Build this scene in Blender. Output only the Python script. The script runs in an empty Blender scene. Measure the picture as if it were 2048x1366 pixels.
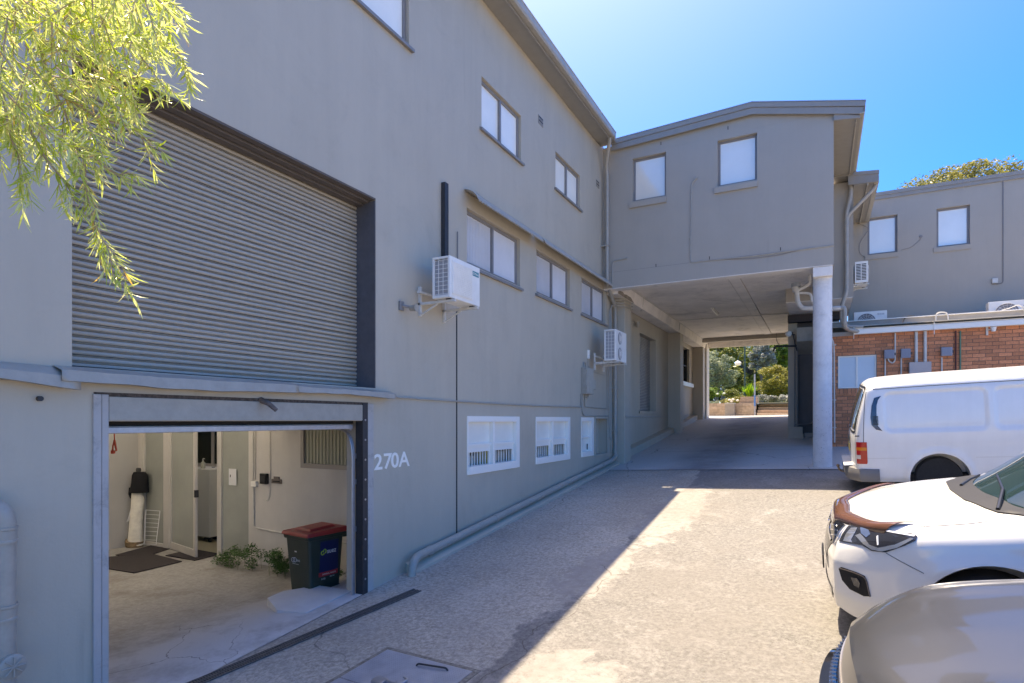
import bpy, bmesh, math, random
import numpy as np
from mathutils import Vector, Matrix
from mathutils.bvhtree import BVHTree
from mathutils.geometry import delaunay_2d_cdt

random.seed(7)
rng = np.random.RandomState(5)
S = bpy.context.scene
C = S.collection
PI = math.pi

# ------------------------------------------------------------------ camera
FPX, HOR, CX = 1170.0, 840.0, 1024.0
TH = math.atan(616 / FPX)
cam_d = bpy.data.cameras.new('camera')
cam = bpy.data.objects.new('camera', cam_d)
C.objects.link(cam)
cam.location = (0, 0, 0)
cam.rotation_euler = (math.radians(90), 0, TH)
cam_d.sensor_width = 36
cam_d.lens = FPX / 2048 * 36
cam_d.shift_y = 157 / 2048
cam_d.clip_start = 0.05
cam_d.clip_end = 2000
S.camera = cam

# ------------------------------------------------------------------ light
SUN_DIR = Vector((-0.235, 0.255, 1.0)).normalized()      # towards the sun
elev = math.asin(SUN_DIR.z)
w = bpy.data.worlds.new('World')
S.world = w
w.use_nodes = True
nt = w.node_tree
bg = nt.nodes['Background']
sky = nt.nodes.new('ShaderNodeTexSky')
sky.sky_type = 'NISHITA'
sky.sun_disc = False
sky.sun_elevation = elev
sky.sun_rotation = math.atan2(SUN_DIR.x, SUN_DIR.y)
sky.altitude = 50
sky.air_density = 0.5
sky.dust_density = 1.5
sky.ozone_density = 8.0
hs_ = nt.nodes.new('ShaderNodeHueSaturation')
hs_.inputs['Saturation'].default_value = 1.40
hs_.inputs['Hue'].default_value = 0.51
nt.links.new(sky.outputs[0], hs_.inputs['Color'])
nt.links.new(hs_.outputs[0], bg.inputs[0])
bg.inputs[1].default_value = 0.14
sun_d = bpy.data.lights.new('sun', 'SUN')
sun_d.energy = 2.0
sun_d.angle = math.radians(0.5)
sun_d.color = (0.985, 0.985, 1.0)
sun = bpy.data.objects.new('sun', sun_d)
C.objects.link(sun)
sun.rotation_euler = SUN_DIR.to_track_quat('Z', 'Y').to_euler()
sun.location = (-10, 10, 40)
S.view_settings.view_transform = 'Standard'
S.view_settings.look = 'None'
S.view_settings.exposure = 2.36
S.view_settings.use_white_balance = True
S.view_settings.white_balance_temperature = 10200
S.view_settings.white_balance_tint = 8
S.view_settings.gamma = 1.0
S.render.engine = 'CYCLES'
S.cycles.max_bounces = 10
S.cycles.diffuse_bounces = 6
S.cycles.glossy_bounces = 4
S.cycles.transparent_max_bounces = 12


# ------------------------------------------------------------------ photo measurements -> points
def ray(px, py):
    u = (px - CX) / FPX
    v = (HOR - py) / FPX
    s, c = math.sin(TH), math.cos(TH)
    return Vector((-s + u * c, c + u * s, v))


def atX(px, py, x):
    d = ray(px, py); return d * (x / d.x)


def atY(px, py, y):
    d = ray(px, py); return d * (y / d.y)


def atZ(px, py, z):
    d = ray(px, py); return d * (z / d.z)


def atT(px, py, t):
    return ray(px, py) * t


WX = -4.7            # face of the long left wall
BY = 13.71           # face of the overpass
GY = [-300, -60, -5, 0, 5.29, 13.5, 15.0, 21.3, 26.0, 28.5, 32, 60, 300]
GZ = [-2.9, -2.9, -2.88, -2.5, -2.02, -1.24, -1.10, -0.48, 0.02, 0.16, 0.2, 0.2, 0.2]
KX = 0.045


def gz(x, y):
    z = float(np.interp(y, GY, GZ))
    xx = min(max(x, -4.7), 14)
    f = 1.0 if y < 24 else max(0.0, 1 - (y - 24) / 8)
    e = KX * (min(xx, 0) + 4.7) + .022 * max(xx, 0)
    return z + e * f


def onG(px, py):
    d = ray(px, py)
    lo, hi = 0.5, 80.0
    for _ in range(60):
        m = (lo + hi) / 2
        p = d * m
        if p.z > gz(p.x, p.y):
            lo = m
        else:
            hi = m
    return d * lo


# ------------------------------------------------------------------ object helpers
def tag(o, label=None, cat=None, group=None, kind=None):
    if label: o['label'] = label
    if cat: o['category'] = cat
    if group: o['group'] = group
    if kind: o['kind'] = kind
    return o


def thing(name, label, cat, loc=(0, 0, 0), rz=0.0, group=None):
    o = bpy.data.objects.new(name, None)
    o.empty_display_size = 0.2
    C.objects.link(o)
    o.location = loc
    o.rotation_euler = (0, 0, rz)
    return tag(o, label, cat, group)


class MB:
    def __init__(s):
        s.v = []; s.f = []

    def add(s, vs, fs):
        n = len(s.v)
        s.v += [tuple(p) for p in vs]
        s.f += [tuple(i + n for i in f) for f in fs]
        return s

    def box(s, x0, x1, y0, y1, z0, z1):
        if x0 > x1: x0, x1 = x1, x0
        if y0 > y1: y0, y1 = y1, y0
        if z0 > z1: z0, z1 = z1, z0
        vs = [(x0, y0, z0), (x1, y0, z0), (x1, y1, z0), (x0, y1, z0), (x0, y0, z1), (x1, y0, z1), (x1, y1, z1), (x0, y1, z1)]
        return s.add(vs, [(0, 3, 2, 1), (4, 5, 6, 7), (0, 1, 5, 4), (1, 2, 6, 5), (2, 3, 7, 6), (3, 0, 4, 7)])

    def hexa(s, b, t):
        """bottom quad, top quad"""
        return s.add(list(b) + list(t), [(0, 3, 2, 1), (4, 5, 6, 7), (0, 1, 5, 4), (1, 2, 6, 5), (2, 3, 7, 6), (3, 0, 4, 7)])

    def prism(s, poly, ext):
        """polygon of 3D points pushed along ext"""
        n = len(poly); e = Vector(ext)
        vs = [Vector(p) for p in poly] + [Vector(p) + e for p in poly]
        fs = [tuple(range(n - 1, -1, -1)), tuple(range(n, 2 * n))]
        fs += [(i, (i + 1) % n, n + (i + 1) % n, n + i) for i in range(n)]
        return s.add(vs, fs)

    def tube(s, pts, r, n=8, caps=True):
        pts = [Vector(p) for p in pts]
        rs = r if isinstance(r, (list, tuple)) else [r] * len(pts)
        vs = []; fs = []
        prev = None
        for i, p in enumerate(pts):
            if i == 0: t = pts[1] - p
            elif i == len(pts) - 1: t = p - pts[i - 1]
            else: t = (pts[i + 1] - p).normalized() + (p - pts[i - 1]).normalized()
            t.normalize()
            if prev is None:
                a = t.cross(Vector((0, 0, 1)))
                if a.length < .1: a = t.cross(Vector((1, 0, 0)))
            else:
                a = prev - t * prev.dot(t)
            a.normalize(); prev = a
            b = t.cross(a)
            for k in range(n):
                an = 2 * PI * k / n
                vs.append(p + (a * math.cos(an) + b * math.sin(an)) * rs[i])
        for i in range(len(pts) - 1):
            for k in range(n):
                fs.append((i * n + k, i * n + (k + 1) % n, (i + 1) * n + (k + 1) % n, (i + 1) * n + k))
        if caps:
            fs.append(tuple(range(n - 1, -1, -1)))
            fs.append(tuple((len(pts) - 1) * n + k for k in range(n)))
        return s.add(vs, fs)

    def lathe(s, prof, c, n=16, axis='z', sx=1, sy=1):
        """prof: list of (r, h)"""
        vs = []; fs = []
        for r_, h in prof:
            for k in range(n):
                a = 2 * PI * k / n
                p = (r_ * math.cos(a) * sx, r_ * math.sin(a) * sy, h)
                if axis == 'x': p = (p[2], p[0], p[1])
                if axis == 'y': p = (p[0], p[2], p[1])
                vs.append((c[0] + p[0], c[1] + p[1], c[2] + p[2]))
        m = len(prof)
        for i in range(m - 1):
            for k in range(n):
                fs.append((i * n + k, i * n + (k + 1) % n, (i + 1) * n + (k + 1) % n, (i + 1) * n + k))
        fs.append(tuple(range(n - 1, -1, -1)))
        fs.append(tuple((m - 1) * n + k for k in range(n)))
        return s.add(vs, fs)

    def grid(s, us, vs_, fn, skip=None):
        n0 = len(us); n1 = len(vs_)
        V = [fn(u, v) for u in us for v in vs_]
        F = []
        for i in range(n0 - 1):
            for j in range(n1 - 1):
                if skip and skip((us[i] + us[i + 1]) / 2, (vs_[j] + vs_[j + 1]) / 2): continue
                F.append((i * n1 + j, (i + 1) * n1 + j, (i + 1) * n1 + j + 1, i * n1 + j + 1))
        return s.add(V, F)

    def mesh(s, name):
        me = bpy.data.meshes.new(name)
        me.from_pydata(s.v, [], s.f)
        me.validate()
        return me

    def build(s, name, mat, parent=None, smooth=False, bevel=0, kind=None, label=None, fix=True, ang=35):
        me = s.mesh(name)
        if fix:
            bm = bmesh.new(); bm.from_mesh(me)
            if smooth: bmesh.ops.remove_doubles(bm, verts=bm.verts, dist=1e-5)
            bmesh.ops.recalc_face_normals(bm, faces=bm.faces)
            bm.to_mesh(me); bm.free()
        if mat: me.materials.append(mat)
        if smooth:
            me.shade_smooth()
            me.set_sharp_from_angle(angle=math.radians(ang))
        o = bpy.data.objects.new(name, me)
        C.objects.link(o)
        if parent: o.parent = parent
        if bevel:
            b = o.modifiers.new('bevel', 'BEVEL')
            b.width = bevel; b.segments = 2; b.limit_method = 'ANGLE'
        if kind: o['kind'] = kind
        if label: o['label'] = label
        return o


def bend(pts, r=0.05, n=5):
    """round the corners of a polyline"""
    pts = [Vector(p) for p in pts]
    out = [pts[0]]
    for i in range(1, len(pts) - 1):
        a, b, c = pts[i - 1], pts[i], pts[i + 1]
        d0 = min(r, (a - b).length * .45); d1 = min(r, (c - b).length * .45)
        p = b + (a - b).normalized() * d0; q = b + (c - b).normalized() * d1
        for k in range(n + 1):
            t = k / n
            out.append(p * (1 - t) ** 2 + b * 2 * t * (1 - t) + q * t * t)
    out.append(pts[-1])
    return out


def pipe(name, pts, r, mat, parent, br=0.06, n=8, **k):
    return MB().tube(bend(pts, br), r, n).build(name, mat, parent, smooth=True, ang=50, **k)


def wall_grid(face, depth, us, vs, holes, axis):
    """a wall slab with real openings. axis 'x': face at X=face going to X=face+depth, u=Y, v=Z. axis 'y': u=X"""
    U = sorted(set([us[0], us[1]] + [h[0] for h in holes] + [h[1] for h in holes]))
    V = sorted(set([vs[0], vs[1]] + [h[2] for h in holes] + [h[3] for h in holes]))
    U = [u for u in U if us[0] <= u <= us[1]]; V = [v for v in V if vs[0] <= v <= vs[1]]

    def inh(u, v): return any(h[0] < u < h[1] and h[2] < v < h[3] for h in holes)
    P = (lambda u, v, d: (face + d, u, v)) if axis == 'x' else (lambda u, v, d: (u, face + d, v))
    m = MB()
    m.grid(U, V, lambda u, v: P(u, v, 0), inh)
    m.grid(U, V, lambda u, v: P(u, v, depth), inh)
    nu, nv = len(U), len(V)
    for i in range(nu):
        for j in range(nv - 1):
            vm = (V[j] + V[j + 1]) / 2
            a = i > 0 and not inh((U[i - 1] + U[i]) / 2, vm)
            b = i < nu - 1 and not inh((U[i] + U[i + 1]) / 2, vm)
            if a != b:
                m.add([P(U[i], V[j], 0), P(U[i], V[j + 1], 0), P(U[i], V[j + 1], depth), P(U[i], V[j], depth)], [(0, 1, 2, 3)])
    for j in range(nv):
        for i in range(nu - 1):
            um = (U[i] + U[i + 1]) / 2
            a = j > 0 and not inh(um, (V[j - 1] + V[j]) / 2)
            b = j < nv - 1 and not inh(um, (V[j] + V[j + 1]) / 2)
            if a != b:
                m.add([P(U[i], V[j], 0), P(U[i + 1], V[j], 0), P(U[i + 1], V[j], depth), P(U[i], V[j], depth)], [(0, 1, 2, 3)])
    # weld
    key = {}; nv_ = []; rm = []
    for p in m.v:
        k = (round(p[0], 5), round(p[1], 5), round(p[2], 5))
        if k not in key: key[k] = len(nv_); nv_.append(p)
        rm.append(key[k])
    m.v = nv_; m.f = [tuple(rm[i] for i in f) for f in m.f]
    return m


def text_obj(txt, size, mat, parent, M, name='lettering', extrude=0.001, sx=1.0, weight=0.0, align='LEFT'):
    cu = bpy.data.curves.new(name, 'FONT')
    cu.body = txt; cu.size = size; cu.extrude = extrude; cu.offset = weight; cu.align_x = align
    cu.resolution_u = 3
    t = bpy.data.objects.new('t', cu)
    C.objects.link(t)
    bpy.context.view_layer.update()
    me = bpy.data.meshes.new_from_object(t.evaluated_get(bpy.context.evaluated_depsgraph_get()))
    bpy.data.objects.remove(t)
    me.transform(M @ Matrix.Diagonal((sx, 1, 1, 1)))
    me.materials.clear(); me.materials.append(mat)
    o = bpy.data.objects.new(name, me)
    C.objects.link(o)
    if parent: o.parent = parent
    return o


def basis(o, ex, ey):
    ex = Vector(ex).normalized(); ey = Vector(ey).normalized(); ez = ex.cross(ey)
    M = Matrix((ex, ey, ez)).transposed().to_4x4(); M.translation = Vector(o)
    return M


# ------------------------------------------------------------------ materials
MATS = {}


def mat(name, col=(.5, .5, .5), rough=.6, metal=0.0, spec=.5, var=0.0, vscale=3.0, bump=0.0, bscale=40.0,
        coat=0.0, emit=None, estr=1.0, stain=0.0, alpha=None, trans=0.0, isl=0.0, dirt=0.0, dscale=1.0, streak=0.0):
    if name in MATS: return MATS[name]
    m = bpy.data.materials.new(name); m.use_nodes = True
    N = m.node_tree.nodes; L = m.node_tree.links
    b = N['Principled BSDF']
    b.inputs['Base Color'].default_value = (*col, 1)
    b.inputs['Roughness'].default_value = rough
    b.inputs['Metallic'].default_value = metal
    b.inputs['Specular IOR Level'].default_value = spec
    b.inputs['Coat Weight'].default_value = coat
    b.inputs['Coat Roughness'].default_value = 0.04
    if trans: b.inputs['Transmission Weight'].default_value = trans
    if alpha is not None: b.inputs['Alpha'].default_value = alpha
    if emit:
        b.inputs['Emission Color'].default_value = (*emit, 1); b.inputs['Emission Strength'].default_value = estr
    tc = N.new('ShaderNodeTexCoord')
    geo = N.new('ShaderNodeNewGeometry')
    pos = geo.outputs['Position']
    cur = None

    def mixmul(cur, fac_sock, lo, hi):
        mr = N.new('ShaderNodeMapRange'); L.new(fac_sock, mr.inputs[0])
        mr.inputs['From Min'].default_value = .3; mr.inputs['From Max'].default_value = .7
        mr.inputs['To Min'].default_value = lo; mr.inputs['To Max'].default_value = hi
        mx = N.new('ShaderNodeVectorMath'); mx.operation = 'SCALE'
        if cur is None: mx.inputs[0].default_value = col
        else: L.new(cur, mx.inputs[0])
        L.new(mr.outputs[0], mx.inputs['Scale'])
        return mx.outputs[0]
    if var:
        n = N.new('ShaderNodeTexNoise'); n.inputs['Scale'].default_value = vscale; n.inputs['Detail'].default_value = 6
        n.inputs['Roughness'].default_value = .65
        L.new(pos, n.inputs['Vector'])
        cur = mixmul(cur, n.outputs['Fac'], 1 - var, 1 + var)
    if stain:
        mp = N.new('ShaderNodeMapping'); mp.inputs['Scale'].default_value = (1.3, 1.3, .16)
        L.new(pos, mp.inputs[0])
        n = N.new('ShaderNodeTexNoise'); n.inputs['Scale'].default_value = 2.2; n.inputs['Detail'].default_value = 8
        n.inputs['Roughness'].default_value = .7
        L.new(mp.outputs[0], n.inputs['Vector'])
        cur = mixmul(cur, n.outputs['Fac'], 1 - stain, 1 + stain * .8)
    if dirt:
        n = N.new('ShaderNodeTexNoise'); n.inputs['Scale'].default_value = dscale; n.inputs['Detail'].default_value = 10
        n.inputs['Roughness'].default_value = .75; n.inputs['Distortion'].default_value = .6
        L.new(pos, n.inputs['Vector'])
        mr = N.new('ShaderNodeMapRange'); L.new(n.outputs['Fac'], mr.inputs[0])
        mr.inputs['From Min'].default_value = .52; mr.inputs['From Max'].default_value = .68
        mr.inputs['To Min'].default_value = 1; mr.inputs['To Max'].default_value = 1 - dirt
        mx = N.new('ShaderNodeVectorMath'); mx.operation = 'SCALE'
        if cur is None: mx.inputs[0].default_value = col
        else: L.new(cur, mx.inputs[0])
        L.new(mr.outputs[0], mx.inputs['Scale']); cur = mx.outputs[0]
    if streak:
        mp = N.new('ShaderNodeMapping'); mp.inputs['Scale'].default_value = (5.0, 5.0, .22)
        L.new(pos, mp.inputs[0])
        n = N.new('ShaderNodeTexNoise'); n.inputs['Scale'].default_value = 1.6; n.inputs['Detail'].default_value = 7
        n.inputs['Roughness'].default_value = .6; L.new(mp.outputs[0], n.inputs['Vector'])
        n2 = N.new('ShaderNodeTexNoise'); n2.inputs['Scale'].default_value = .5; n2.inputs['Detail'].default_value = 3; L.new(pos, n2.inputs['Vector'])
        m1 = N.new('ShaderNodeMapRange'); L.new(n.outputs['Fac'], m1.inputs[0]); m1.inputs['From Min'].default_value = .58; m1.inputs['From Max'].default_value = .72
        m2 = N.new('ShaderNodeMapRange'); L.new(n2.outputs['Fac'], m2.inputs[0]); m2.inputs['From Min'].default_value = .5; m2.inputs['From Max'].default_value = .62
        mm = N.new('ShaderNodeMath'); mm.operation = 'MULTIPLY'; L.new(m1.outputs[0], mm.inputs[0]); L.new(m2.outputs[0], mm.inputs[1])
        m3 = N.new('ShaderNodeMath'); m3.operation = 'MULTIPLY_ADD'; L.new(mm.outputs[0], m3.inputs[0]); m3.inputs[1].default_value = -streak; m3.inputs[2].default_value = 1
        mx = N.new('ShaderNodeVectorMath'); mx.operation = 'SCALE'
        if cur is None: mx.inputs[0].default_value = col
        else: L.new(cur, mx.inputs[0])
        L.new(m3.outputs[0], mx.inputs['Scale']); cur = mx.outputs[0]
    if isl:
        oi = N.new('ShaderNodeObjectInfo')
        ad = N.new('ShaderNodeMath'); ad.operation = 'ADD'
        L.new(geo.outputs['Random Per Island'], ad.inputs[0]); L.new(oi.outputs['Random'], ad.inputs[1])
        fr = N.new('ShaderNodeMath'); fr.operation = 'FRACT'; L.new(ad.outputs[0], fr.inputs[0])
        mr = N.new('ShaderNodeMapRange'); L.new(fr.outputs[0], mr.inputs[0])
        mr.inputs['To Min'].default_value = 1 - isl; mr.inputs['To Max'].default_value = 1 + isl
        mx = N.new('ShaderNodeVectorMath'); mx.operation = 'SCALE'
        if cur is None: mx.inputs[0].default_value = col
        else: L.new(cur, mx.inputs[0])
        L.new(mr.outputs[0], mx.inputs['Scale']); cur = mx.outputs[0]
    if cur is not None: L.new(cur, b.inputs['Base Color'])
    if bump:
        n = N.new('ShaderNodeTexNoise'); n.inputs['Scale'].default_value = bscale; n.inputs['Detail'].default_value = 5
        L.new(pos, n.inputs['Vector'])
        n2 = N.new('ShaderNodeTexNoise'); n2.inputs['Scale'].default_value = bscale / 18; n2.inputs['Detail'].default_value = 3
        L.new(pos, n2.inputs['Vector'])
        ad = N.new('ShaderNodeMath'); ad.operation = 'MULTIPLY_ADD'; ad.inputs[1].default_value = 3.0
        L.new(n2.outputs['Fac'], ad.inputs[0]); L.new(n.outputs['Fac'], ad.inputs[2])
        bp = N.new('ShaderNodeBump'); bp.inputs['Strength'].default_value = min(1, bump * 60); bp.inputs['Distance'].default_value = bump
        L.new(ad.outputs[0], bp.inputs['Height']); L.new(bp.outputs[0], b.inputs['Normal'])
    MATS[name] = m
    return m


M_WALL = mat("painted_render", (.51, .445, .35), .62, streak=.12, var=.04, vscale=.7, stain=.05, dirt=.07, dscale=1.1, bump=.005, bscale=55)
M_WALL2 = mat("painted_render_upper", (.41, .365, .305), .62, streak=.08, var=.03, vscale=1.6, stain=.03, bump=.003, bscale=70)
M_TRIM = mat('grey_trim', (.30, .275, .24), .45, var=.06, vscale=6)
M_FRAME = mat('grey_frame', (.24, .225, .215), .45, var=.08, vscale=8)
M_METALP = mat('painted_metal', (.39, .355, .30), .38, var=.1, vscale=9)
M_SLAT = mat('slat_paint', (.43, .375, .30), .42, var=.06, vscale=9, isl=.05, dirt=.12, dscale=9)
M_DARK = mat('dark_gap', (.012, .011, .011), .8)
M_DKSTEEL = mat('dark_steel', (.03, .03, .033), .5, var=.2, vscale=20)
M_WHITE = mat('white_frame', (.92, .88, .80), .35)
M_WHITEAC = mat('white_casing', (.88, .85, .79), .35, var=.05, vscale=7, stain=.05)
M_OFFW = mat('aged_white', (.66, .63, .57), .5, var=.14, vscale=12)
M_SOFFIT = mat('raw_soffit', (.86, .80, .73), .75, var=.12, vscale=1.5, dirt=.28, dscale=.9, bump=.002)
M_COLUMN = mat('column_concrete', (.74, .72, .70), .7, var=.08, vscale=6, dirt=.18, dscale=3, bump=.002)
M_BRICK = mat('brick', (.66, .25, .12), .8, var=.18, vscale=25, isl=.22, bump=.002, bscale=120)
M_MORTAR = mat('mortar', (.20, .13, .10), .9, bump=.003)
M_PANE = mat('frosted_pane', (.93, .89, .79), .16, spec=.6, var=.05, vscale=1.5)
M_PANEB = mat('sky_pane', (.93, .88, .78), .07, metal=.15, spec=.8, var=.05, vscale=.9)
M_GREYP = mat('grey_plastic', (.30, .32, .38), .5)
M_INT = mat('interior_white', (.64, .60, .55), .7, var=.05, vscale=2, bump=.004, bscale=25, stain=.05)
M_INTB = mat('interior_board', (.52, .50, .47), .6, var=.03)
M_RUBBER = mat('rubber_mat', (.045, .035, .035), .9, var=.3, vscale=60, bump=.003, bscale=200)
M_STEEL = mat('galvanised', (.42, .42, .44), .35, metal=.7, var=.15, vscale=14)
M_CHROME = mat('chrome', (.75, .75, .78), .08, metal=1)
M_BLACKP = mat('black_plastic', (.012, .012, .014), .35)
M_BLACKG = mat('black_gloss', (.008, .008, .01), .08, spec=.7)
M_TYRE = mat('tyre', (.02, .02, .02), .85, var=.2, vscale=30)
M_VAN = mat('van_white', (.76, .76, .755), .3, coat=.5, stain=.05, var=.02)
M_SUV = mat('pearl_white', (.74, .725, .69), .25, coat=.9, var=.01)
M_GREYCAR = mat('grey_metallic', (.075, .077, .085), .34, metal=.55, coat=.55, var=.05, vscale=320)
M_GUARD = mat('bonnet_guard', (.13, .055, .032), .1, coat=.8, spec=.6)
M_GLASSD = mat('tinted_glass', (.012, .03, .03), .04, spec=.8)
M_LEAFDRY = None


def ground_mat(name, kind):
    m = bpy.data.materials.new(name); m.use_nodes = True
    N = m.node_tree.nodes; L = m.node_tree.links
    b = N['Principled BSDF']; b.inputs['Roughness'].default_value = .85; b.inputs['Specular IOR Level'].default_value = .3
    geo = N.new('ShaderNodeNewGeometry'); pos = geo.outputs['Position']

    def noise(sc, det=6, ro=.6, dist=0, vec=None):
        n = N.new('ShaderNodeTexNoise'); n.inputs['Scale'].default_value = sc; n.inputs['Detail'].default_value = det
        n.inputs['Roughness'].default_value = ro; n.inputs['Distortion'].default_value = dist
        L.new(vec or pos, n.inputs['Vector']); return n.outputs['Fac']

    def mr(s, a, b_, c=0, d=1, smooth=False):
        n = N.new('ShaderNodeMapRange'); L.new(s, n.inputs[0])
        n.inputs['From Min'].default_value = a; n.inputs['From Max'].default_value = b_
        n.inputs['To Min'].default_value = c; n.inputs['To Max'].default_value = d
        if smooth: n.interpolation_type = 'SMOOTHSTEP'
        return n.outputs[0]

    def mix(f, a, b_):
        n = N.new('ShaderNodeMix'); n.data_type = 'RGBA'
        if isinstance(f, float): n.inputs[0].default_value = f
        else: L.new(f, n.inputs[0])
        for i, s in ((6, a), (7, b_)):
            if isinstance(s, tuple): n.inputs[i].default_value = (*s, 1)
            else: L.new(s, n.inputs[i])
        return n.outputs[2]

    def mth(op, a, b_=None):
        n = N.new('ShaderNodeMath'); n.operation = op
        for i, s in ((0, a), (1, b_)):
            if s is None: continue
            if isinstance(s, (float, int)): n.inputs[i].default_value = s
            else: L.new(s, n.inputs[i])
        return n.outputs[0]
    sep = N.new('ShaderNodeSeparateXYZ'); L.new(pos, sep.inputs[0]); X, Y = sep.outputs[0], sep.outputs[1]
    pebble = mr(noise(24, 9, .82), .39, .61)
    grain = mr(noise(110, 4, .75), .35, .65)
    mid = mr(noise(2.2, 8, .72, .3), .35, .65)
    big = mr(noise(.55, 6, .6, .4), .38, .62)
    if kind == 'drive':
        agg = mix(pebble, (.055, .052, .047), (.325, .308, .285))
        agg = mix(mth('MULTIPLY', grain, .5), agg, (.28, .265, .245))
        agg = mix(mth('MULTIPLY', mid, .45), agg, (.25, .235, .218))
        conc = mix(pebble, (.23, .205, .17), (.64, .575, .48))
        conc = mix(mth('MULTIPLY', mid, .4), conc, (.46, .455, .43))
        # left strip of concrete beside the building, wavering edge
        wob = mth('MULTIPLY', mth('SUBTRACT', noise(.9, 5, .6), .5), 1.3)
        edge = mth('ADD', X, wob)
        left = mr(edge, -2.35, -2.30, 1, 0)
        lite = mr(noise(1.1, 10, .8, 1.0), .53, .62)
        agg = mix(mth('MULTIPLY', lite, .55), agg, mix(pebble, (.27, .255, .235), (.45, .43, .40)))
        col = mix(left, agg, conc)
        # pale cement skim patches
        skim = mix(mr(noise(9, 6, .6), .35, .65), (.34, .31, .275), (.40, .37, .34))
        skim = mix(mr(noise(40, 4, .7), .66, .74), skim, (.30, .24, .19))

        def blob(cx, cy, rx, ry, wb=.9):
            dx = mth('DIVIDE', mth('SUBTRACT', X, cx), rx); dy = mth('DIVIDE', mth('SUBTRACT', Y, cy), ry)
            r = mth('SQRT', mth('ADD', mth('MULTIPLY', dx, dx), mth('MULTIPLY', dy, dy)))
            r = mth('ADD', r, mth('MULTIPLY', mth('SUBTRACT', noise(2.6, 10, .8, .8), .5), wb * 2.6))
            return mr(r, .9, 1.08, 1, 0)
        k = blob(-1.75, 3.7, .55, .9)
        k = mth('MAXIMUM', k, blob(-2.35, 6.6, .34, .9, 1.3))
        k = mth('MAXIMUM', k, blob(-2.1, 9.6, .42, 2.0, 1.2))
        k = mth('MULTIPLY', k, mr(noise(11, 8, .8), .36, .52, .25, 1))
        col = mix(k, col, skim)
        col = mix(mth('MULTIPLY', big, .38), col, (.22, .195, .17))
    elif kind == 'tunnel':
        col = mix(pebble, (.46, .44, .40), (.58, .555, .51))
        col = mix(mth('MULTIPLY', mid, .4), col, (.52, .51, .50))
        # two tyre tracks
        t1 = mth('ABSOLUTE', mth('SUBTRACT', mth('ADD', X, mth('MULTIPLY', noise(.5, 4), 1.0)), -1.9))
        tr = mr(t1, .15, 1.15, .75, 0, True)
        tr = mth('MULTIPLY', tr, mr(noise(1.3, 6, .7), .3, .6, .5, 1))
        col = mix(tr, col, (.20, .185, .18))
    elif kind == 'garage':
        col = mix(mr(noise(20, 6, .7), .35, .65), (.36, .335, .305), (.48, .455, .42))
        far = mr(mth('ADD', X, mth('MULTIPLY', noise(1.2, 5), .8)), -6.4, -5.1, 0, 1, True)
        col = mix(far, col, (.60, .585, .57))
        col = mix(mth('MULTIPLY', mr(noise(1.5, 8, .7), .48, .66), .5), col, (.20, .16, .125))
    elif kind == 'road':
        col = mix(pebble, (.30, .29, .28), (.42, .41, .40))
    elif kind == 'lawn':
        col = mix(mid, (.10, .16, .035), (.22, .25, .07))
        col = mix(mth('MULTIPLY', grain, .4), col, (.17, .20, .06))
    elif kind == 'bed':
        col = mix(mid, (.33, .26, .19), (.40, .34, .25))
    if kind in ('drive', 'tunnel', 'garage'):
        # hairline cracks
        v = N.new('ShaderNodeTexVoronoi'); v.feature = 'DISTANCE_TO_EDGE'; v.inputs['Scale'].default_value = .33 if kind != 'garage' else .6
        cv = N.new('ShaderNodeVectorMath'); cv.operation = 'ADD'
        nn = N.new('ShaderNodeTexNoise'); nn.inputs['Scale'].default_value = 1.7; nn.inputs['Detail'].default_value = 7; L.new(pos, nn.inputs['Vector'])
        sc = N.new('ShaderNodeVectorMath'); sc.operation = 'SCALE'; sc.inputs['Scale'].default_value = .55
        L.new(nn.outputs['Color'], sc.inputs[0]); L.new(pos, cv.inputs[0]); L.new(sc.outputs[0], cv.inputs[1])
        L.new(cv.outputs[0], v.inputs['Vector'])
        cr = mr(v.outputs['Distance'], .0, .0035, 1, 0)
        cr = mth('MULTIPLY', cr, mr(noise(.8, 3), .47, .55))
        col = mix(mth('MULTIPLY', cr, .75), col, (.09, .075, .06))
        # small dark spots
        sp = mr(noise(7, 2, .5), .76, .79)
        col = mix(mth('MULTIPLY', sp, .5), col, (.14, .12, .1))
    L.new(col, b.inputs['Base Color'])
    bp = N.new('ShaderNodeBump'); bp.inputs['Strength'].default_value = .8; bp.inputs['Distance'].default_value = .004
    L.new(mth('ADD', pebble, mth('MULTIPLY', grain, .4)), bp.inputs['Height']); L.new(bp.outputs[0], b.inputs['Normal'])
    return m


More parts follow.
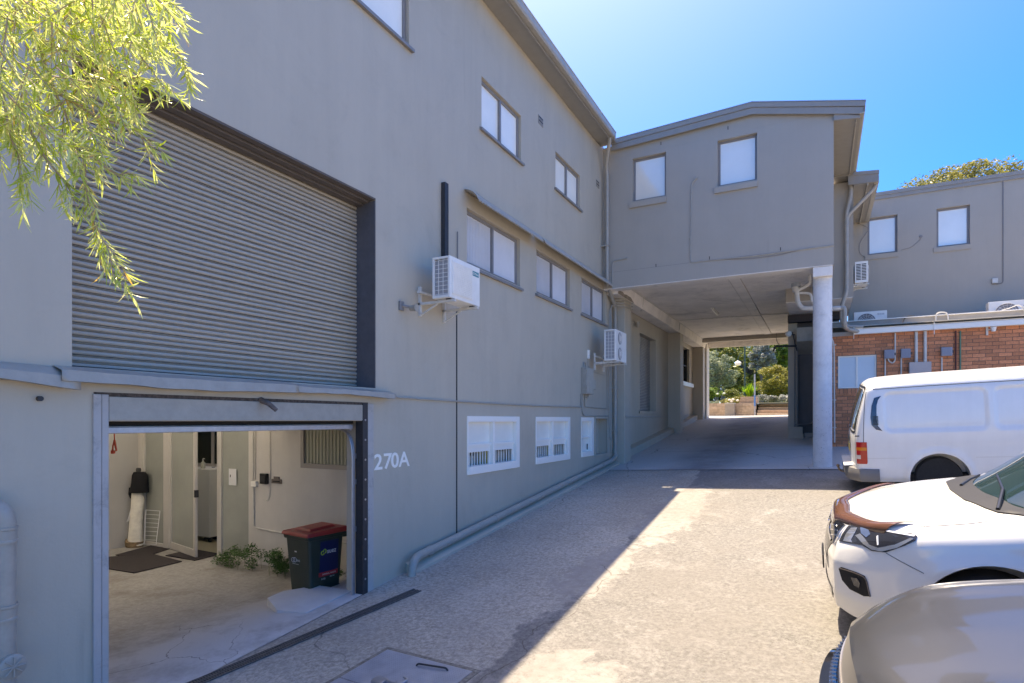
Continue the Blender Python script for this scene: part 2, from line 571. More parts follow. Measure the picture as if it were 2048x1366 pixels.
def leaf_mat(name, c1, c2, trans=.35, rough=.45, c3=None):
    m = bpy.data.materials.new(name); m.use_nodes = True
    N = m.node_tree.nodes; L = m.node_tree.links
    b = N['Principled BSDF']; b.inputs['Roughness'].default_value = rough
    geo = N.new('ShaderNodeNewGeometry'); oi = N.new('ShaderNodeObjectInfo')
    ad = N.new('ShaderNodeMath'); ad.operation = 'ADD'; L.new(geo.outputs['Random Per Island'], ad.inputs[0]); L.new(oi.outputs['Random'], ad.inputs[1])
    fr = N.new('ShaderNodeMath'); fr.operation = 'FRACT'; L.new(ad.outputs[0], fr.inputs[0])
    cr = N.new('ShaderNodeValToRGB'); L.new(fr.outputs[0], cr.inputs[0])
    cr.color_ramp.elements[0].color = (*c1, 1); cr.color_ramp.elements[1].color = (*c2, 1)
    if c3:
        e = cr.color_ramp.elements.new(.94); e.color = (*c2, 1)
        cr.color_ramp.elements[2].color = (*c3, 1)
    L.new(cr.outputs[0], b.inputs['Base Color'])
    t = N.new('ShaderNodeBsdfTranslucent'); L.new(cr.outputs[0], t.inputs[0])
    mx = N.new('ShaderNodeMixShader'); mx.inputs[0].default_value = trans
    L.new(b.outputs[0], mx.inputs[1]); L.new(t.outputs[0], mx.inputs[2])
    L.new(mx.outputs[0], N['Material Output'].inputs[0])
    return m


# ================================================================== GROUND
M_DRIVE = ground_mat('exposed_aggregate', 'drive')
M_TUN = ground_mat('tunnel_concrete', 'tunnel')
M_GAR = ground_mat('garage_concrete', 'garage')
M_ROAD = ground_mat('asphalt_road', 'road')
M_LAWN = ground_mat('lawn_grass', 'lawn')
M_BED = ground_mat('garden_soil', 'bed')

gx = [-600, -200, -60, -25, -14, -4.95, -4.69] + [-4.4 + .5 * i for i in range(38)] + [20, 60, 200, 600]
gy = [-600, -100, -30, -5, -2, 0] + [1 + .5 * i for i in range(64)] + [36, 45, 60, 150, 400, 900]


def g_fn(x, y):
    z = gz(x, y)
    if x < -4.8 and y < 27.5: z = -3.4
    if y > 33: z = 0.2 - .004
    return (x, y, z)


tag(MB().grid(gx, gy, g_fn).build('driveway_ground', M_DRIVE, smooth=True, ang=30), 'pale aggregate concrete driveway rising towards the overpass', kind='structure')


def ground_sheet(name, x0, x1, y0, y1, lift, m, step=.5, skirt=False):
    nx = max(2, int((x1 - x0) / step) + 1); ny = max(2, int((y1 - y0) / step) + 1)
    xs = list(np.linspace(x0, x1, nx)); ys = sorted(set(list(np.linspace(y0, y1, ny)) + [y for y in GY + [24] if y0 < y < y1] + [y for y in gy if y0 < y < y1]))
    xs = sorted(set(xs + [x for x in gx if x0 < x < x1]))
    return MB().grid(xs, ys, lambda x, y: (x, y, gz(x, y) + lift)).build(name, m)


tag(ground_sheet('underpass_floor', -4.85, 1.2, 13.62, 27.6, .006, M_TUN), 'smoother grey concrete floor under the overpass', kind='structure')
tag(ground_sheet('service_road', -40, 40, 27.9, 33.0, .006, M_ROAD), 'grey road crossing beyond the underpass', kind='structure')


def strip(name, a, b, wd, lift, m, n=16, parent=None, kind='structure'):
    a = Vector(a); b = Vector(b); d = (b - a); d.z = 0
    s = Vector((-d.y, d.x, 0)).normalized() * wd / 2
    mb = MB(); V = []; F = []
    for i in range(n + 1):
        p = a.lerp(b, i / n)
        for q in (p - s, p + s):
            V.append((q.x, q.y, gz(q.x, q.y) + lift))
    for i in range(n): F.append((2 * i, 2 * i + 1, 2 * i + 3, 2 * i + 2))
    o = MB().add(V, F).build(name, m, parent)
    if kind: o['kind'] = kind
    return o


M_JOINT = mat('joint_filler', (.10, .09, .085), .9, var=.3, vscale=15)
strip('paving_joint', (-4.6, 13.62, 0), (3, 13.62, 0), .025, .010, M_JOINT)
strip('paving_joint', (-4.4, 16.6, 0), (.3, 16.6, 0), .018, .010, M_JOINT)
strip('paving_joint', (-4.4, 19.4, 0), (-.9, 19.4, 0), .018, .010, M_JOINT)
strip('paving_joint', (-4.4, 25.0, 0), (-.9, 25.0, 0), .03, .010, mat('joint_pale', (.6, .6, .58), .8))
# ================================================================== MAIN BUILDING (left)
MBD = thing('warehouse_building', 'long grey rendered warehouse along the left of the driveway with roller shutter and open garage', 'building', (WX, 8, gz(WX, 8)))
ML = MBD


def P(o):  # children keep world coordinates
    o.matrix_parent_inverse = Matrix.Translation(-Vector(o.parent.location)) if o.parent else Matrix()
    return o


_old_build = MB.build


def build_w(s, name, m, parent=None, **k):
    """build with world coordinates under a thing whose empty only has a location"""
    root = parent
    while root is not None and root.parent is not None: root = root.parent
    o = _old_build(s, name, m, parent, **k)
    if parent is not None and parent is root and not k.get('kind') == 'x':
        o.matrix_parent_inverse = parent.matrix_basis.inverted()
    elif parent is not None:
        o.matrix_parent_inverse = Matrix()
    return o


MB.build = build_w


def wy(px): return atX(px, 840, WX).y
def wz(px, py): return atX(px, py, WX).z


ZT = 6.62
SH = (2.22, 5.43, .38, 2.65)                    # big shutter opening
GD = (2.46, 5.24, -3.0, -.01)                   # garage opening
MID = [(7.47, 9.23, 2.36, 3.20), (9.91, 11.57, 2.39, 3.20), (12.25, 13.90, 2.39, 3.18)]
UPP = [(7.90, 9.27, 4.60, 5.40), (10.80, 12.16, 4.68, 5.40), (3.9, 6.07, 4.84, 5.75)]
LOW = [(7.47, 9.20, -.83, .06), (9.87, 11.57, -.83, .06), (12.22, 13.03, -.83, .06)]
NICHE = (13.14, 13.97, -.82, .03)
wall_grid(WX, -.28, (-6, 14.57), (-3.2, ZT), [SH, GD] + MID + UPP + LOW + [NICHE], 'x').build('front_wall', M_WALL, MBD)
# recessed wall along the underpass with its own door and high window
RX = -4.85
SD = (17.55, 19.5, .28, 2.66)
HW = (23.3, 25.2, 1.55, 2.95)
wall_grid(RX, -.25, (14.57, 27.1), (-2.2, ZT), [SD, HW], 'x').build('underpass_wall', M_WALL, MBD)
for (a, b) in ((14.57, 15.15), (21.3, 21.85), (25.9, 26.4)):
    MB().box(RX - .02, -4.42, a, b, -2.2, 3.12).build('pillar', M_WALL, MBD, bevel=.012)
MB().box(RX - .02, -4.36, 26.45, 27.1, -1.2, 3.3).build('end_pillar', mat('lit_cream_render', (.68, .62, .52), .7, var=.06), MBD)  # paler colour carries the light falling on the tunnel end
# plinths
for (a, b) in ((15.16, 21.28), (21.87, 25.88)):
    m = MB(); n = 12
    for i in range(n):
        y0 = a + (b - a) * i / n; y1 = a + (b - a) * (i + 1) / n
        m.hexa([(RX - .02, y0, gz(RX, y0) - .3), (-4.60, y0, gz(RX, y0) - .3), (-4.60, y1, gz(RX, y1) - .3), (RX - .02, y1, gz(RX, y1) - .3)],
               [(RX - .02, y0, gz(RX, y0) + .22), (-4.64, y0, gz(RX, y0) + .2), (-4.64, y1, gz(RX, y1) + .2), (RX - .02, y1, gz(RX, y1) + .22)])
    m.build('plinth', M_WALL, MBD)
# sloping kerb at the foot of the long wall
m = MB(); n = 18; a, b = 6.0, 14.55
for i in range(n):
    y0 = a + (b - a) * i / n; y1 = a + (b - a) * (i + 1) / n; h = .10
    m.hexa([(WX - .02, y0, gz(WX, y0) - .2), (WX + .20, y0, gz(WX, y0) - .2), (WX + .20, y1, gz(WX, y1) - .2), (WX - .02, y1, gz(WX, y1) - .2)],
           [(WX - .02, y0, gz(WX, y0) + h + .03), (WX + .17, y0, gz(WX, y0) + h - .06), (WX + .17, y1, gz(WX, y1) + h - .06), (WX - .02, y1, gz(WX, y1) + h + .03)])
m.build('kerb', M_WALL, MBD)

# body of the building behind (keeps the sun out)
MB().box(-5.1, -16, -6, -5.8, -3.2, ZT).build('end_wall', M_WALL, MBD)
MB().box(-16.2, -16, -6, 27.1, -3.2, ZT).build('back_wall', M_WALL, MBD)
MB().box(-5.1, -16, 27.1, 27.3, -3.2, ZT).build('end_wall', M_WALL, MBD)

# roof: eave box, gutter
RE = -4.32
def rz_(x): return ZT + .04 + (RE - .02 - x) * (.86 / 12.16)
ADDED_WELL = (-12.8, -7.4, .9, 8.5)      # unseen light well added to bring daylight into the garage
m = MB()
for (xa_, xb_, ya_, yb_) in ((RE - .02, ADDED_WELL[1], -6.3, 13.3), (ADDED_WELL[1], ADDED_WELL[0], -6.3, ADDED_WELL[2]), (ADDED_WELL[1], ADDED_WELL[0], ADDED_WELL[3], 13.3), (ADDED_WELL[0], -16.5, -6.3, 13.3)):
    m.prism([(xa_, ya_, rz_(xa_)), (xb_, ya_, rz_(xb_)), (xb_, ya_, rz_(xb_) + .08), (xa_, ya_, rz_(xa_) + .08)], (0, yb_ - ya_, 0))
m.build('roof', M_TRIM, MBD, kind='stuff')
M_WELL = mat('well_white', (.8, .78, .74), .7)
for (xa_, xb_, ya_, yb_) in ((ADDED_WELL[0] - .1, ADDED_WELL[0], ADDED_WELL[2], ADDED_WELL[3]), (ADDED_WELL[1], ADDED_WELL[1] + .1, ADDED_WELL[2], ADDED_WELL[3]), (ADDED_WELL[0], ADDED_WELL[1], ADDED_WELL[2] - .1, ADDED_WELL[2]), (ADDED_WELL[0], ADDED_WELL[1], ADDED_WELL[3], ADDED_WELL[3] + .1)):
    MB().box(xa_, xb_, ya_, yb_, .14, 6.66).build('added_well_wall', M_WELL, MBD)  # pale walls of the added light well
m = MB()
m.box(RE - .38, RE - .01, -6.3, 13.26, ZT - .015, ZT + .018)
m.build('soffit', M_TRIM, MBD)
MB().box(RE - .06, RE - .035, -6.3, 13.27, ZT - .045, ZT + .09).build('fascia', M_TRIM, MBD)
m = MB()
g0 = RE - .03
prof = [(g0, 0), (g0 + .012, -.012), (g0 + .085, -.012), (g0 + .105, .02), (g0 + .11, .115), (g0 + .12, .125), (g0 + .12, .133), (g0 + .098, .133), (g0 + .095, .03), (g0 + .078, 0.0)]
m.prism([(x, -6.3, ZT + .0 + z) for x, z in prof], (0, 19.6, 0)).build('gutter', M_METALP, MBD)

# downpipe from the eave to the ground and along the foot of the wall
dx = -4.62
p = [(-4.36, 13.2, ZT + .02), (-4.36, 13.2, ZT - .06), (-4.56, 13.52, ZT - .5), (-4.56, 13.60, ZT - .7), (-4.56, 13.60, 3.35), (-4.6, 14.1, 3.05), (dx, 14.42, 2.85), (dx, 14.42, -.92),
     (dx, 14.3, -.99)]
pipe('downpipe', p, .045, M_METALP, MBD, .12, 12)
for z in (4.2, 2.3, .8, -.3):
    y_, x_ = (13.60, -4.56) if z > 3 else (14.42, dx)
    MB().box(WX, x_ + .055, y_ - .056, y_ + .056, z, z + .03).build('pipe_clip', M_METALP, MBD)
pp = [(dx + .02, 14.42, -.90)]
for y in np.linspace(14.2, 6.55, 9): pp.append((WX + .09, float(y), gz(WX, y) + .17))
pp += [(WX + .13, 6.05, gz(WX, 6.05) + .20), (WX + .16, 5.93, gz(WX, 6) + .12), (WX + .17, 5.90, gz(WX, 6) - .05)]
pipe('ground_pipe', pp, .055, M_METALP, MBD, .14, 14)
for y in (13.4, 10.8, 8.2, 6.4):
    MB().tube([(WX + .09, y - .05, gz(WX, y - .05) + .17), (WX + .09, y + .05, gz(WX, y + .05) + .17)], .062, 14).build('pipe_socket', M_METALP, MBD, smooth=True)

# conduits on the wall
cx_ = WX + .018
y0c, y1c = 5.75, 12.1
sag = [(cx_, float(y), .285 - .02 * math.sin(PI * (y - y0c) / (y1c - y0c)) + .0 * y) for y in np.linspace(y0c, y1c, 12)]
pipe('conduit', sag + [(cx_, 12.16, .29), (cx_, 12.16, .58)], .014, M_METALP, MBD, .05, 6)
pipe('conduit', [(cx_, 12.26, .58), (cx_, 12.26, .16), (cx_, 12.36, .10), (cx_, 14.5, .09)], .013, M_METALP, MBD, .07, 6)
pipe('conduit', [(RX + .02, 15.2, .09), (RX + .02, 21.2, .12)], .012, M_METALP, MBD, .05, 6)
pipe('conduit', [(-4.405, 14.62, .09), (-4.405, 15.1, .09)], .012, M_METALP, MBD, .05, 6)
pipe('conduit', [(RX + .02, 21.9, .16), (RX + .02, 25.8, .22)], .012, M_METALP, MBD, .05, 6)
pipe('conduit', [(cx_, 12.42, .58), (cx_, 12.42, .30), (cx_, 13.98, .28), (cx_, 13.98, 1.5)], .012, M_METALP, MBD, .05, 6)
pipe('conduit', [(cx_, 12.50, .58), (cx_, 12.50, .50), (cx_, 12.62, .50), (cx_, 12.62, .58)], .013, M_METALP, MBD, .06, 6)
pipe('conduit', [(cx_, 12.33, 1.17), (cx_, 12.33, 1.3), (cx_, 12.48, 1.3), (cx_, 12.48, 1.17)], .013, M_METALP, MBD, .06, 6)
for yy, zl in ((14.10, -.15), (14.18, -.5), (14.26, -.85)):
    pipe('conduit', [(cx_ + .01, yy, zl), (cx_ + .01, yy, 2.75 + (yy - 14.1)), (cx_ + .1, yy + .1, 2.9 + (yy - 14.1)), (-4.40, 14.53, 2.88 + (yy - 14.1)), (-4.36, 15.1, 2.9 + (yy - 14.1))], .012, M_METALP, MBD, .09, 6)
pipe('cable', [(WX + .01, 12.62, 1.42), (WX + .01, 12.63, 1.22), (WX + .01, 12.8, 1.13), (WX + .01, 13.95, 1.10)], .007, M_METALP, MBD, .06, 5)
pipe('conduit', [(cx_, 7.19, 2.28), (cx_, 7.19, 2.75)], .008, M_FRAME, MBD, .05, 6)
MB().box(WX - .01, WX + .006, 7.175, 7.20, gz(WX, 7.2) + .1, 1.6).build('movement_joint', M_DKSTEEL, MBD)
MB().box(WX, WX + .07, 6.79, 6.88, 2.05, 3.33).build('cable_duct', M_DKSTEEL, MBD, bevel=.006)
MB().box(WX, WX + .04, 12.6, 12.68, 1.40, 1.60).build('isolator_switch', M_WHITE, MBD, bevel=.006)


# windows ----------------------------------------------------------
def slider(h, m_frame, panes, sill=True, depth=.1, fr=.055, parent=None, split=.5, blinds=False):
    y0, y1, z0, z1 = h
    xf = WX - depth
    w = MB()
    w.box(xf - .05, xf, y0, y0 + fr, z0, z1).box(xf - .05, xf, y1 - fr, y1, z0, z1)
    w.box(xf - .05, xf, y0 + fr, y1 - fr, z1 - fr, z1).box(xf - .05, xf, y0 + fr, y1 - fr, z0, z0 + fr)
    ym = y0 + (y1 - y0) * split
    w.box(xf - .045, xf + .012, ym - fr * .45, ym + fr * .45, z0 + fr, z1 - fr)
    win = w.build('window', m_frame, parent, bevel=.004)
    for a, b, dd in ((y0 + fr, ym - fr * .45, .03), (ym + fr * .45, y1 - fr, .022)):
        MB().box(xf - dd - .006, xf - dd, a - .002, b + .002, z0 + fr - .002, z1 - fr + .002).build('pane', panes, win)
    if sill:
        MB().hexa([(xf - .02, y0 - .06, z0 - .06), (WX + .05, y0 - .06, z0 - .075), (WX + .05, y1 + .06, z0 - .075), (xf - .02, y1 + .06, z0 - .06)],
                  [(xf - .02, y0 - .06, z0 + .004), (WX + .05, y0 - .06, z0 - .035), (WX + .05, y1 + .06, z0 - .035), (xf - .02, y1 + .06, z0 + .004)]).build('sill', m_frame, win)
    return win


# reeded glass: real vertical ribs
M_REED = mat('reeded_pane', (.74, .72, .71), .3, var=.06, vscale=2)
for i, h in enumerate(MID):
    w_ = slider(h, M_FRAME, M_REED, parent=MBD, depth=.06)
    rb = MB(); n = 36
    for k in range(n):
        y = h[0] + .08 + (h[1] - h[0] - .16) * k / (n - 1)
        if abs(y - (h[0] + h[1]) / 2) < .05: continue
        rb.box(WX - .085, WX - .081, y - .012, y + .008, h[2] + .07, h[3] - .07)
    rb.build('reeding', M_REED, w_, kind='stuff')
for h in UPP:
    slider(h, M_FRAME, M_PANE, parent=MBD, depth=.05)

# corrugated awnings over the middle windows
for (a, b) in ((7.38, 9.72), (9.80, 12.2), (12.16, 13.95)):
    m = MB(); V = []; F = []
    n = int((b - a) / .0125); pr = [(0, 3.43), (.08, 3.41), (.16, 3.365), (.22, 3.30), (.25, 3.235)]
    ph = 2 * PI / .076
    for i in range(n + 1):
        y = a + (b - a) * i / n
        o_ = .013 * math.sin(ph * y)
        for x, z in pr: V.append((WX + x + o_ * .5, y, z + o_))
    K = len(pr)
    for i in range(n):
        for j in range(K - 1): F.append((i * K + j, (i + 1) * K + j, (i + 1) * K + j + 1, i * K + j + 1))
    aw = m.add(V, F).build('awning', M_METALP, MBD, smooth=True, ang=80)
    s_ = aw.modifiers.new('thick', 'SOLIDIFY'); s_.thickness = .003

# white sash windows at street level
for i, h in enumerate(LOW):
    y0, y1, z0, z1 = h
    w = MB(); fr = .07; xf = WX - .035
    if i < 2:
        w.box(xf - .08, WX + .012, y0, y0 + .03, z0, z1).box(xf - .08, WX + .012, y1 - fr - .05, y1, z0, z1)
        w.box(xf - .08, WX + .012, y0 + .03, y1 - fr - .05, z1 - .09, z1).box(xf - .08, WX + .03, y0 + .03, y1 - fr - .05, z0, z0 + .12)
        ym = (y0 + y1) / 2 - .04
        w.box(xf - .07, WX + .004, ym - .03, ym + .03, z0 + .12, z1 - .09)
        win = w.build('window', M_WHITE, MBD, bevel=.004)
        zr = z0 + .36
        for a, b in ((y0 + .03, ym - .03), (ym + .03, y1 - fr - .05)):
            MB().box(xf - .05, xf - .035, a, b, zr + .10, z1 - .09).build('upper_pane', M_PANE, win)
            MB().box(xf - .06, xf - .0, a, b, zr + .06, zr + .10).box(xf - .06, xf - .02, a, b, zr - .03, zr + .06).build('sash_rail', M_WHITE, win)
            MB().box(xf - .05, xf - .02, b - .03, b, z0 + .12, zr - .03).build('sash_stile', M_WHITE, win)
            bars = int((b - a) / .085)
            for k in range(bars):
                yb = a + .05 + (b - a - .1) * k / (bars - 1)
                MB().box(xf - .09, xf - .075, yb - .011, yb + .011, z0 + .10, zr - .02).build('security_bar', M_WHITE, win)
        # dim room with a few coloured folders behind the bars
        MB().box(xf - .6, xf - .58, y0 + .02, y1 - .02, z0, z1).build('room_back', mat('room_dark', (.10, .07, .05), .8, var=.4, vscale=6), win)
        cc = [(.45, .36, .04), (.06, .04, .04), (.30, .20, .08), (.55, .5, .42), (.10, .08, .08), (.42, .36, .10)]
        y = y0 + .1; k = 0
        while y < y1 - .25:
            wd = random.uniform(.06, .22); hh = random.uniform(.16, .36)
            MB().box(xf - .45, xf - .2, y, y + wd, z0 + .02, z0 + .08 + hh).build('folder', mat('folder_%d' % (k % 6), cc[k % 6], .6), win)
            y += wd + random.uniform(.01, .08); k += 1
    else:
        w.box(xf - .08, WX + .012, y0, y0 + .02, z0, z1).box(xf - .08, WX + .012, y1 - .15, y1, z0, z1)
        w.box(xf - .08, WX + .012, y0 + .02, y1 - .15, z1 - .09, z1).box(xf - .08, WX + .03, y0 + .02, y1 - .15, z0, z0 + .12)
        w.box(xf - .05, xf - .01, y0 + .02, y1 - .15, z0 + .42, z0 + .46)
        win = w.build('window', M_WHITE, MBD, bevel=.004)
        MB().box(xf - .055, xf - .05, y0 + .02, y1 - .15, z0 + .12, z1 - .09).build('pane', M_PANE, win)
        MB().box(xf - .04, xf - .02, y1 - .25, y1 - .235, z0 + .15, z0 + .28).build('latch', M_DKSTEEL, win)
# boarded niche beside the third
y0, y1, z0, z1 = NICHE
m = MB(); xf = WX - .0
m.box(xf - .02, xf + .02, y0 - .05, y0, z0 - .05, z1 + .05).box(xf - .02, xf + .02, y1, y1 + .05, z0 - .05, z1 + .05)
m.box(xf - .02, xf + .02, y0, y1, z1, z1 + .05).box(xf - .02, xf + .03, y0, y1, z0 - .05, z0)
nf = m.build('niche_frame', M_WALL, MBD, bevel=.005)
MB().box(WX - .22, WX - .2, y0 - .1, y1 + .1, z0 - .1, z1 + .1).box(WX - .2, WX - .18, y0 + .42, y0 + .44, z0, z1).build('niche_board', M_WALL, MBD)

# wall vents
for (y, z) in ((9.98, 5.60), (13.2, 5.55)):
    v = MB().box(WX - .002, WX + .008, y, y + .22, z, z + .16).build('air_vent', M_TRIM, MBD)
    for k in range(4):
        MB().box(WX + .008, WX + .014, y + .02, y + .20, z + .02 + .035 * k, z + .035 + .035 * k).build('louvre', M_DKSTEEL if k % 2 else M_TRIM, v)

# big roller shutter ------------------------------------------------
sx = -4.995
y0, y1, z0, z1 = SH
rs = MB().box(sx - .06, sx - .03, y0 - .1, y1 + .1, z0 - .05, z1 + .2).build('roller_shutter', M_DKSTEEL, MBD)
npf = 8; hs = .049
prof = []
for k in range(npf + 1):
    t = k / npf
    prof.append((-.006 + .013 * math.sin(PI * t) ** .35, t * (hs - .0135)))
prof += [(-.016, hs - .013), (-.016, hs - .0085), (.004, hs - .0075), (.004, hs - .0055), (-.016, hs - .0045), (-.016, hs)]
sm = MB(); V = []; F = []
ys_ = np.linspace(y0 - .05, y1 + .05, 7)
for y in ys_:
    for (x, z) in prof: V.append((x, float(y), z))
K = len(prof)
for i in range(6):
    for j in range(K - 1): F.append((i * K + j, (i + 1) * K + j, (i + 1) * K + j + 1, i * K + j + 1))
sm.add(V, F)
me_s = sm.mesh('slat'); me_s.materials.append(M_SLAT); me_s.shade_smooth(); me_s.set_sharp_from_angle(angle=math.radians(60))
for k in range(46):
    o = bpy.data.objects.new('slat', me_s); C.objects.link(o); o.parent = rs
    o.location = (sx + random.uniform(-.002, .002), 0, z0 + .02 + hs * k)
    o.rotation_euler = (random.uniform(-.0006, .0006), random.uniform(-.03, .03), 0)
MB().box(sx - .02, sx + .03, y0, y1, z0 - .02, z0 + .03).build('bottom_bar', M_DKSTEEL, rs)
# stepped lintel boards of the opening (brownish undersides)
ML_ = mat('lintel_brown', (.13, .105, .09), .7, var=.1, vscale=5)
for k, (a, b, zz) in enumerate(((WX - .09, WX - .003, .0), (WX - .18, WX - .093, -.022), (WX - .27, WX - .183, -.044))):
    MB().box(a, b, y0 + .001, y1 - .001, z1 + zz - .02, z1 + zz - .001).build('lintel_board', ML_, MBD)
MB().box(sx - .02, WX - .004, y1 - .012, y1 - .001, z0, z1 - .03).build('reveal_lining', mat('reveal_dark', (.10, .095, .10), .6, var=.15, vscale=8), MBD)

# metal flashing under the shutter, dented
def flashing(ya, yb, za, zb, droop, nm='flashing', curl=0.0):
    V = []; F = []; n = 40
    for i in range(n + 1):
        t = i / n; y = ya + (yb - ya) * t
        z = za + (zb - za) * t + .004 * math.sin(6 * t + ya) + .0015 * math.sin(31 * t)
        dr = droop * (1 + .08 * math.sin(7 * t + 2 * ya) + .03 * math.sin(23 * t))
        out = .12 + .006 * math.sin(5 * t + ya)
        cz = curl * max(0, t - .5) * 2
        for (x, zz) in ((WX - .2, z + .035), (WX + .01, z + .03), (WX + out, z - .005 - cz * .4), (WX + out + .008, z - dr - cz), (WX + out - .012, z - dr - .004 - cz)):
            V.append((x, y, zz))
    K = 5
    for i in range(n):
        for j in range(K - 1): F.append((i * K + j, (i + 1) * K + j, (i + 1) * K + j + 1, i * K + j + 1))
    o = MB().add(V, F).build(nm, M_METALP, MBD, smooth=True, ang=40)
    s_ = o.modifiers.new('thick', 'SOLIDIFY'); s_.thickness = .002
    return o


flashing(2.10, 4.15, .345, .345, .085)
flashing(4.12, 5.66, .345, .325, .06)
flashing(.2, 2.22, .40, .34, .035, curl=.09)
pipe('conduit', [(WX + .03, 5.6, .30), (WX + .03, 5.8, .287)], .012, M_METALP, MBD, .05, 6)
MB().box(WX - .01, WX + .03, .5, 2.2, .26, .29).build('ledge_strip', M_METALP, MBD)
# broken stub of an old bracket
MB().tube([(WX, 3.80, .19), (WX + .10, 3.82, .15), (WX + .15, 3.86, .09)], [.03, .024, .02], 7).build('bracket_stub', mat('rusty', (.16, .12, .10), .9, var=.4, vscale=30), MBD)
MB().tube([(WX - .01, 2.02, .145), (WX + .03, 2.02, .145)], .018, 10).build('wall_bolt', M_DKSTEEL, MBD, smooth=True)

# garage surround ---------------------------------------------------
ga, gb = GD[0], GD[1]
M_JAMB = mat('jamb_paint', (.46, .43, .40), .45, var=.06, vscale=6, dirt=.35, dscale=5)
MB().box(WX - .06, WX + .012, ga - .05, ga - .002, -3, .19).box(WX - .01, WX + .02, ga - .11, ga - .056, -3, .19).build('door_jamb', M_JAMB, MBD, bevel=.004)
MB().box(WX - .02, WX + .012, gb + .042, gb + .14, -2.1, .19).build('door_jamb', M_JAMB, MBD, bevel=.004)
MB().box(WX - .10, WX + .016, gb - .048, gb + .036, -2.1, .195).build('door_post', M_DKSTEEL, MBD, bevel=.004)
for z in np.linspace(-1.85, .0, 9):
    MB().tube([(WX + .014, gb - .01, z), (WX + .022, gb - .01, z)], .012, 8).build('bolt', M_STEEL, MBD)
MB().box(WX - .05, WX + .014, ga, gb - .05, -.005, .175).build('door_header', M_METALP, MBD, bevel=.004)
MB().box(WX - .03, WX + .004, ga - .1, gb + .05, .176, .205).build('header_gap', mat('crumbled_render', (.10, .075, .06), .95, var=.6, vscale=30), MBD)
# sectional door lifted under the ceiling
gd = MB().box(-7.6, WX - .12, ga + .03, gb - .1, -.085, -.05).build('garage_door', M_OFFW, MBD)
MB().box(WX - .14, WX - .09, ga + .03, gb - .1, -.105, -.055).build('bottom_rail', M_STEEL, gd, bevel=.005)
MB().box(WX - .17, WX - .13, ga, gb - .05, -.045, .05).build('header_shadow_strip', M_DARK, gd)  # black strip stands in for the shadow below the header
tr = [(WX - .10, gb - .085, -2.05), (WX - .10, gb - .085, -.32), (WX - .16, gb - .085, -.16), (WX - .30, gb - .085, -.10), (-7.6, gb - .085, -.09)]
t_ = MB()
for dy_ in (-.012, .012):
    t_.tube(bend([(p_[0], p_[1] + dy_, p_[2]) for p_ in tr], .12), .012, 6)
t_.build('door_track', M_STEEL, MBD, smooth=True)
for z in (-.45, -.75, -1.3):
    MB().box(WX - .115, WX - .085, gb - .06, gb - .045, z, z + .06).build('track_bracket', M_STEEL, MBD)
MB().lathe([(0.0, -.02), (.03, -.02), (.035, 0), (.03, .02), (0, .02)], (WX - .13, gb - .12, -.10), 12, 'y').build('door_roller', M_STEEL, gd)

# ------------------------------------------------------------------ garage room
GF = -2.27; GYW = 6.3; GXB = -11.0
m = MB()
xs = [-4.69, -4.72, -4.9, -5.2, -5.6, -6.2, -6.8, -8, -9, -10, -11.1]
ys = list(np.arange(.6, 6.4, .25)) + [6.35]


def gf(x, y):
    t = min(1, max(0, (-4.72 - x) / 1.9)); t = t * t * (3 - 2 * t)
    return (x, y, (gz(-4.7, y) + .006) * (1 - t) + GF * t)


tag(m.grid(xs, ys, gf).build('garage_floor', M_GAR, None, smooth=True), 'concrete floor of the open garage dipping inwards', kind='structure')
# raised lip of slab by the right jamb
lip = [(-4.9, 5.24), (-4.9, 4.55), (-5.3, 4.50), (-5.72, 4.72), (-5.72, 4.95), (-5.45, 5.24)]
lipz = lambda x, y: gz(-4.7, y) + .0 - max(0, (-4.9 - x)) * .02
m = MB(); n = len(lip)
m.add([(x, y, lipz(x, y) + .008) for x, y in lip] + [(x, y, -2.45) for x, y in lip], [tuple(range(n)), tuple(range(2 * n - 1, n - 1, -1))] + [(i, (i + 1) % n, n + (i + 1) % n, n + i) for i in range(n)])
tag(m.build('raised_slab', mat('pale_slab', (.62, .61, .60), .7, var=.06, vscale=6)), 'pale raised lip of concrete inside the right garage jamb', kind='structure')
# walls of the room
MB().box(GXB - .15, GXB, .4, GYW + .15, -2.6, .3).build('garage_back_wall', M_INTB, MBD)
for y in (1.2, 3.1, 5.0): MB().box(GXB, GXB + .006, y, y + .012, GF, .2).build('panel_joint', M_OFFW, MBD)
MB().box(GXB, GXB + .02, .6, GYW - .6, GF, GF + .09).build('skirting', M_OFFW, MBD)
MB().box(-11, -4.99, .3, .45, -2.6, .3).build('garage_side_wall', M_INT, MBD)
MB().box(ADDED_WELL[1], -5.0, .45, GYW, .06, .12).build('garage_ceiling', M_INT, MBD)
M_POLY = leaf_mat('polycarbonate', (.76, .77, .78), (.76, .77, .78), .6, .5)  # translucent sheets added out of view to spread daylight into the garage
MB().box(-11, ADDED_WELL[1], .45, GYW + .2, .09, .095).build('added_translucent_roof', M_POLY, MBD)
def gxp(px): return atY(px, 840, GYW).x
xa = gxp(497)                       # where the masonry starts
wx0, wx1 = gxp(602), gxp(712)
wzb = atY(650, 938, GYW).z
wall_grid(GYW, .2, (xa, -4.99), (-2.6, .2), [(wx0, wx1, wzb, 0)], 'y').build('garage_rear_wall', M_INT, MBD)
gw = MB().box(wx0, wx0 + .06, GYW - .01, GYW + .06, wzb, .05).box(wx0 + .06, wx1, GYW - .01, GYW + .06, wzb, wzb + .07).box(wx1 - .05, wx1, GYW - .01, GYW + .06, wzb + .07, .05).build('window', mat('aluminium', (.36, .33, .31), .4, metal=.3), MBD)
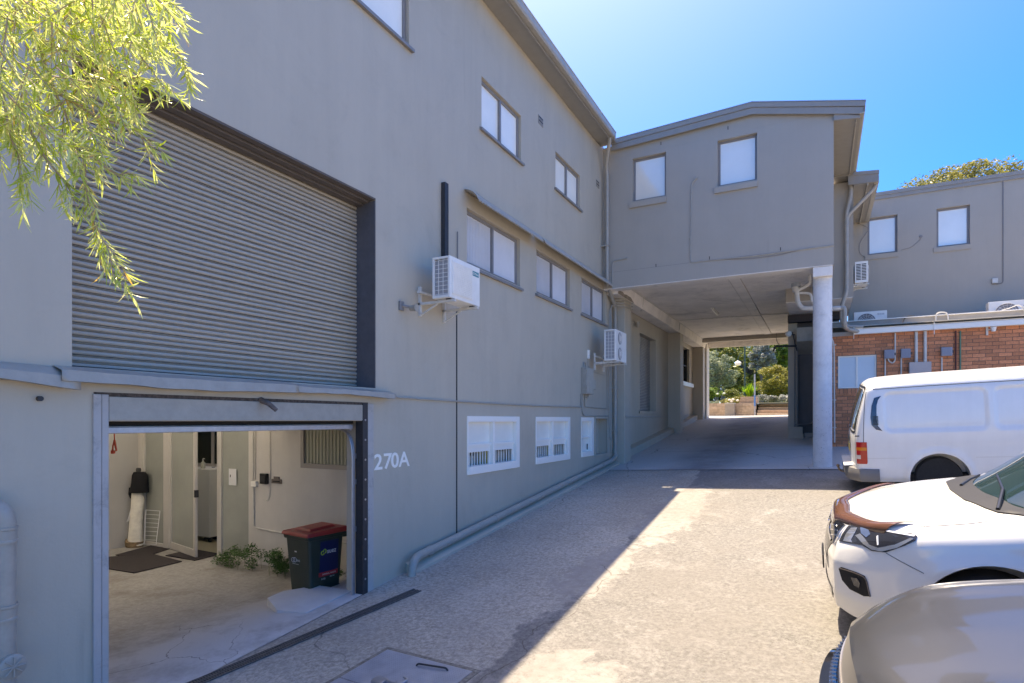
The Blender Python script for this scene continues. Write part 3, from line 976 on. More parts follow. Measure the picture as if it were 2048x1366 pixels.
MB().box(wx0 + .05, wx1 - .04, GYW + .03, GYW + .04, wzb + .06, .05).build('pane', mat('green_pane', (.40, .40, .28), .25, var=.12, vscale=3), gw)
for k in range(14):
    x = wx0 + .1 + (wx1 - wx0 - .2) * k / 13
    MB().box(x, x + .035, GYW + .018, GYW + .026, wzb + .07, .04).build('blind_slat', mat('blind_slat', (.48, .47, .36), .5), gw)
# partition of frosted glass
M_FROST = mat('frosted_partition', (.36, .37, .33), .22, var=.10, vscale=1.3)
M_ALU = mat('partition_frame', (.66, .62, .57), .4, metal=.2, var=.05)
ps = [gxp(x) for x in (288, 333, 341, 393, 437, 443, 497)]
pt = GYW
par = MB().box(ps[0], ps[0] + .06, pt - .03, pt + .04, GF, .1).box(ps[1] - .05, ps[2], pt - .03, pt + .04, GF, .1)
par.box(ps[0] + .061, ps[1] - .051, pt - .02, pt + .03, GF, GF + .08)
par = par.build('partition', M_ALU, MBD, bevel=.004)
MB().box(ps[4], ps[5] + .03, pt - .03, pt + .04, GF, .1).box(ps[5] + .031, ps[6], pt - .02, pt + .03, GF, GF + .06).build('partition', M_ALU, MBD, bevel=.004)
MB().box(ps[0] + .06, ps[1] - .05, pt, pt + .01, GF + .08, .1).build('glass_panel', M_FROST, par)
MB().box(ps[5] + .03, ps[6], pt, pt + .01, GF + .06, .1).build('glass_panel', M_FROST, par)
# door leaf standing a little open towards us
c0 = Vector((ps[2], pt, 0)); c1 = Vector((atY(393, 840, pt - .22).x, pt - .22, 0))
dv = (c1 - c0); L_ = dv.length; dv.normalize(); nv = Vector((-dv.y, dv.x, 0))


def obox(m, a, b, z0, z1, t0, t1):
    q = [c0 + dv * a + nv * t0, c0 + dv * b + nv * t0, c0 + dv * b + nv * t1, c0 + dv * a + nv * t1]
    m.hexa([(p_.x, p_.y, z0) for p_ in q], [(p_.x, p_.y, z1) for p_ in q]); return m


dm = MB(); zt = .0
obox(dm, 0, .07, GF + .02, zt, -.02, .02); obox(dm, L_ - .08, L_, GF + .02, zt, -.02, .02)
obox(dm, .07, L_ - .08, GF + .02, GF + .14, -.02, .02); obox(dm, .07, L_ - .08, zt - .1, zt, -.02, .02)
dl = dm.build('glass_door', M_ALU, MBD, bevel=.004)
obox(MB(), .07, L_ - .08, GF + .14, zt - .1, -.004, .004).build('glass_panel', M_FROST, dl)
obox(MB(), L_ - .03, L_ + .012, GF + 1.0, GF + 1.12, -.03, .03).build('lock', M_DKSTEEL, dl)
# white boxed pier between back wall and partition
MB().box(GXB, ps[0], pt - .04, pt + .15, -2.6, .1).build('corner_pier', M_INT, MBD)
# shop room behind the partition
MB().box(-13, -6.5, 8.6, 8.7, -2.6, .3).build('shop_rear_wall', mat('shop_wall', (.75, .70, .55), .7), MBD)
MB().box(-13.1, -13, 6.3, 8.7, -2.6, .3).build('shop_side_wall', MATS['shop_wall'], MBD)
MB().box(-13, -6.5, 6.45, 8.6, GF - .05, GF + .004).build('shop_floor', mat('shop_floor', (.45, .40, .27), .5), MBD)
MB().box(-13, -7.4, 6.501, 8.6, .10, .105).build('added_translucent_roof', M_POLY, MBD)  # same added sheet over the shop, to brighten it
MB().box(-7.40, -6.5, 6.5, 8.6, .1, .15).build('shop_ceiling', M_INTB, MBD)
sw = MB()
xw0, xw1 = atY(385, 840, 8.55).x, atY(450, 840, 8.55).x
sw.box(xw0, xw1, 8.55, 8.6, -1.05, -.99).box(xw0, xw1, 8.55, 8.6, -.10, .0)
xm = atY(425, 840, 8.55).x
sw.box(xm - .05, xm + .05, 8.55, 8.6, -.99, -.10)
sw = sw.build('window', M_ALU, MBD)
MB().box(xw0, xw1, 8.57, 8.58, -.99, -.1).build('pane', mat('dark_green_pane', (.012, .022, .018), .12), sw)
# conduits on the garage wall
yg = GYW - .015
def gp(px, py): q = atY(px, py, yg); return (q.x, q.y, q.z)
pipe('conduit', [(gp(506, 840)[0], yg, .05), gp(506, 970)], .011, M_OFFW, MBD)
pipe('conduit', [(gp(510, 840)[0], yg, .05), gp(510, 960)], .009, M_OFFW, MBD)
pipe('conduit', [gp(507, 972), gp(508, 1055), gp(575, 1068), gp(703, 1087)], .013, M_OFFW, MBD)
pipe('cable', [(gp(540, 840)[0], yg, .05), gp(540, 985), gp(536, 1003), gp(530, 1000)], .007, M_OFFW, MBD)
q0 = gp(505, 962); q1 = gp(515, 973)
MB().box(q0[0], q1[0], GYW - .05, GYW, q1[2], q0[2]).build('junction_box', M_WHITE, MBD, bevel=.004)

# eave return strip / downpipe at far left of the picture
px_ = atX(8, 1100, WX + .12)
pipe('soil_pipe', [(WX - .0, px_.y - .25, wz(8, 1010) + .05), (WX + .12, px_.y, wz(8, 1010) - .0), (WX + .12, px_.y, wz(8, 1040) - .1), (WX + .12, px_.y, -2.6)], .062, M_METALP, MBD, .12, 16)
for py in (1225, 1070):
    z = atX(8, py, WX + .12).z
    MB().lathe([(.066, -.05), (.073, -.05), (.073, -.035), (.067, -.03), (.067, .03), (.073, .035), (.073, .05), (.066, .05)], (WX + .12, px_.y, z), 18).build('pipe_socket', M_METALP, MBD, smooth=True)
zc = atX(8, 1330, WX + .12).z
cap = MB().lathe([(0, 0), (.075, 0), (.075, .03), (.068, .035), (0, .04)], (WX + .17, px_.y + .015, zc), 20, 'x').build('inspection_cap', M_METALP, MBD, smooth=True)
rb = MB()
for k in range(4):
    a = PI * k / 4
    dy_, dz_ = math.cos(a) * .062, math.sin(a) * .062
    rb.tube([(WX + .215, px_.y + .015 - dy_, zc - dz_), (WX + .215, px_.y + .015 + dy_, zc + dz_)], .005, 5)
rb.build('cap_rib', M_METALP, cap)

# high window under the overpass + small white shade, big side shutter
y0, y1, z0, z1 = SD
rs2 = MB().box(RX - .22, RX - .2, y0 - .1, y1 + .1, z0 - .1, z1 + .1).build('roller_shutter', M_DKSTEEL, MBD)
me2 = me_s.copy(); me2.name = 'slat'
co = np.array([v.co for v in me2.vertices]); co[:, 1] = (co[:, 1] - SH[0]) / (SH[1] - SH[0]) * (y1 - y0) + y0
for v, q in zip(me2.vertices, co): v.co = q
me2.materials.clear(); me2.materials.append(mat('shutter_grey', (.40, .375, .35), .45, var=.1, isl=.05))
for k in range(49):
    o = bpy.data.objects.new('slat', me2); C.objects.link(o); o.parent = rs2
    o.location = (RX - .195, 0, z0 + hs * k - .02)
MB().box(RX - .02, RX + .03, y0 - .1, y1 + .1, z0 - .08, z0).build('shutter_sill', M_WALL, MBD)
y0, y1, z0, z1 = HW
hw = MB().box(RX - .15, RX - .1, y0, y0 + .05, z0, z1).box(RX - .15, RX - .1, y1 - .05, y1, z0, z1).box(RX - .15, RX - .1, y0 + .05, y1 - .05, (z0 + z1) / 2 - .02, (z0 + z1) / 2 + .02).build('window', M_DKSTEEL, MBD)
MB().box(RX - .17, RX - .16, y0, y1, z0, z1).build('pane', M_BLACKG, hw)
MB().hexa([(RX, y0 - .1, z0 - .12), (RX + .16, y0 - .1, z0 - .2), (RX + .16, y1 + .1, z0 - .2), (RX, y1 + .1, z0 - .12)],
          [(RX, y0 - .1, z0 + .02), (RX + .16, y0 - .1, z0 - .04), (RX + .16, y1 + .1, z0 - .04), (RX, y1 + .1, z0 + .02)]).build('sill', M_WHITE, hw)

# house number -------------------------------------------------------
hn = thing('house_number', 'white house number 270A fixed on the grey wall right of the garage', 'house number', (WX, 5.7, -.5))
z_b = wz(747, 940)
dig = [('2', 747), ('7', 766), ('0', 781), ('A', 797)]
for ch, px in dig:
    M_ = basis((WX + .003, wy(px), wz(px, 940 - (px - 747) * .13)), (0, 1, 0), (0, 0, 1))
    o = text_obj(ch, .265, M_WHITE, hn, M_, 'digit' if ch != 'A' else 'letter', .004, sx=1.2, weight=.004)
    o.matrix_parent_inverse = hn.matrix_basis.inverted()
MB().prism([(WX - .05, 13.3, ZT + .06), (-16.5, 13.3, ZT + .9), (-16.5, 13.3, ZT + .98), (WX - .05, 13.3, ZT + .14)], (0, 14.2, 0)).build('roof', M_TRIM, MBD)

MB().box(-4.80, RE - .02, 13.27, 13.66, ZT + .05, ZT + .09).build('sun_gap_cover', M_TRIM, MBD)  # unseen strip added to block sun between the two roofs
# ================================================================== OVERPASS BUILDING
OB = thing('overpass_building', 'grey upper storey bridging the driveway on a round pale column', 'building', (-2, BY, 3.2))


def by(px, py): q = atY(px, py, BY); return (q.x, q.z)


RXE = .25                     # right face
ridge = (by(1505, 203)[0], 6.86); rend = (.80, 6.36); lend = (-4.46, 6.74)
wz1 = [(-3.97, -3.17, by(1265, 402)[1] + .02, by(1331, 300)[1]), (-2.05, -1.20, by(1434, 376)[1] + .02, by(1514, 260)[1])]
wz1 = [(by(1265, 400)[0], by(1332, 400)[0], 5.22, 6.24), (by(1435, 400)[0], by(1514, 400)[0], 5.22, 6.24)]
# face with a sloping head: rectangle up to 6.30 and a gable above
wall_grid(BY, .2, (WX + .003, RXE), (3.59, 6.32), wz1, 'y').build('front_wall', M_WALL2, OB)
MB().prism([(WX + .003, BY, 6.321), (RXE, BY, 6.321), (RXE, BY, 6.36), (ridge[0], BY, 6.72), (WX + .003, BY, 6.64)], (0, .2, 0)).build('gable_wall', M_WALL2, OB)
MB().box(WX + .003, RXE, BY - .004, BY + .3, 3.2, 3.586).build('floor_beam', M_WALL2, OB)
MB().box(WX + .01, RXE - .02, BY - .002, BY + .296, 3.185, 3.2).build('beam_underside', M_SOFFIT, OB)
MB().box(RXE - .2, RXE, BY + .2, 17.0, 3.2, 6.3).build('side_wall', M_WALL2, OB)
MB().box(-4.6, RXE, 27.0, 27.2, 3.2, 6.6).build('rear_wall', M_WALL2, OB)
# slab underside with board marks
sf = MB()
for i in range(5):
    y0 = BY + .3 + i * 2.62; y1 = y0 + 2.60
    sf.box(WX - .1, -2.36, y0, y1, 3.45, 3.55)
    sf2 = None
ys_ = [BY + .3, 17.1, 20.3, 23.2, 25.4, 27.15]
for i in range(5):
    for (xa_, xb_) in ((WX - .1, -1.995), (-1.705, .25)):
        MB().box(xa_, xb_, ys_[i] + .008, ys_[i + 1] - .008, 3.45, 3.52).build('soffit_slab', M_SOFFIT, OB)
    MB().box(-1.98, -1.72, ys_[i], ys_[i + 1], 3.437, 3.52).build('soffit_strip', M_SOFFIT, OB)
MB().box(WX - .1, RXE, BY + .3, 27.2, 3.53, 3.7).build('slab', M_SOFFIT, OB)
MB().box(-4.40, 1.0, 25.6, 25.85, 3.28, 3.45).build('cross_beam', M_WALL2, OB)
MB().box(-4.40, .25, 26.95, 27.2, 3.22, 3.45).build('end_beam', M_SOFFIT, OB)
# haunch beam along the left, over the pillars
MB().hexa([(WX - .12, BY + .3, 3.12), (-4.42, BY + .3, 3.12), (-4.42, 26.9, 3.12), (WX - .12, 26.9, 3.12)],
          [(WX - .12, BY + .3, 3.45), (-4.38, BY + .3, 3.45), (-4.38, 26.9, 3.45), (WX - .12, 26.9, 3.45)]).build('edge_beam', M_SOFFIT, OB)
# cracks of peeled render near the first pillar
MB().prism([(-4.415, BY + .31, 3.125), (-4.415, 15.4, 3.125), (-4.41, 15.0, 3.26), (-4.41, 14.5, 3.2), (-4.41, BY + .31, 3.34)], (.004, 0, 0)).build('render_patch', mat('damp_patch', (.30, .26, .21), .9, var=.3, vscale=6), OB)
# roof: fascia boards in two steps, soffit on the right, gutter
yf = BY - .10
top = [lend, ridge, rend]
for k, (d0, d1, yy, mm) in enumerate(((0, -.10, yf - .02, M_TRIM), (-.105, -.24, yf, M_TRIM))):
    for a, b in ((lend, ridge), (ridge, (rend[0] - (.0 if k == 0 else .03), rend[1]))):
        MB().prism([(a[0], yy, a[1] + d1), (b[0], yy, b[1] + d1), (b[0], yy, b[1] + d0), (a[0], yy, a[1] + d0)], (0, .03, 0)).build('barge_board', mm, OB)
for a, b in ((lend, ridge), (ridge, rend)):
    MB().prism([(a[0], yf - .03, a[1] + .004), (b[0] + .01, yf - .03, b[1] + .004), (b[0] + .01, yf - .03, b[1] + .02), (a[0], yf - .03, a[1] + .02)], (0, 17.0 - yf + .03 if b is rend else 13.5, 0)).build('roof_sheet', mat('roof_metal', (.45, .46, .48), .35, metal=.4), OB)
zs = 6.13
MB().hexa([(RXE, BY + .0, zs), (.72, BY + .0, zs - .06), (.72, 17, zs - .06), (RXE, 17, zs)], [(RXE, BY, zs + .02), (.72, BY, zs - .04), (.72, 17, zs - .04), (RXE, 17, zs + .02)]).build('soffit', M_TRIM, OB)
MB().prism([(RXE, yf + .03, zs - .005), (.70, yf + .03, zs - .06), (.72, yf + .03, rend[1] - .25), (RXE, yf + .03, rend[1] - .1)], (0, .07, 0)).build('eave_return', M_TRIM, OB)
g0 = .70
prof = [(g0, 0), (g0 + .075, 0), (g0 + .095, .02), (g0 + .10, .13), (g0 + .108, .14), (g0 + .09, .14), (g0 + .085, .03), (g0, .012)]
MB().prism([(x, yf - .02, 6.13 + z) for x, z in prof], (0, 3.4, 0)).build('gutter', M_METALP, OB)
MB().box(.64, .66, yf + .1, 17, zs - .075, zs - .045).build('soffit_batten', M_METALP, OB)
# column and its head
cxp = atY(1645, 932, 14.0); cx_c = cxp.x; cy_c = 14.02
zb = gz(cx_c, cy_c)
MB().lathe([(.185, zb - .2), (.185, zb + .02), (.182, zb + .03), (.182, 2.18), (.178, 2.185), (.178, 2.20), (.182, 2.205), (.182, 3.0)], (cx_c, cy_c, 0), 40).build('column', M_COLUMN, OB, smooth=True)
pk = MB()
for _ in range(60):
    a = random.uniform(-2.7, -.4); z = zb + random.uniform(.1, 1.25)
    r_ = .1825; q = Vector((cx_c + r_ * math.cos(a), cy_c + r_ * math.sin(a), z)); t_ = Vector((-math.sin(a), math.cos(a), 0)); s1 = random.uniform(.004, .011); s2 = random.uniform(.002, .005)
    nn = Vector((math.cos(a), math.sin(a), 0)) * .002
    pk.add([q - t_ * s1 + nn, q - Vector((0, 0, s2)) + nn, q + t_ * s1 + nn, q + Vector((0, 0, s2)) + nn], [(0, 1, 2, 3)])
pk.build('pitting', mat('pit', (.16, .15, .14), .9), OB, kind='stuff')
MB().box(cx_c - .178, RXE - .02, BY + .01, BY + .5, 2.98, 3.18).build('column_head', M_SOFFIT, OB, bevel=.01)
# windows
for (x0, x1, z0, z1) in wz1:
    m = MB(); f = .05; yy = BY + .09
    m.box(x0, x0 + f, yy, yy + .05, z0, z1).box(x1 - f, x1, yy, yy + .05, z0, z1).box(x0 + f, x1 - f, yy, yy + .05, z1 - f, z1).box(x0 + f, x1 - f, yy, yy + .05, z0, z0 + f)
    win = m.build('window', M_FRAME, OB)
    MB().box(x0 + f - .003, x1 - f + .003, yy + .02, yy + .03, z0 + f - .003, z1 - f + .003).build('pane', M_PANEB, win)
    MB().hexa([(x0 - .06, BY - .05, z0 - .16), (x1 + .01, BY - .05, z0 - .16), (x1 + .01, BY + .1, z0 - .16), (x0 - .06, BY + .1, z0 - .16)],
              [(x0 - .06, BY - .05, z0 - .04), (x1 + .01, BY - .05, z0 - .04), (x1 + .01, BY + .1, z0 + .002), (x0 - .06, BY + .1, z0 + .002)]).build('sill', M_WALL2, win)
yc = BY - .014
b_ = lambda px, py: (by(px, py)[0], yc, by(px, py)[1])
pipe('conduit', [b_(1392, 358), b_(1383, 368), b_(1381, 526), (by(1400, 523)[0], yc, by(1400, 523)[1]), b_(1500, 513), b_(1668, 491)], .014, M_METALP, OB, .08, 6)
pipe('cable', [b_(1430, 519), b_(1500, 518), b_(1560, 510), b_(1610, 498), b_(1666, 491)], .006, M_FRAME, OB, .1, 5)
MB().lathe([(0, -.03), (.03, -.03), (.035, 0), (0, .002)], (by(1392, 356)[0], BY, by(1392, 356)[1]), 12, 'y').build('cable_cap', M_METALP, OB)
MB().lathe([(0, -.025), (.025, -.025), (.025, 0), (0, .002)], (by(1380, 474)[0], BY, by(1380, 474)[1]), 10, 'y').build('cable_cap', M_METALP, OB)
pipe('conduit', [b_(1225, 577), b_(1225, 522), b_(1255, 517)], .013, M_METALP, OB, .12, 6)
for px, py in ((1322, 287), (1456, 256), (1312, 531), (1419, 516), (1561, 498)):
    x, z = by(px, py); MB().box(x - .008, x + .008, BY - .006, BY, z - .035, z + .035).build('weep_slot', M_DKSTEEL, OB)
MB().box(WX + .01, RXE, BY - .0045, BY - .001, 3.586, 3.592).build('floor_line', M_FRAME, OB)
# conduits under the slab
pipe('conduit', [(-4.36, BY + .35, 3.42), (-4.36, 20.2, 3.42), (-4.3, 20.5, 3.43), (.2, 20.9, 3.43)], .016, M_OFFW, OB, .1, 6)
pipe('conduit', [(-4.37, 16.2, 3.43), (-4.40, 16.25, 3.2), (-4.5, 16.4, 3.09)], .014, M_OFFW, OB, .08, 6)
pipe('conduit', [(-4.37, 21.0, 3.43), (-4.40, 21.05, 3.15), (-4.55, 21.1, 3.1)], .014, M_OFFW, OB, .08, 6)
pipe('conduit', [(-4.36, 20.4, 3.42), (-4.36, 25.6, 3.42)], .012, M_OFFW, OB, .1, 6)
# drain pipework hung under the slab near the column
q = lambda px, py, y=15.6: tuple(atY(px, py, y))
M_PVC = mat('white_pvc', (.66, .64, .60), .4, var=.1, vscale=8)
def drain(pts, r): return pipe('drain_pipe', pts, r, M_PVC, OB, .09, 12)
drain([q(1593, 578), q(1595, 604), q(1604, 617), q(1640, 617), q(1670, 617, 15.4), (0.42, 15.4, q(1670, 617, 15.4)[2])], .055)
drain([q(1590, 572), q(1592, 584)], .075)
drain([q(1596, 580), q(1612, 572), (q(1620, 566)[0], 15.6, q(1620, 566)[2]), (q(1620, 540)[0], 15.6, 3.45)], .04)
drain([q(1596, 586), q(1618, 586), q(1623, 592), q(1623, 603), q(1632, 606)], .03)
MB().lathe([(.0, 0), (.1, 0), (.1, .09), (0, .09)], tuple(Vector(q(1592, 574))), 14).build('drain_funnel', mat('grey_cap', (.30, .33, .36), .5), OB)
pipe('drain_pipe', [(.42, 15.4, q(1670, 617, 15.4)[2]), (.50, 15.4, q(1670, 617, 15.4)[2]), (.50, 15.4, q(1672, 655, 15.4)[2]), (.62, 16.6, 2.22), (.85, 16.9, 2.2)], .05, M_METALP, OB, .12, 12)

# ================================================================== RIGHT WING (middle volume) + dark flank of the underpass
RW = thing('side_wing', 'narrow grey upper wing with its own low eave between the overpass and the far wall', 'building', (.5, 17, 3.1))
MB().box(-.80, .74, 17.0, 20.0, 3.1, 6.0).build('wall', M_WALL2, RW)
MB().box(-.8, .73, 17.005, 20.0, 3.08, 3.097).build('underside', M_SOFFIT, RW)
ye = 16.72
MB().prism([(.62, ye, 5.83), (1.26, ye, 5.80), (1.26, ye, 6.05), (.62, ye, 6.12)], (0, .03, 0)).build('fascia', M_TRIM, RW)
MB().prism([(.30, ye - .02, 6.08), (1.27, ye - .02, 5.985), (1.27, ye - .02, 6.07), (.30, ye - .02, 6.17)], (0, 3.3, 0)).build('roof_sheet', M_TRIM, RW)
MB().box(.74, 1.18, ye + .03, 20, 5.80, 5.82).build('soffit', M_TRIM, RW)
MB().box(1.17, 1.27, ye + .03, 20, 5.79, 5.95).build('gutter', M_METALP, RW)
MB().box(1.02, 1.05, ye + .03, 20, 5.76, 5.80).build('soffit_batten', M_METALP, RW)
y_ = 16.9
dpx = atY(1693, 500, y_).x
pipe('downpipe', [(.70, 16.9, 6.10), (.68, 16.9, 5.6), (dpx, y_, 5.2), (dpx, y_, 3.2), (dpx - .1, y_, 2.9), (dpx - .1, y_, 2.45), (dpx - .0, y_ - .02, 2.33), (.95, y_ - .02, 2.3)], .05, M_METALP, RW, .12, 12)
pipe('downpipe', [(1.22, 16.9, 5.82), (1.20, 16.9, 5.72), (dpx + .02, y_, 5.12), (dpx, y_, 4.9)], .045, M_METALP, RW, .1, 12)

DF = thing('underpass_flank', 'dark grey wall with a small hood behind the round column', 'building', (-.3, 19.2, gz(-.3, 19.2)))
MB().box(-.84, -.60, 19.2, 27.2, -1.0, 3.43).build('wall', M_WALL, DF)
MB().box(-.60, .5, 19.45, 27.2, -1.0, 3.08).build('wall', mat('dark_render', (.17, .16, .155), .7, var=.08, vscale=3, stain=.1), DF)  # recessed wall in a darker grey render
MB().box(.5, 14, 19.0, 19.2, -1.0, 2.3).build('wall', M_WALL, DF)
MB().prism([(-.6, 18.9, 2.68), (.5, 18.9, 2.68), (.5, 18.9, 2.28), (-.6, 18.9, 2.28)], (0, .03, 0)).build('hood_board', M_METALP, DF)
MB().prism([(-.6, 18.93, 2.28), (-.6, 19.44, 1.95), (-.6, 19.44, 2.2), (-.6, 18.93, 2.68)], (1.1, 0, 0)).build('hood', M_METALP, DF)
MB().box(-.84, .5, 18.95, 19.19, 2.86, 3.07).build('dark_beam', mat('dark_timber', (.06, .05, .05), .7), DF)
zg = gz(-.6, 19)
MB().box(-.82, -.42, 18.85, 19.2, zg - .1, zg + .12).build('step', M_WALL, DF)
MB().box(-.78, -.45, 18.98, 19.2, zg + .12, zg + .32).build('step', M_WALL, DF)
MB().box(-.40, .2, 19.0, 19.45, zg - .1, zg + .14).build('step', mat('step_pale', (.36, .34, .32), .8, var=.1), DF)
for dx_ in (0, .07):
    pipe('pipe', [(-.66 + dx_, 19.17, zg + .3), (-.66 + dx_, 19.17, 2.5)], .022, M_FRAME, DF, .05, 8)
pipe('pipe', [(-.66, 19.15, zg + .38), (-.25, 19.3, zg + .40), (-.16, 19.40, zg + .5), (-.16, 19.40, zg + 1.0)], .02, M_FRAME, DF, .06, 8)
pipe('pipe', [(-.14, 19.42, zg + .85), (.3, 19.42, zg + .85)], .01, M_FRAME, DF, .06, 6)
MB().lathe([(0, -.04), (.03, -.04), (.03, .04), (0, .04)], (-.16, 19.4, zg + 1.02), 10).build('tap', M_FRAME, DF)

# ================================================================== FAR GREY BUILDING
FY = 20.0
FB = thing('rear_building', 'plain grey building behind the brick one with two square windows', 'building', (4, FY, .3))
f_ = lambda px, py: (atY(px, py, FY).x, atY(px, py, FY).z)
fw = [(f_(1735, 440)[0], f_(1795, 440)[0], 4.82, 5.90), (f_(1873, 440)[0], f_(1940, 440)[0], 4.82, 5.90)]
wall_grid(FY, .25, (.74, 14), (-.8, 6.42), fw, 'y').build('front_wall', M_WALL2, FB)
for i, (x0, x1, z0, z1) in enumerate(fw):
    m = MB(); f = .055; yy = FY + .08
    m.box(x0, x0 + f, yy, yy + .05, z0, z1).box(x1 - f, x1, yy, yy + .05, z0, z1).box(x0 + f, x1 - f, yy, yy + .05, z1 - f, z1).box(x0 + f, x1 - f, yy, yy + .05, z0, z0 + f)
    win = m.build('window', M_FRAME, FB)
    MB().box(x0 + f - .003, x1 - f + .003, yy + .02, yy + .03, z0 + f - .003, z1 - f + .003).build('pane', M_PANEB, win)
    MB().box(x0 - .07, x1 + .02, FY - .03, FY + .08, z0 - .14, z0 - .004).build('sill', M_WALL2, win)
MB().box(.74, 14, FY - .04, FY + .3, 6.40, 6.50).box(.74, 14, FY - .06, FY + .3, 6.502, 6.60).build('parapet_cap', M_TRIM, FB)
MB().box(.6, 14, FY + .3, 27, 6.3, 6.35).build('roof', M_TRIM, FB)
MB().box(13.8, 14, FY + .25, 27, -.8, 6.35).build('side_wall', M_WALL2, FB)
pipe('conduit', [(4.34, FY - .015, 6.6), (4.34, FY - .015, 3.66), (4.10, FY - .015, 3.66), (4.10, FY - .015, 3.72)], .013, M_FRAME, FB, .08, 6)
b0 = f_(1990, 561)
MB().box(b0[0] - .07, b0[0] + .05, FY - .07, FY, b0[1] - .08, b0[1] + .05).build('sensor_box', M_OFFW, FB, bevel=.005)
pipe('cable', [(1.05, FY - .01, 5.75), (1.28, FY - .02, 5.6), (1.02, FY - .01, 5.2), (1.02, FY - .01, 4.9), (1.22, FY - .01, 4.72), (1.22, FY - .01, 4.62)], .006, M_FRAME, FB, .1, 5)
pipe('cable', [(2.05, FY - .01, 4.86), (2.3, FY - .01, 4.9), (2.5, FY - .01, 5.08), (2.52, FY - .01, 5.15)], .006, M_FRAME, FB, .1, 5)
MB().lathe([(0, -.02), (.04, -.02), (.04, 0), (0, .0)], (2.52, FY, 5.18), 10, 'y').build('cable_cap', M_FRAME, FB)

# ================================================================== BRICK BUILDING
KY = 17.0
BB = thing('brick_building', 'low red brick building with a white gutter behind the parked van', 'building', (4, KY, .3))
k_ = lambda px, py: (atY(px, py, KY).x, atY(px, py, KY).z)
X0, X1 = .02, 9.0
ZB0, ZB1 = -.78, 2.12
kw = (k_(1676, 712)[0], k_(1753, 712)[0], .80, 1.62)
wall_grid(KY + .008, .2, (X0, X1), (ZB0 - .4, ZB1 + .02), [kw], 'y').build('mortar_wall', M_MORTAR, BB)
bl, bh, bw, pj = .23, .076, .06, .01
me_b = MB().box(-bl / 2, bl / 2, 0, bw, 0, bh).mesh('brick'); me_h = MB().box(-bl / 4 + .0025, bl / 4 - .0025, 0, bw, 0, bh).mesh('brick')
bm = bmesh.new(); bm.from_mesh(me_b); bmesh.ops.recalc_face_normals(bm, faces=bm.faces); bm.to_mesh(me_b); bm.free()
for me in (me_b, me_h): me.materials.append(M_BRICK)
near = []; rest = []
row = 0; z = ZB0
while z < ZB1 - bh + .02:
    off = (row % 2) * .12
    x = X0 + bl / 2 - off
    while x < X1:
        a, b = x - bl / 2, x + bl / 2
        if a < kw[1] + .005 and b > kw[0] - .005 and z < kw[3] + .005 and z + bh > kw[2] - .09:
            for (c, d) in ((a, min(b, kw[0] - .008)), (max(a, kw[1] + .008), b)):
                if d - c > .05: rest.append((c, d, z))
        elif a < X0: rest.append((X0, b, z))
        else:
            vis = (x < 4.25 and z > .62) or x < .75
            (near if vis else rest).append((x, z) if vis else (a, b, z))
        x += bl + pj
    z += bh + pj; row += 1
near.sort(key=lambda p: (0 if (p[0] > .3 and p[1] > -.6) else 1, -p[0]))
for x, z in near[:285]:
    o = bpy.data.objects.new('brick', me_b); C.objects.link(o); o.parent = BB
    o.matrix_parent_inverse = BB.matrix_basis.inverted()
    o.location = (x + random.uniform(-.002, .002), KY + random.uniform(-.003, .002), z); o.rotation_euler = (0, random.uniform(-.004, .004), random.uniform(-.006, .006))
m = MB()
for x, z in near[285:]: m.box(x - bl / 2, x + bl / 2, KY, KY + bw, z, z + bh)
for a, b, z in rest: m.box(a, b, KY, KY + bw, z, z + bh)
m.build('brick', M_BRICK, BB, kind='stuff')
n_ = int((kw[1] - kw[0] + .1) / .086)
for k in range(n_):
    x = kw[0] - .05 + .086 * (k + .5)
    MB().box(x - .038, x + .038, KY - .02, KY + .05, kw[2] - .165, kw[2] - .008).build('sill_brick', M_BRICK, BB)
x0, x1, z0, z1 = kw; xm = (x0 + x1) / 2; yy = KY + .03
m = MB().box(x0, x0 + .035, yy, yy + .05, z0, z1).box(x1 - .035, x1, yy, yy + .05, z0, z1).box(x0 + .035, x1 - .035, yy, yy + .05, z1 - .035, z1).box(x0 + .035, x1 - .035, yy, yy + .05, z0, z0 + .035).box(xm - .02, xm + .02, yy, yy + .05, z0 + .035, z1 - .035)
win = m.build('window', M_WHITE, BB)
for a, b in ((x0 + .035, xm - .02), (xm + .02, x1 - .035)):
    MB().box(a, b, yy + .02, yy + .03, z0 + .035, z1 - .035).build('pane', mat('blue_pane', (.60, .68, .74), .12, var=.03), win)
# roof, gutter
gx0 = k_(1707, 660)[0]
MB().box(gx0, X1, KY - .16, KY - .03, 2.13, 2.25).build('gutter', M_WHITE, BB, bevel=.006)
MB().hexa([(gx0 - .0, KY - .14, 2.255), (X1, KY - .14, 2.255), (X1, KY + 1.6, 2.40), (gx0, KY + 1.6, 2.40)], [(gx0, KY - .17, 2.275), (X1, KY - .17, 2.275), (X1, KY + 1.6, 2.42), (gx0, KY + 1.6, 2.42)]).build('roof_sheet', M_WHITE, BB)
MB().box(X0, gx0, KY - .02, KY + .1, 2.12, 2.22).build('wall_plate', M_METALP, BB)
MB().box(X0, X1, 18.6, 18.75, 2.2, 2.56).build('parapet', M_METALP, BB)
MB().box(X0, X1, 18.55, 18.78, 2.562, 2.70).build('parapet_top', M_TRIM, BB)
MB().box(X0, X1, 17.1, 19.9, 2.36, 2.38).build('roof', M_METALP, BB)
MB().box(X0, X1, 18.5, 18.54, 2.70, 2.72).build('white_conduit', M_WHITE, BB)
for px in (1707, 1866):
    x = k_(px, 660)[0]; MB().box(x - .006, x + .006, KY - .18, KY - .16, 2.02, 2.31).build('gutter_clip', M_WHITE, BB)
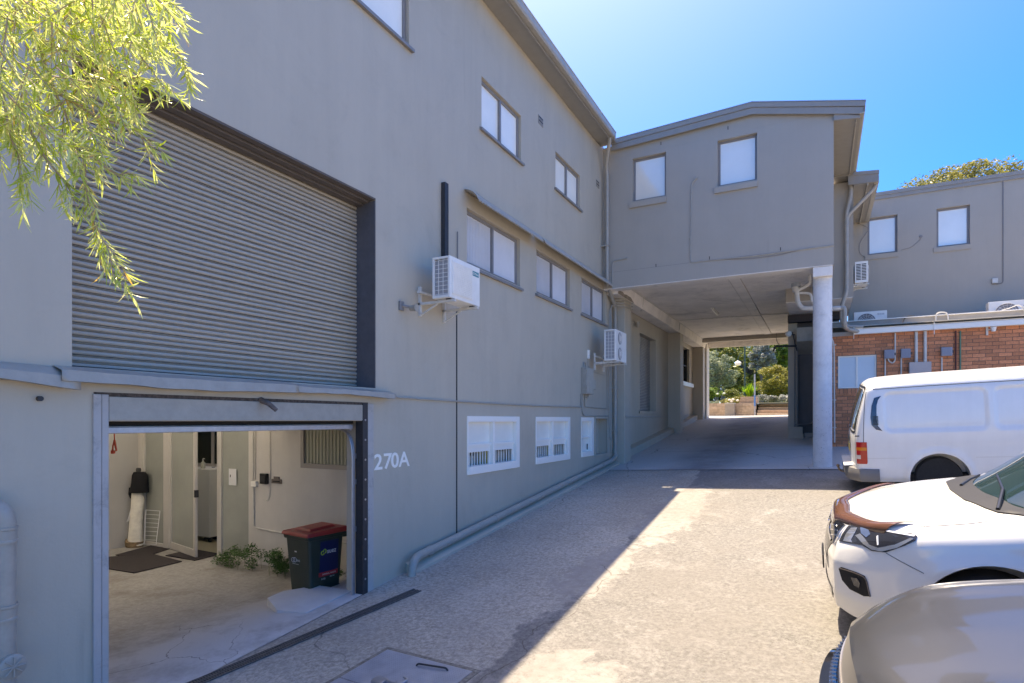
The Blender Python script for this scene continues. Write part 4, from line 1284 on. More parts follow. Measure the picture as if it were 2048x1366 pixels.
# service pipes and boxes on the brick
yk = KY - .03
def kp(px, py): q_ = k_(px, py); return (q_[0], yk, q_[1])
for px, r_, mm in ((1832, .034, M_OFFW), (1850, .034, M_OFFW)):
    pipe('conduit', [(kp(px, 662)[0], yk, 2.12), kp(px, 727)], r_, mm, BB, .05, 10)
pipe('conduit', [(kp(1790, 662)[0], yk, 2.12), kp(1790, 722), kp(1784, 727), kp(1777, 722), kp(1776, 716)], .018, M_OFFW, BB, .08, 8)
for px in (1770, 1802, 1883):
    pipe('conduit', [kp(px, 715), kp(px, 790)], .017, M_OFFW, BB, .05, 8)
pipe('conduit', [kp(1911, 662), kp(1911, 780)], .016, mat('brown_pipe', (.12, .035, .025), .6), BB, .05, 8)
pipe('conduit', [kp(1920, 662), kp(1920, 780)], .018, mat('green_pipe', (.10, .22, .14), .6), BB, .05, 8)
pipe('conduit', [kp(1663, 677), kp(1667, 686), kp(1668, 705), kp(1669, 885)], .02, M_OFFW, BB, .08, 8)
for py in (690, 800, 855):
    x, _, z = kp(1668, py); MB().box(x - .03, x + .05, KY - .055, KY - .0, z - .012, z + .012).build('pipe_clip', M_OFFW, BB)
for (a, b, c, d) in ((1768, 700, 1788, 718), (1801, 698, 1820, 717), (1881, 695, 1903, 713)):
    p0 = kp(a, d); p1 = kp(c, b)
    bx = MB().box(p0[0], p1[0], KY - .12, KY, p0[2], p1[2]).build('switch_box', M_GREYP, BB, bevel=.008)
    for k in range(6):
        x = p0[0] + .03 + (p1[0] - p0[0] - .06) * k / 5
        MB().box(x - .006, x + .006, KY - .128, KY - .12, p0[2] + .02, p1[2] - .02).build('rib', M_GREYP, bx)
    MB().box(p1[0], p1[0] + .025, KY - .10, KY - .05, (p0[2] + p1[2]) / 2 - .03, (p0[2] + p1[2]) / 2 + .03).build('handle', M_DKSTEEL, bx)
p0 = kp(1817, 790); p1 = kp(1861, 724)
MB().box(p0[0], p1[0], KY - .14, KY, .55, p1[2]).build('meter_cabinet', mat('cabinet_grey', (.50, .44, .42), .5, var=.05), BB, bevel=.006)
# coils of cable on the parapet
pipe('cable', [(1.9, 18.3, 2.45), (1.95, 18.5, 2.66), (2.05, 18.55, 2.75), (2.2, 18.55, 2.73)], .015, M_BLACKP, BB, .1, 6)
pipe('cable', [(2.65, 18.45, 2.42), (2.65, 18.5, 2.70), (2.70, 18.5, 2.78), (2.86, 18.5, 2.77), (2.90, 18.45, 2.68), (2.90, 18.45, 2.42)], .016, M_OFFW, BB, .1, 6)
pipe('cable', [(4.0, 18.5, 2.73), (4.15, 18.5, 2.76), (4.3, 18.5, 2.84), (4.42, 18.5, 2.74), (4.42, 18.4, 2.5)], .014, M_OFFW, BB, .1, 6)
pipe('cable', [(4.4, 18.45, 2.8), (4.5, 18.45, 2.76), (4.52, 18.4, 2.5)], .012, M_BLACKP, BB, .1, 6)


# ================================================================== AIR CONDITIONERS
def ac_unit(label, W_, D_, H_, fans, logo, loc, rz, group='outdoor air conditioning units', bracket=True, side='coil', fan_style='grille'):
    """local frame: front faces -y, x along the front, origin at bottom front left"""
    t = thing('air_conditioner', label, 'air conditioner', loc, rz, group)
    M0 = t.matrix_basis.copy()

    def bl(mb, nm, m, par=None, **k):
        o = _old_build(mb, nm, m, par or t, **k); return o
    body = MB()
    body.box(.0, W_, .0, D_, .0, H_)
    if side == 'coil':
        body = MB()
        body.box(.0, W_, .0, .035, 0, H_).box(0, W_, .035, D_, H_ - .03, H_).box(0, W_, .035, D_, 0, .04).box(W_ * .6, W_, .036, D_ - .001, .041, H_ - .031)
        body.box(0, .025, D_ - .03, D_, .04, H_ - .03).box(.025, W_ * .6, D_ - .02, D_, .04, H_ - .03)
    bo = bl(body, 'casing', M_WHITEAC, bevel=.006)
    if side == 'coil':
        bl(MB().box(.03, W_ * .6 - .001, .04, D_ - .025, .05, H_ - .04), 'coil', mat('coil_fins', (.42, .42, .43), .5, metal=.2, var=.3, vscale=180))
        g = MB()
        nb = 9
        for k in range(nb):
            z = .05 + (H_ - .1) * k / (nb - 1); g.box(.004, .010, .035, D_ - .03, z - .003, z + .003)
        for k in range(1, 3):
            y = .035 + (D_ - .065) * k / 3; g.box(-.002, .004, y - .003, y + .003, .04, H_ - .03)
        bl(g, 'side_guard', M_WHITEAC, kind='stuff')
    rr = min(W_ * .30, H_ / fans * .40)
    for k in range(fans):
        cx, cz = W_ * .38, H_ * (k + .5) / fans
        if fan_style == 'panel':
            p = bl(MB().box(cx - rr - .02, cx + rr + .04, -.012, -.001, cz - rr, cz + rr), 'fan_panel', M_WHITEAC, bevel=.004)
            for j in range(17):
                z = cz - rr + .02 + (2 * rr - .04) * j / 16
                bl(MB().box(cx - rr, cx + rr + .02, -.018, -.013, z - .003, z + .003), 'grille_bar', M_WHITEAC, p)
        else:
            bl(MB().lathe([(0, -.004), (rr, -.004), (rr, -.001), (0, -.001)], (cx, 0, cz), 28, 'y'), 'fan_opening', mat('fan_dark', (.24, .22, .22), .7))
            f = MB()
            for b_i in range(3):
                a = b_i * 2 * PI / 3 + .5
                f.add([(cx + .03 * math.cos(a), -.010, cz + .03 * math.sin(a)), (cx + rr * .9 * math.cos(a - .35), -.006, cz + rr * .9 * math.sin(a - .35)), (cx + rr * .95 * math.cos(a + .25), -.012, cz + rr * .95 * math.sin(a + .25))], [(0, 1, 2)])
            f.lathe([(0, -.014), (.05, -.014), (.05, -.006), (0, -.006)], (cx, 0, cz), 12, 'y')
            bl(f, 'fan', mat('fan_grey', (.35, .34, .34), .6), kind='stuff')
            g = MB()
            for j in range(5):
                r2 = rr * (j + 1) / 5
                g.tube([(cx + r2 * math.cos(a), -.02, cz + r2 * math.sin(a)) for a in np.linspace(0, 2 * PI, 25)], .0028, 4, False)
            for j in range(8):
                a = j * PI / 8; g.tube([(cx - rr * math.cos(a), -.019, cz - rr * math.sin(a)), (cx + rr * math.cos(a), -.019, cz + rr * math.sin(a))], .0025, 4)
            bl(g, 'fan_guard', M_WHITEAC, kind='stuff')
    if logo == 'Midea':
        x0 = W_ * .745; s = W_ * .21; zt = H_ * .86
        bd = bl(MB().box(x0, x0 + s, -.003, -.0005, zt - s * .42, zt), 'badge', mat('teal_badge', (.04, .26, .29), .4))
        text_obj('Midea', s * .27, M_WHITE, bd, basis((x0 + s * .30, -.0035, zt - s * .30), (1, 0, 0), (0, 0, 1)), 'badge_text', .0006)
        rg = MB().tube([(x0 + s * .15 + s * .085 * math.cos(a), -.0045, zt - s * .21 + s * .10 * math.sin(a)) for a in np.linspace(.4, 5.9, 14)], s * .018, 5)
        bl(rg, 'badge_ring', M_WHITE, bd)
    elif logo:
        text_obj(logo, H_ * .10, mat('logo_grey', (.32, .30, .32), .5), bo, basis((W_ * .70, -.002, H_ * .80), (1, 0, 0), (0, 0, 1)), 'badge_text', .0006)
    if bracket:
        for x in (W_ * .12, W_ * .88):
            b = MB().box(x - .02, x + .02, -.03, D_ + .28, -.045, -.012)
            bl(b, 'bracket_arm', M_OFFW, bevel=.003)
            bl(MB().box(x - .02, x + .02, D_ + .24, D_ + .28, -.19, .20), 'bracket_post', M_OFFW, bevel=.003)
            bl(MB().tube([(x, D_ + .24, -.17 if fans == 1 else -.06), (x, .25, -.05)], .012, 6), 'bracket_brace', M_OFFW)
            bl(MB().box(x - .03, x + .03, .04, .10, -.012, .0), 'rubber_foot', M_RUBBER)
        bl(MB().box(0, W_, D_ + .2, D_ + .24, .10, .13), 'bracket_rail', M_OFFW)
    return t


# front faces +X: local -y -> world +X  (rz = 90deg: x->Y, y->-X)
RZ = math.radians(90)
ac_unit('white air conditioner on wall brackets under the tall dark duct', .74, .27, .53, 1, 'Midea', (-4.15, 6.19, 1.56), RZ, fan_style='panel')
ac_unit('white twin fan air conditioner on wall brackets next to the first underpass pillar', .82, .27, .70, 2, None, (-4.05, 12.68, 1.34), RZ)
# unit on the flank of the side wing: front faces +X, louvred end towards us
t = ac_unit('white air conditioner high on the side wing wall with a slotted end panel', .78, .30, .56, 1, None, (1.12, 18.0, 3.64), RZ, side='panel')
for r_ in range(11):
    for c_ in range(2):
        _old_build(MB().box(-.004, .002, .04 + .125 * c_, .145 + .125 * c_, .07 + .04 * r_, .093 + .04 * r_), 'slot', M_DKSTEEL, t)
# two standing on the brick building's roof behind the parapet
a1 = atY(1708, 625, 19.0); a2 = atY(1774, 620, 19.0)
ac_unit('small white air conditioner on the brick roof, left and partly behind the parapet', a2.x - a1.x, .3, .56, 1, 'FRIOSE', (a1.x, 19.0, a1.z - .56), 0, bracket=False, side='panel')
a1 = atY(1977, 606, 19.0)
ac_unit('white air conditioner with a teal badge on the brick roof at the right', .98, .3, .62, 1, 'Midea', (a1.x, 19.0, a1.z - .60), 0, bracket=False, side='panel')
# ================================================================== VEHICLES
def hermite(kx, kv, q):
    kx = np.asarray(kx, float); kv = np.asarray(kv, float); n = len(kx)
    sh = kv.shape[1:]
    kv = kv.reshape(n, -1); h = np.diff(kx)[:, None]; d = np.diff(kv, axis=0) / h
    m = np.zeros_like(kv); m[0] = d[0]; m[-1] = d[-1]
    for i in range(1, n - 1):
        a, b = d[i - 1], d[i]
        same = (a * b) > 0
        hm = np.where(same, 2 * a * b / np.where(same, a + b, 1), 0)
        am = (a + b) / 2
        lim = 2.5 * np.minimum(abs(a), abs(b))
        m[i] = np.where(same, np.clip(am, -lim, lim), 0) * .6 + hm * .4
    out = []
    for x in q:
        i = int(min(max(np.searchsorted(kx, x) - 1, 0), n - 2))
        t = (x - kx[i]) / (kx[i + 1] - kx[i]); hh = kx[i + 1] - kx[i]
        out.append((2 * t ** 3 - 3 * t ** 2 + 1) * kv[i] + (t ** 3 - 2 * t ** 2 + t) * hh * m[i] + (-2 * t ** 3 + 3 * t ** 2) * kv[i + 1] + (t ** 3 - t ** 2) * hh * m[i + 1])
    return np.array(out).reshape((len(q),) + sh)


def loft(xk, secs, xq, nsub, warp, capn=24):
    """closed body from half sections [(y,z)...] bottom side -> top centre"""
    xk = list(xk); secs = np.array(secs, float)
    A = hermite(xk, secs, xq)
    K = secs.shape[1]
    jq = []
    for j in range(K - 1):
        jq += [j + t / nsub for t in range(nsub)]
    jq.append(K - 1)
    A = np.array([hermite(range(K), a, jq) for a in A])
    A[:, -1, 0] = 0
    nx, ny = len(xq), len(jq)
    V = []; L = {}; R = {}
    for i in range(nx):
        for j in range(ny):
            y, z = A[i, j]
            if j == ny - 1:
                V.append(warp(xq[i], 0.0, z)); L[i, j] = R[i, j] = len(V) - 1
            else:
                V.append(warp(xq[i], -y, z)); L[i, j] = len(V) - 1
                V.append(warp(xq[i], y, z)); R[i, j] = len(V) - 1
    F = []
    for i in range(nx - 1):
        for j in range(ny - 1):
            F.append((L[i, j], L[i + 1, j], L[i + 1, j + 1], L[i, j + 1]))
            F.append((R[i, j], R[i, j + 1], R[i + 1, j + 1], R[i + 1, j]))
    rows = {}
    for end in (0, nx - 1):
        for j in range(ny - 1):
            y, z = A[end, j]
            r = [L[end, j]]
            for c in range(1, capn):
                V.append(warp(xq[end], -y + 2 * y * c / capn, z)); r.append(len(V) - 1)
            r.append(R[end, j]); rows[end, j] = r
        for j in range(ny - 2):
            a, b = rows[end, j], rows[end, j + 1]
            for c in range(capn): F.append((a[c], a[c + 1], b[c + 1], b[c]))
        a = rows[end, ny - 2]
        for c in range(capn): F.append((a[c], a[c + 1], L[end, ny - 1]))
    for i in range(nx - 1):
        if i == 0: F.append(tuple(reversed(rows[0, 0])) + (L[1, 0], R[1, 0])) if nx > 2 else None
        elif i == nx - 2: F.append((L[i, 0], R[i, 0]) + tuple(reversed(rows[nx - 1, 0])))
        else: F.append((L[i, 0], R[i, 0], R[i + 1, 0], L[i + 1, 0]))
    m = MB(); m.v = [tuple(p) for p in V]; m.f = [f for f in F if f]
    return m


def sstep(a, b, x):
    t = min(1, max(0, (x - a) / (b - a))); return t * t * (3 - 2 * t)


def car_frame(name, label, cat, x0, yc):
    t = bpy.data.objects.new(name, None); C.objects.link(t); t.empty_display_size = .3
    z = gz(x0 + 2, yc)
    ex = Vector((1, 0, KX)); ky = .0955; ey = Vector((0, 1, ky))
    ex.normalize(); ey = (ey - ex * ey.dot(ex)).normalized()
    M = basis((x0, yc, gz(x0, yc)), ex, ey)
    t.matrix_basis = M
    tag(t, label, cat)
    return t, M


def cut_wheels(o, wheels, r, ymin, depth=.35):
    for (wx, wz_) in wheels:
        for s in (-1, 1):
            c = MB().lathe([(r, 0), (r, depth + .2)] if s > 0 else [(r, -depth - .2), (r, 0)], (wx, s * (ymin), wz_), 48, 'y')
            co_ = _old_build(c, 'cutter', None)
            co_.parent = o.parent
            md = o.modifiers.new('cut', 'BOOLEAN'); md.operation = 'DIFFERENCE'; md.solver = 'EXACT'; md.object = co_
            bpy.context.view_layer.update()
            dg = bpy.context.evaluated_depsgraph_get()
            me = bpy.data.meshes.new_from_object(o.evaluated_get(dg))
            o.modifiers.clear(); old = o.data; o.data = me
            bpy.data.objects.remove(co_)


def wheel(parent, x, y, r, wd, s, rim=.68, spokes=5):
    """x,y centre of outer face; s=-1 left side"""
    w = MB().lathe([(r * rim, 0), (r * .96, .0), (r, .03), (r, wd - .03), (r * .96, wd), (r * rim, wd)], (x, y, r), 40, 'y')
    if s > 0: w.v = [(a, 2 * y - b, c) for a, b, c in w.v]
    t = _old_build(w, 'tyre', M_TYRE, parent, smooth=True)
    rm = MB().lathe([(0, .03), (r * .2, .03), (r * .22, .05), (r * rim * .93, .03), (r * rim, .005), (r * rim, .1)], (x, y, r), 40, 'y')
    for k in range(spokes):
        a = 2 * PI * k / max(1, spokes)
        rm.tube([(x + r * .1 * math.cos(a), y + .03, r + r * .1 * math.sin(a)), (x + r * rim * .92 * math.cos(a), y + .015, r + r * rim * .92 * math.sin(a))], [.05, .035], 6)
    if s > 0: rm.v = [(a, 2 * y - b, c) for a, b, c in rm.v]
    _old_build(rm, 'rim', mat('alloy', (.30, .30, .31), .4, metal=.3), t, smooth=True)
    return t


class Surf:
    """a car body surface onto which fittings are moulded"""
    def __init__(s, objs, M):
        s.M = M; s.I = M.inverted()
        V = []; F = []
        for o in objs:
            n = len(V)
            V += [v.co.copy() for v in o.data.vertices]; F += [tuple(i + n for i in p.vertices) for p in o.data.polygons]
        s.t = BVHTree.FromPolygons(V, F)

    def side(s, x, z, y=-3):                     # project from the near side, local x,z
        h = s.t.ray_cast(Vector((x, y, z)), Vector((0, 1 if y < 0 else -1, 0)))
        return h[0], h[1]

    def photo(s, px, py):
        o = s.I @ Vector((0, 0, 0)); d = ((s.I @ ray(px, py)) - o).normalized()
        h = s.t.ray_cast(o, d)
        if h[0] is None:
            # slide along the ray to the closest approach
            best = None
            for k in range(60):
                p = o + d * (2 + k * .2)
                n = s.t.find_nearest(p)
                if n[0] is not None and (best is None or n[3] < best[0]): best = (n[3], n[0], n[1])
            return best[1], best[2]
        n = h[1]
        if n.dot(d) > 0: n = -n
        return h[0], n


def poly_fill(poly, step):
    """2D points and triangles filling a polygon"""
    P_ = [Vector(p) for p in poly]; pts = []; n = len(P_)
    for i in range(n):
        a, b = P_[i], P_[(i + 1) % n]; k = max(1, int((b - a).length / step))
        for j in range(k): pts.append(a.lerp(b, j / k))
    nb = len(pts); edges = [(i, (i + 1) % nb) for i in range(nb)]
    x0 = min(p.x for p in P_); x1 = max(p.x for p in P_); y0 = min(p.y for p in P_); y1 = max(p.y for p in P_)

    def inside(q):
        c = False
        for i in range(nb):
            a, b = pts[i], pts[i - 1]
            if (a.y > q.y) != (b.y > q.y) and q.x < (b.x - a.x) * (q.y - a.y) / (b.y - a.y) + a.x: c = not c
        return c
    bd = list(pts); y = y0 + step * .5
    while y < y1:
        x = x0 + step * .5
        while x < x1:
            q = Vector((x, y))
            if inside(q) and min((q - b).length for b in bd) > step * .45: pts.append(q)
            x += step
        y += step
    r = delaunay_2d_cdt(pts, edges, [], 1, 1e-5)
    return r[0], r[2], nb


def outward(h, n):
    if h is not None and (h - Vector((min(max(h.x, .6), 4.0), 0, .7))).dot(n) < 0: n = -n
    return h, n


def patch(S_, poly, name, m, parent, off=.004, step=4.0, thick=.006, proj=None, smooth_poly=True, mirror=True, bulge=0.0, yside=-1):
    """a fitting with thickness lying on the body; poly in photo pixels or via proj"""
    pr = proj or (lambda p: S_.photo(p.x, p.y))
    co, tr, nb = poly_fill(poly, step)
    top = []; bot = []
    for p in co:
        h, n = outward(*pr(p))
        if h is None: h, n = Vector((0, 0, 0)), Vector((0, 0, 1))
        top.append(h + n * off); bot.append(h + n * (off - thick))
    cnt = {}
    for t in tr:
        k = len(t)
        for i in range(k):
            e = (t[i], t[(i + 1) % k]); cnt[frozenset(e)] = cnt.get(frozenset(e), []) + [e]
    n = len(top); F = [tuple(t) for t in tr]
    for k_, es in cnt.items():
        if len(es) == 1: a, b = es[0]; F.append((b, a, a + n, b + n))
    # drop triangles stretched across a missed silhouette
    V = top + bot
    def okf(f): return max((V[f[i]] - V[f[i - 1]]).length for i in range(len(f))) < .5
    F = [f for f in F if okf(f)]
    out = []
    for sgn in ((1, -1) if mirror else (1,)):
        mb = MB(); mb.v = [(v.x, v.y * sgn, v.z) for v in V]; mb.f = F
        out.append(_old_build(mb, name, m, parent, smooth=True, ang=50))
    return out


def seam(S_, pts, wd, m, parent, name='panel_gap', off=.0015, proj=None, mirror=True, n=40, r=None):
    pr = proj or (lambda p: S_.photo(p.x, p.y))
    P_ = [Vector(p) for p in pts]
    ln = [0]
    for i in range(1, len(P_)): ln.append(ln[-1] + (P_[i] - P_[i - 1]).length)
    pts2 = hermite(ln, [[p.x, p.y] for p in P_], np.linspace(0, ln[-1], n)) if len(P_) > 2 else [P_[0].lerp(P_[1], t) for t in np.linspace(0, 1, n)]
    H = [outward(*pr(Vector(p))) for p in pts2]; H = [h for h in H if h[0] is not None]
    mb = MB(); V = []; F = []
    for i, (h, nn) in enumerate(H):
        a = H[max(0, i - 1)][0]; b = H[min(len(H) - 1, i + 1)][0]
        t = (b - a).normalized(); s = nn.cross(t).normalized() * wd / 2
        V += [h + nn * off - s, h + nn * off + s, h - nn * .003 + s, h - nn * .003 - s]
    for i in range(len(H) - 1):
        if (H[i][0] - H[i + 1][0]).length > .3: continue
        for k in range(4): F.append((4 * i + k, 4 * i + (k + 1) % 4, 4 * i + 4 + (k + 1) % 4, 4 * i + 4 + k))
    for sgn in ((1, -1) if mirror else (1,)):
        mb = MB(); mb.v = [(v.x, v.y * sgn, v.z) for v in V]; mb.f = F
        _old_build(mb, name, m, parent)


# ------------------------------------------------------------------ van (rear towards us at the left)
van, VM = car_frame('white_van', 'old white panel van with dark side vent and tow ball, parked before the brick wall', 'van', .50, 11.93)
VW = .85
VX = [0, .03, .10, .3, 1.5, 3.0, 3.9, 4.35, 4.62, 4.7]
def vsec(k, top=1.96, b=.30, ins=0.0, low=0):
    return [(VW * .93 - ins, b), (VW * .985 - ins, b + .12), (VW - ins, .85), (VW - .003 - ins, 1.10), (VW - .03 - ins, 1.36), (VW - .075 - ins, 1.62), (VW - .115 - ins, 1.78), (VW - .17 - ins, top - .10), (VW - .30 - ins, top - .04), (VW * .3, top - .005), (0, top)]
VS = [vsec(0, 1.86, .38, .05), vsec(0, 1.90, .34, .02), vsec(0, 1.94, .31, .006), vsec(0, 1.96), vsec(0, 1.98), vsec(0, 1.98), vsec(0, 1.96), vsec(0, 1.55, .30, .02)[:], vsec(0, 1.1, .3, .06), vsec(0, .95, .34, .1)]
for i in (7, 8, 9):
    tp = {7: 1.72, 8: 1.15, 9: 1.0}[i]
    VS[i] = [(y, min(z, tp - .02 * (10 - j) * .2)) for j, (y, z) in enumerate(VS[i])]


def rrect(x, z, x0, x1, z0, z1, r=.09, e=.02):
    cx = (x0 + x1) / 2; cz = (z0 + z1) / 2
    dx_ = abs(x - cx) - (x1 - x0) / 2 + r; dz_ = abs(z - cz) - (z1 - z0) / 2 + r
    d = math.hypot(max(dx_, 0), max(dz_, 0)) + min(max(dx_, dz_), 0) - r
    return 1 - sstep(-e, e, d)


def vwarp(x, y, z):
    q_ = vwarp0(x, y, z)
    return (q_[0], q_[1], q_[2] - .07)


def vwarp0(x, y, z):
    # rear leans forward towards the roof, rounded in plan
    f = 1 - sstep(0, .9, x)
    X = x + f * (max(0, z - .95) ** 1.5 * .26 + .09 * (abs(y) / VW) ** 5 + .0)
    f2 = sstep(3.9, 4.7, x)
    X -= f2 * .12 * (abs(y) / VW) ** 3
    s = 1 if y > 0 else -1
    yy = y
    if abs(y) > .6 and .2 < x < 4.2:
        d = .026 * rrect(X, z, .47, 1.76, 1.12, 1.72) + .026 * rrect(X, z, 1.86, 3.1, 1.12, 1.72)
        d -= .010 * math.exp(-((z - .55) / .03) ** 2)
        d += .004 * sstep(.80, .84, z) * (1 - sstep(.86, .90, z))
        d -= .028 * (1 - sstep(.0, .07, abs(math.hypot(X - 1.15, z - .37) - .405)))
        yy = y - s * d
    return (X, yy, z)


xq = [0, .015, .03, .06, .1, .15, .22] + list(np.arange(.26, 3.2, .028)) + list(np.arange(3.3, 4.7, .1)) + [4.7]
vb = loft(VX, VS, xq, 7, vwarp)
vbody = _old_build(vb, 'body', M_VAN, van)
cut_wheels(vbody, [(1.15, .30), (3.85, .30)], .385, .52)
vbody.data.shade_smooth(); vbody.data.set_sharp_from_angle(angle=math.radians(38))
for me in (vbody.data,):
    me.materials.clear(); me.materials.append(M_VAN)
for wx in (1.15, 3.85):
    for s in (-1, 1): wheel(van, wx, s * .78, .305, .19, s, .62, 0)
    _old_build(MB().box(wx - .42, wx + .42, -.51, .51, .32, .8), 'wheel_well', mat('arch_liner', (.05, .045, .04), .9), van)
_old_build(MB().box(.25, 4.4, -.72, .72, .2, .34), 'underbody', M_DARK, van)
SV = Surf([vbody], VM)
sp = lambda p: SV.side(p.x, p.y)
def vl(px, py):
    h, n = SV.photo(px, py); return (h.x, h.z)
# side vent
ve = [vl(*p) for p in ((1762, 792), (1748, 796), (1743, 812), (1741, 835), (1743, 850), (1752, 859), (1765, 862), (1756, 852), (1753, 838), (1753, 812), (1756, 800))]
patch(SV, ve, 'side_vent', mat('vent_blue', (.03, .05, .09), .25, coat=.5), van, step=.03, proj=sp, off=.008)
for k in range(7):
    z = vl(1747, 834 + 2.6 * k)[1]; xa_ = vl(1744, 840)[0]
    patch(SV, [(xa_ + .01, z), (xa_ + .085, z), (xa_ + .085, z + .011), (xa_ + .01, z + .011)], 'vent_slat', M_DARK, van, step=.03, proj=sp, off=.011)
# rear door edge, gutter line, lower mouldings
G_ = mat('gap_grey', (.06, .06, .06), .7)
seam(SV, [vl(1735, 772), vl(1731, 790), vl(1728, 830), vl(1727, 880), vl(1727, 925)], .009, G_, van, proj=sp)
seam(SV, [(.33, 1.735), (1.5, 1.745), (3.4, 1.74)], .02, M_VAN, van, 'roof_gutter', .012, proj=sp)
seam(SV, [(.33, 1.72), (1.5, 1.73), (3.4, 1.725)], .006, G_, van, 'roof_gutter_gap', .004, proj=sp)
seam(SV, [(.2, .62), (.72, .62)], .006, mat('moulding', (.6, .59, .57), .4), van, 'moulding', .004, proj=sp)
seam(SV, [(1.6, .62), (3.4, .62)], .006, MATS['moulding'], van, 'moulding', .004, proj=sp)
# tail lamp wraps the corner
def rp(p):  # project on the rear: (y, z)
    h = SV.t.ray_cast(Vector((-2, p.x, p.y)), Vector((1, 0, 0))); return h[0], h[1]
def cornr(p):  # p.x angle-ish param 0..1 from rear to side
    a = p.x * PI / 2; d = Vector((math.cos(a), math.sin(a), 0)); o = Vector((.25, -VW + .25, p.y)) - Vector((d.x, d.y, 0)) * 1.0
    o = Vector((.25 - math.cos(a) * 1.2, -VW + .25 - math.sin(a) * 1.2, p.y))
    h = SV.t.ray_cast(o, Vector((math.cos(a), math.sin(a), 0))); return h[0], h[1]
red = mat('red_lens', (.50, .008, .006), .12, coat=.6); amb = mat('amber_lens', (.75, .20, .01), .12, coat=.6); clr = mat('clear_lens', (.65, .55, .5), .12, coat=.5)
zt_, zm1, zm2, zb_ = .885, .80, .75, .53
tl = patch(SV, [(.50, zb_), (.86, zb_), (.88, zb_ + .03), (.88, zt_), (.50, zt_)], 'tail_lamp', red, van, step=.06, proj=cornr, off=.008, thick=.012)
patch(SV, [(.51, zm2), (.875, zm2), (.875, zm1), (.51, zm1)], 'indicator_lens', amb, van, step=.06, proj=cornr, off=.012)
patch(SV, [(.51, .61), (.66, .61), (.66, .675), (.51, .675)], 'reverse_lens', clr, van, step=.06, proj=cornr, off=.012)
# rear window, number plate, handle, hatch gap
patch(SV, [(-.66, 1.08), (.66, 1.08), (.60, 1.66), (.5, 1.72), (-.5, 1.72), (-.60, 1.66)], 'rear_window', mat('rear_glass', (.05, .055, .035), .05, spec=.8), van, step=.08, proj=rp, off=.006, mirror=False)
seam(SV, [(-.70, 1.05), (-.63, 1.69), (-.52, 1.755), (.52, 1.755), (.63, 1.69), (.70, 1.05), (.66, 1.03), (-.66, 1.03), (-.70, 1.05)], .03, M_BLACKP, van, 'window_seal', .006, proj=rp, mirror=False, n=90)
seam(SV, [(-.74, .50), (-.74, 1.0), (-.68, 1.7), (-.5, 1.84)], .01, G_, van, proj=rp)
pl = patch(SV, [(-.19, .66), (.19, .66), (.19, .78), (-.19, .78)], 'number_plate', mat('plate_yellow', (.55, .42, .05), .4), van, step=.06, proj=rp, off=.02, mirror=False)
patch(SV, [(-.26, .84), (.26, .84), (.28, .90), (-.28, .90)], 'hatch_trim', M_DKSTEEL, van, step=.06, proj=rp, off=.02, mirror=False)
_old_build(MB().tube([(.05, -.10, 1.07), (.0, -.08, 1.06), (.10, .32, 1.12)], .008, 6), 'rear_wiper', M_BLACKP, van)
# bumper
bm_ = MB(); V = []; F = []
path = []
for a in np.linspace(0, 1, 17):
    y = -.80 + 1.60 * a; x = -.10 + .18 * (abs(y) / .80) ** 4; path.append((x, y))
path = [(.36, -.865), (.2, -.865), (.10, -.85)] + path[1:-1] + [(.10, .85), (.2, .865), (.36, .865)]
prof = [(0.05, .24), (-.0, .24), (-.02, .30), (-.02, .38), (.0, .44), (.06, .46), (.10, .44)]
for i, (x, y) in enumerate(path):
    a = Vector(path[max(0, i - 1)]); b = Vector(path[min(len(path) - 1, i + 1)]); t_ = (b - a).normalized(); nn = Vector((-t_.y, t_.x))
    for (o_, z) in prof: V.append((x - (-nn.x) * o_, y - (-nn.y) * o_ if False else y + nn.y * o_, z))
V = []
for i, (x, y) in enumerate(path):
    a = Vector(path[max(0, i - 1)]); b = Vector(path[min(len(path) - 1, i + 1)]); t_ = (b - a).normalized(); inw = Vector((t_.y, -t_.x))
    if inw.x < 0 and abs(y) < .8: inw = -inw
    if abs(y) >= .8 and inw.y * y > 0: inw = -inw
    for (o_, z) in prof: V.append((x + inw.x * o_, y + inw.y * o_, z))
K = len(prof)
for i in range(len(path) - 1):
    for j in range(K - 1): F.append((i * K + j, i * K + j + 1, (i + 1) * K + j + 1, (i + 1) * K + j))
bp = _old_build(MB().add(V, F), 'bumper', mat('bumper_grey', (.17, .165, .165), .5, var=.1), van, smooth=True)
_old_build(MB().prism([(-.125, -.55, .455), (.10, -.55, .465), (.10, .55, .465), (-.125, .55, .455)], (0, 0, .014)), 'bumper_step', mat('bumper_pale', (.62, .62, .63), .4), van)
_old_build(MB().tube(bend([(.3, 0, .30), (-.05, 0, .27), (-.16, 0, .27), (-.20, 0, .34)], .08), .018, 8).lathe([(0, -.03), (.02, -.025), (.028, 0), (.02, .025), (0, .03)], (-.20, 0, .37), 12), 'tow_ball', mat('brass', (.35, .25, .16), .4, metal=.8), van, smooth=True)
_old_build(MB().tube([(.2, -.3, .30), (.0, -.28, .26)], .012, 6).tube([(.15, -.35, .30), (.15, .3, .28)], .02, 6), 'tow_bar', mat('rusty_bar', (.12, .07, .05), .8), van)
# cab glass further forward (outside the frame, still part of the van)
patch(SV, [(3.3, 1.18), (4.15, 1.18), (4.05, 1.62), (3.35, 1.68)], 'side_window', M_GLASSD, van, step=.1, proj=sp, off=.006)
seam(SV, [(3.22, .45), (3.22, 1.72)], .008, G_, van, proj=sp)
# faint writing plate scratches on the flank
_old_build(MB().box(.04, .10, -.87, -.86, .98, 1.0), 'reflector', M_DKSTEEL, van)

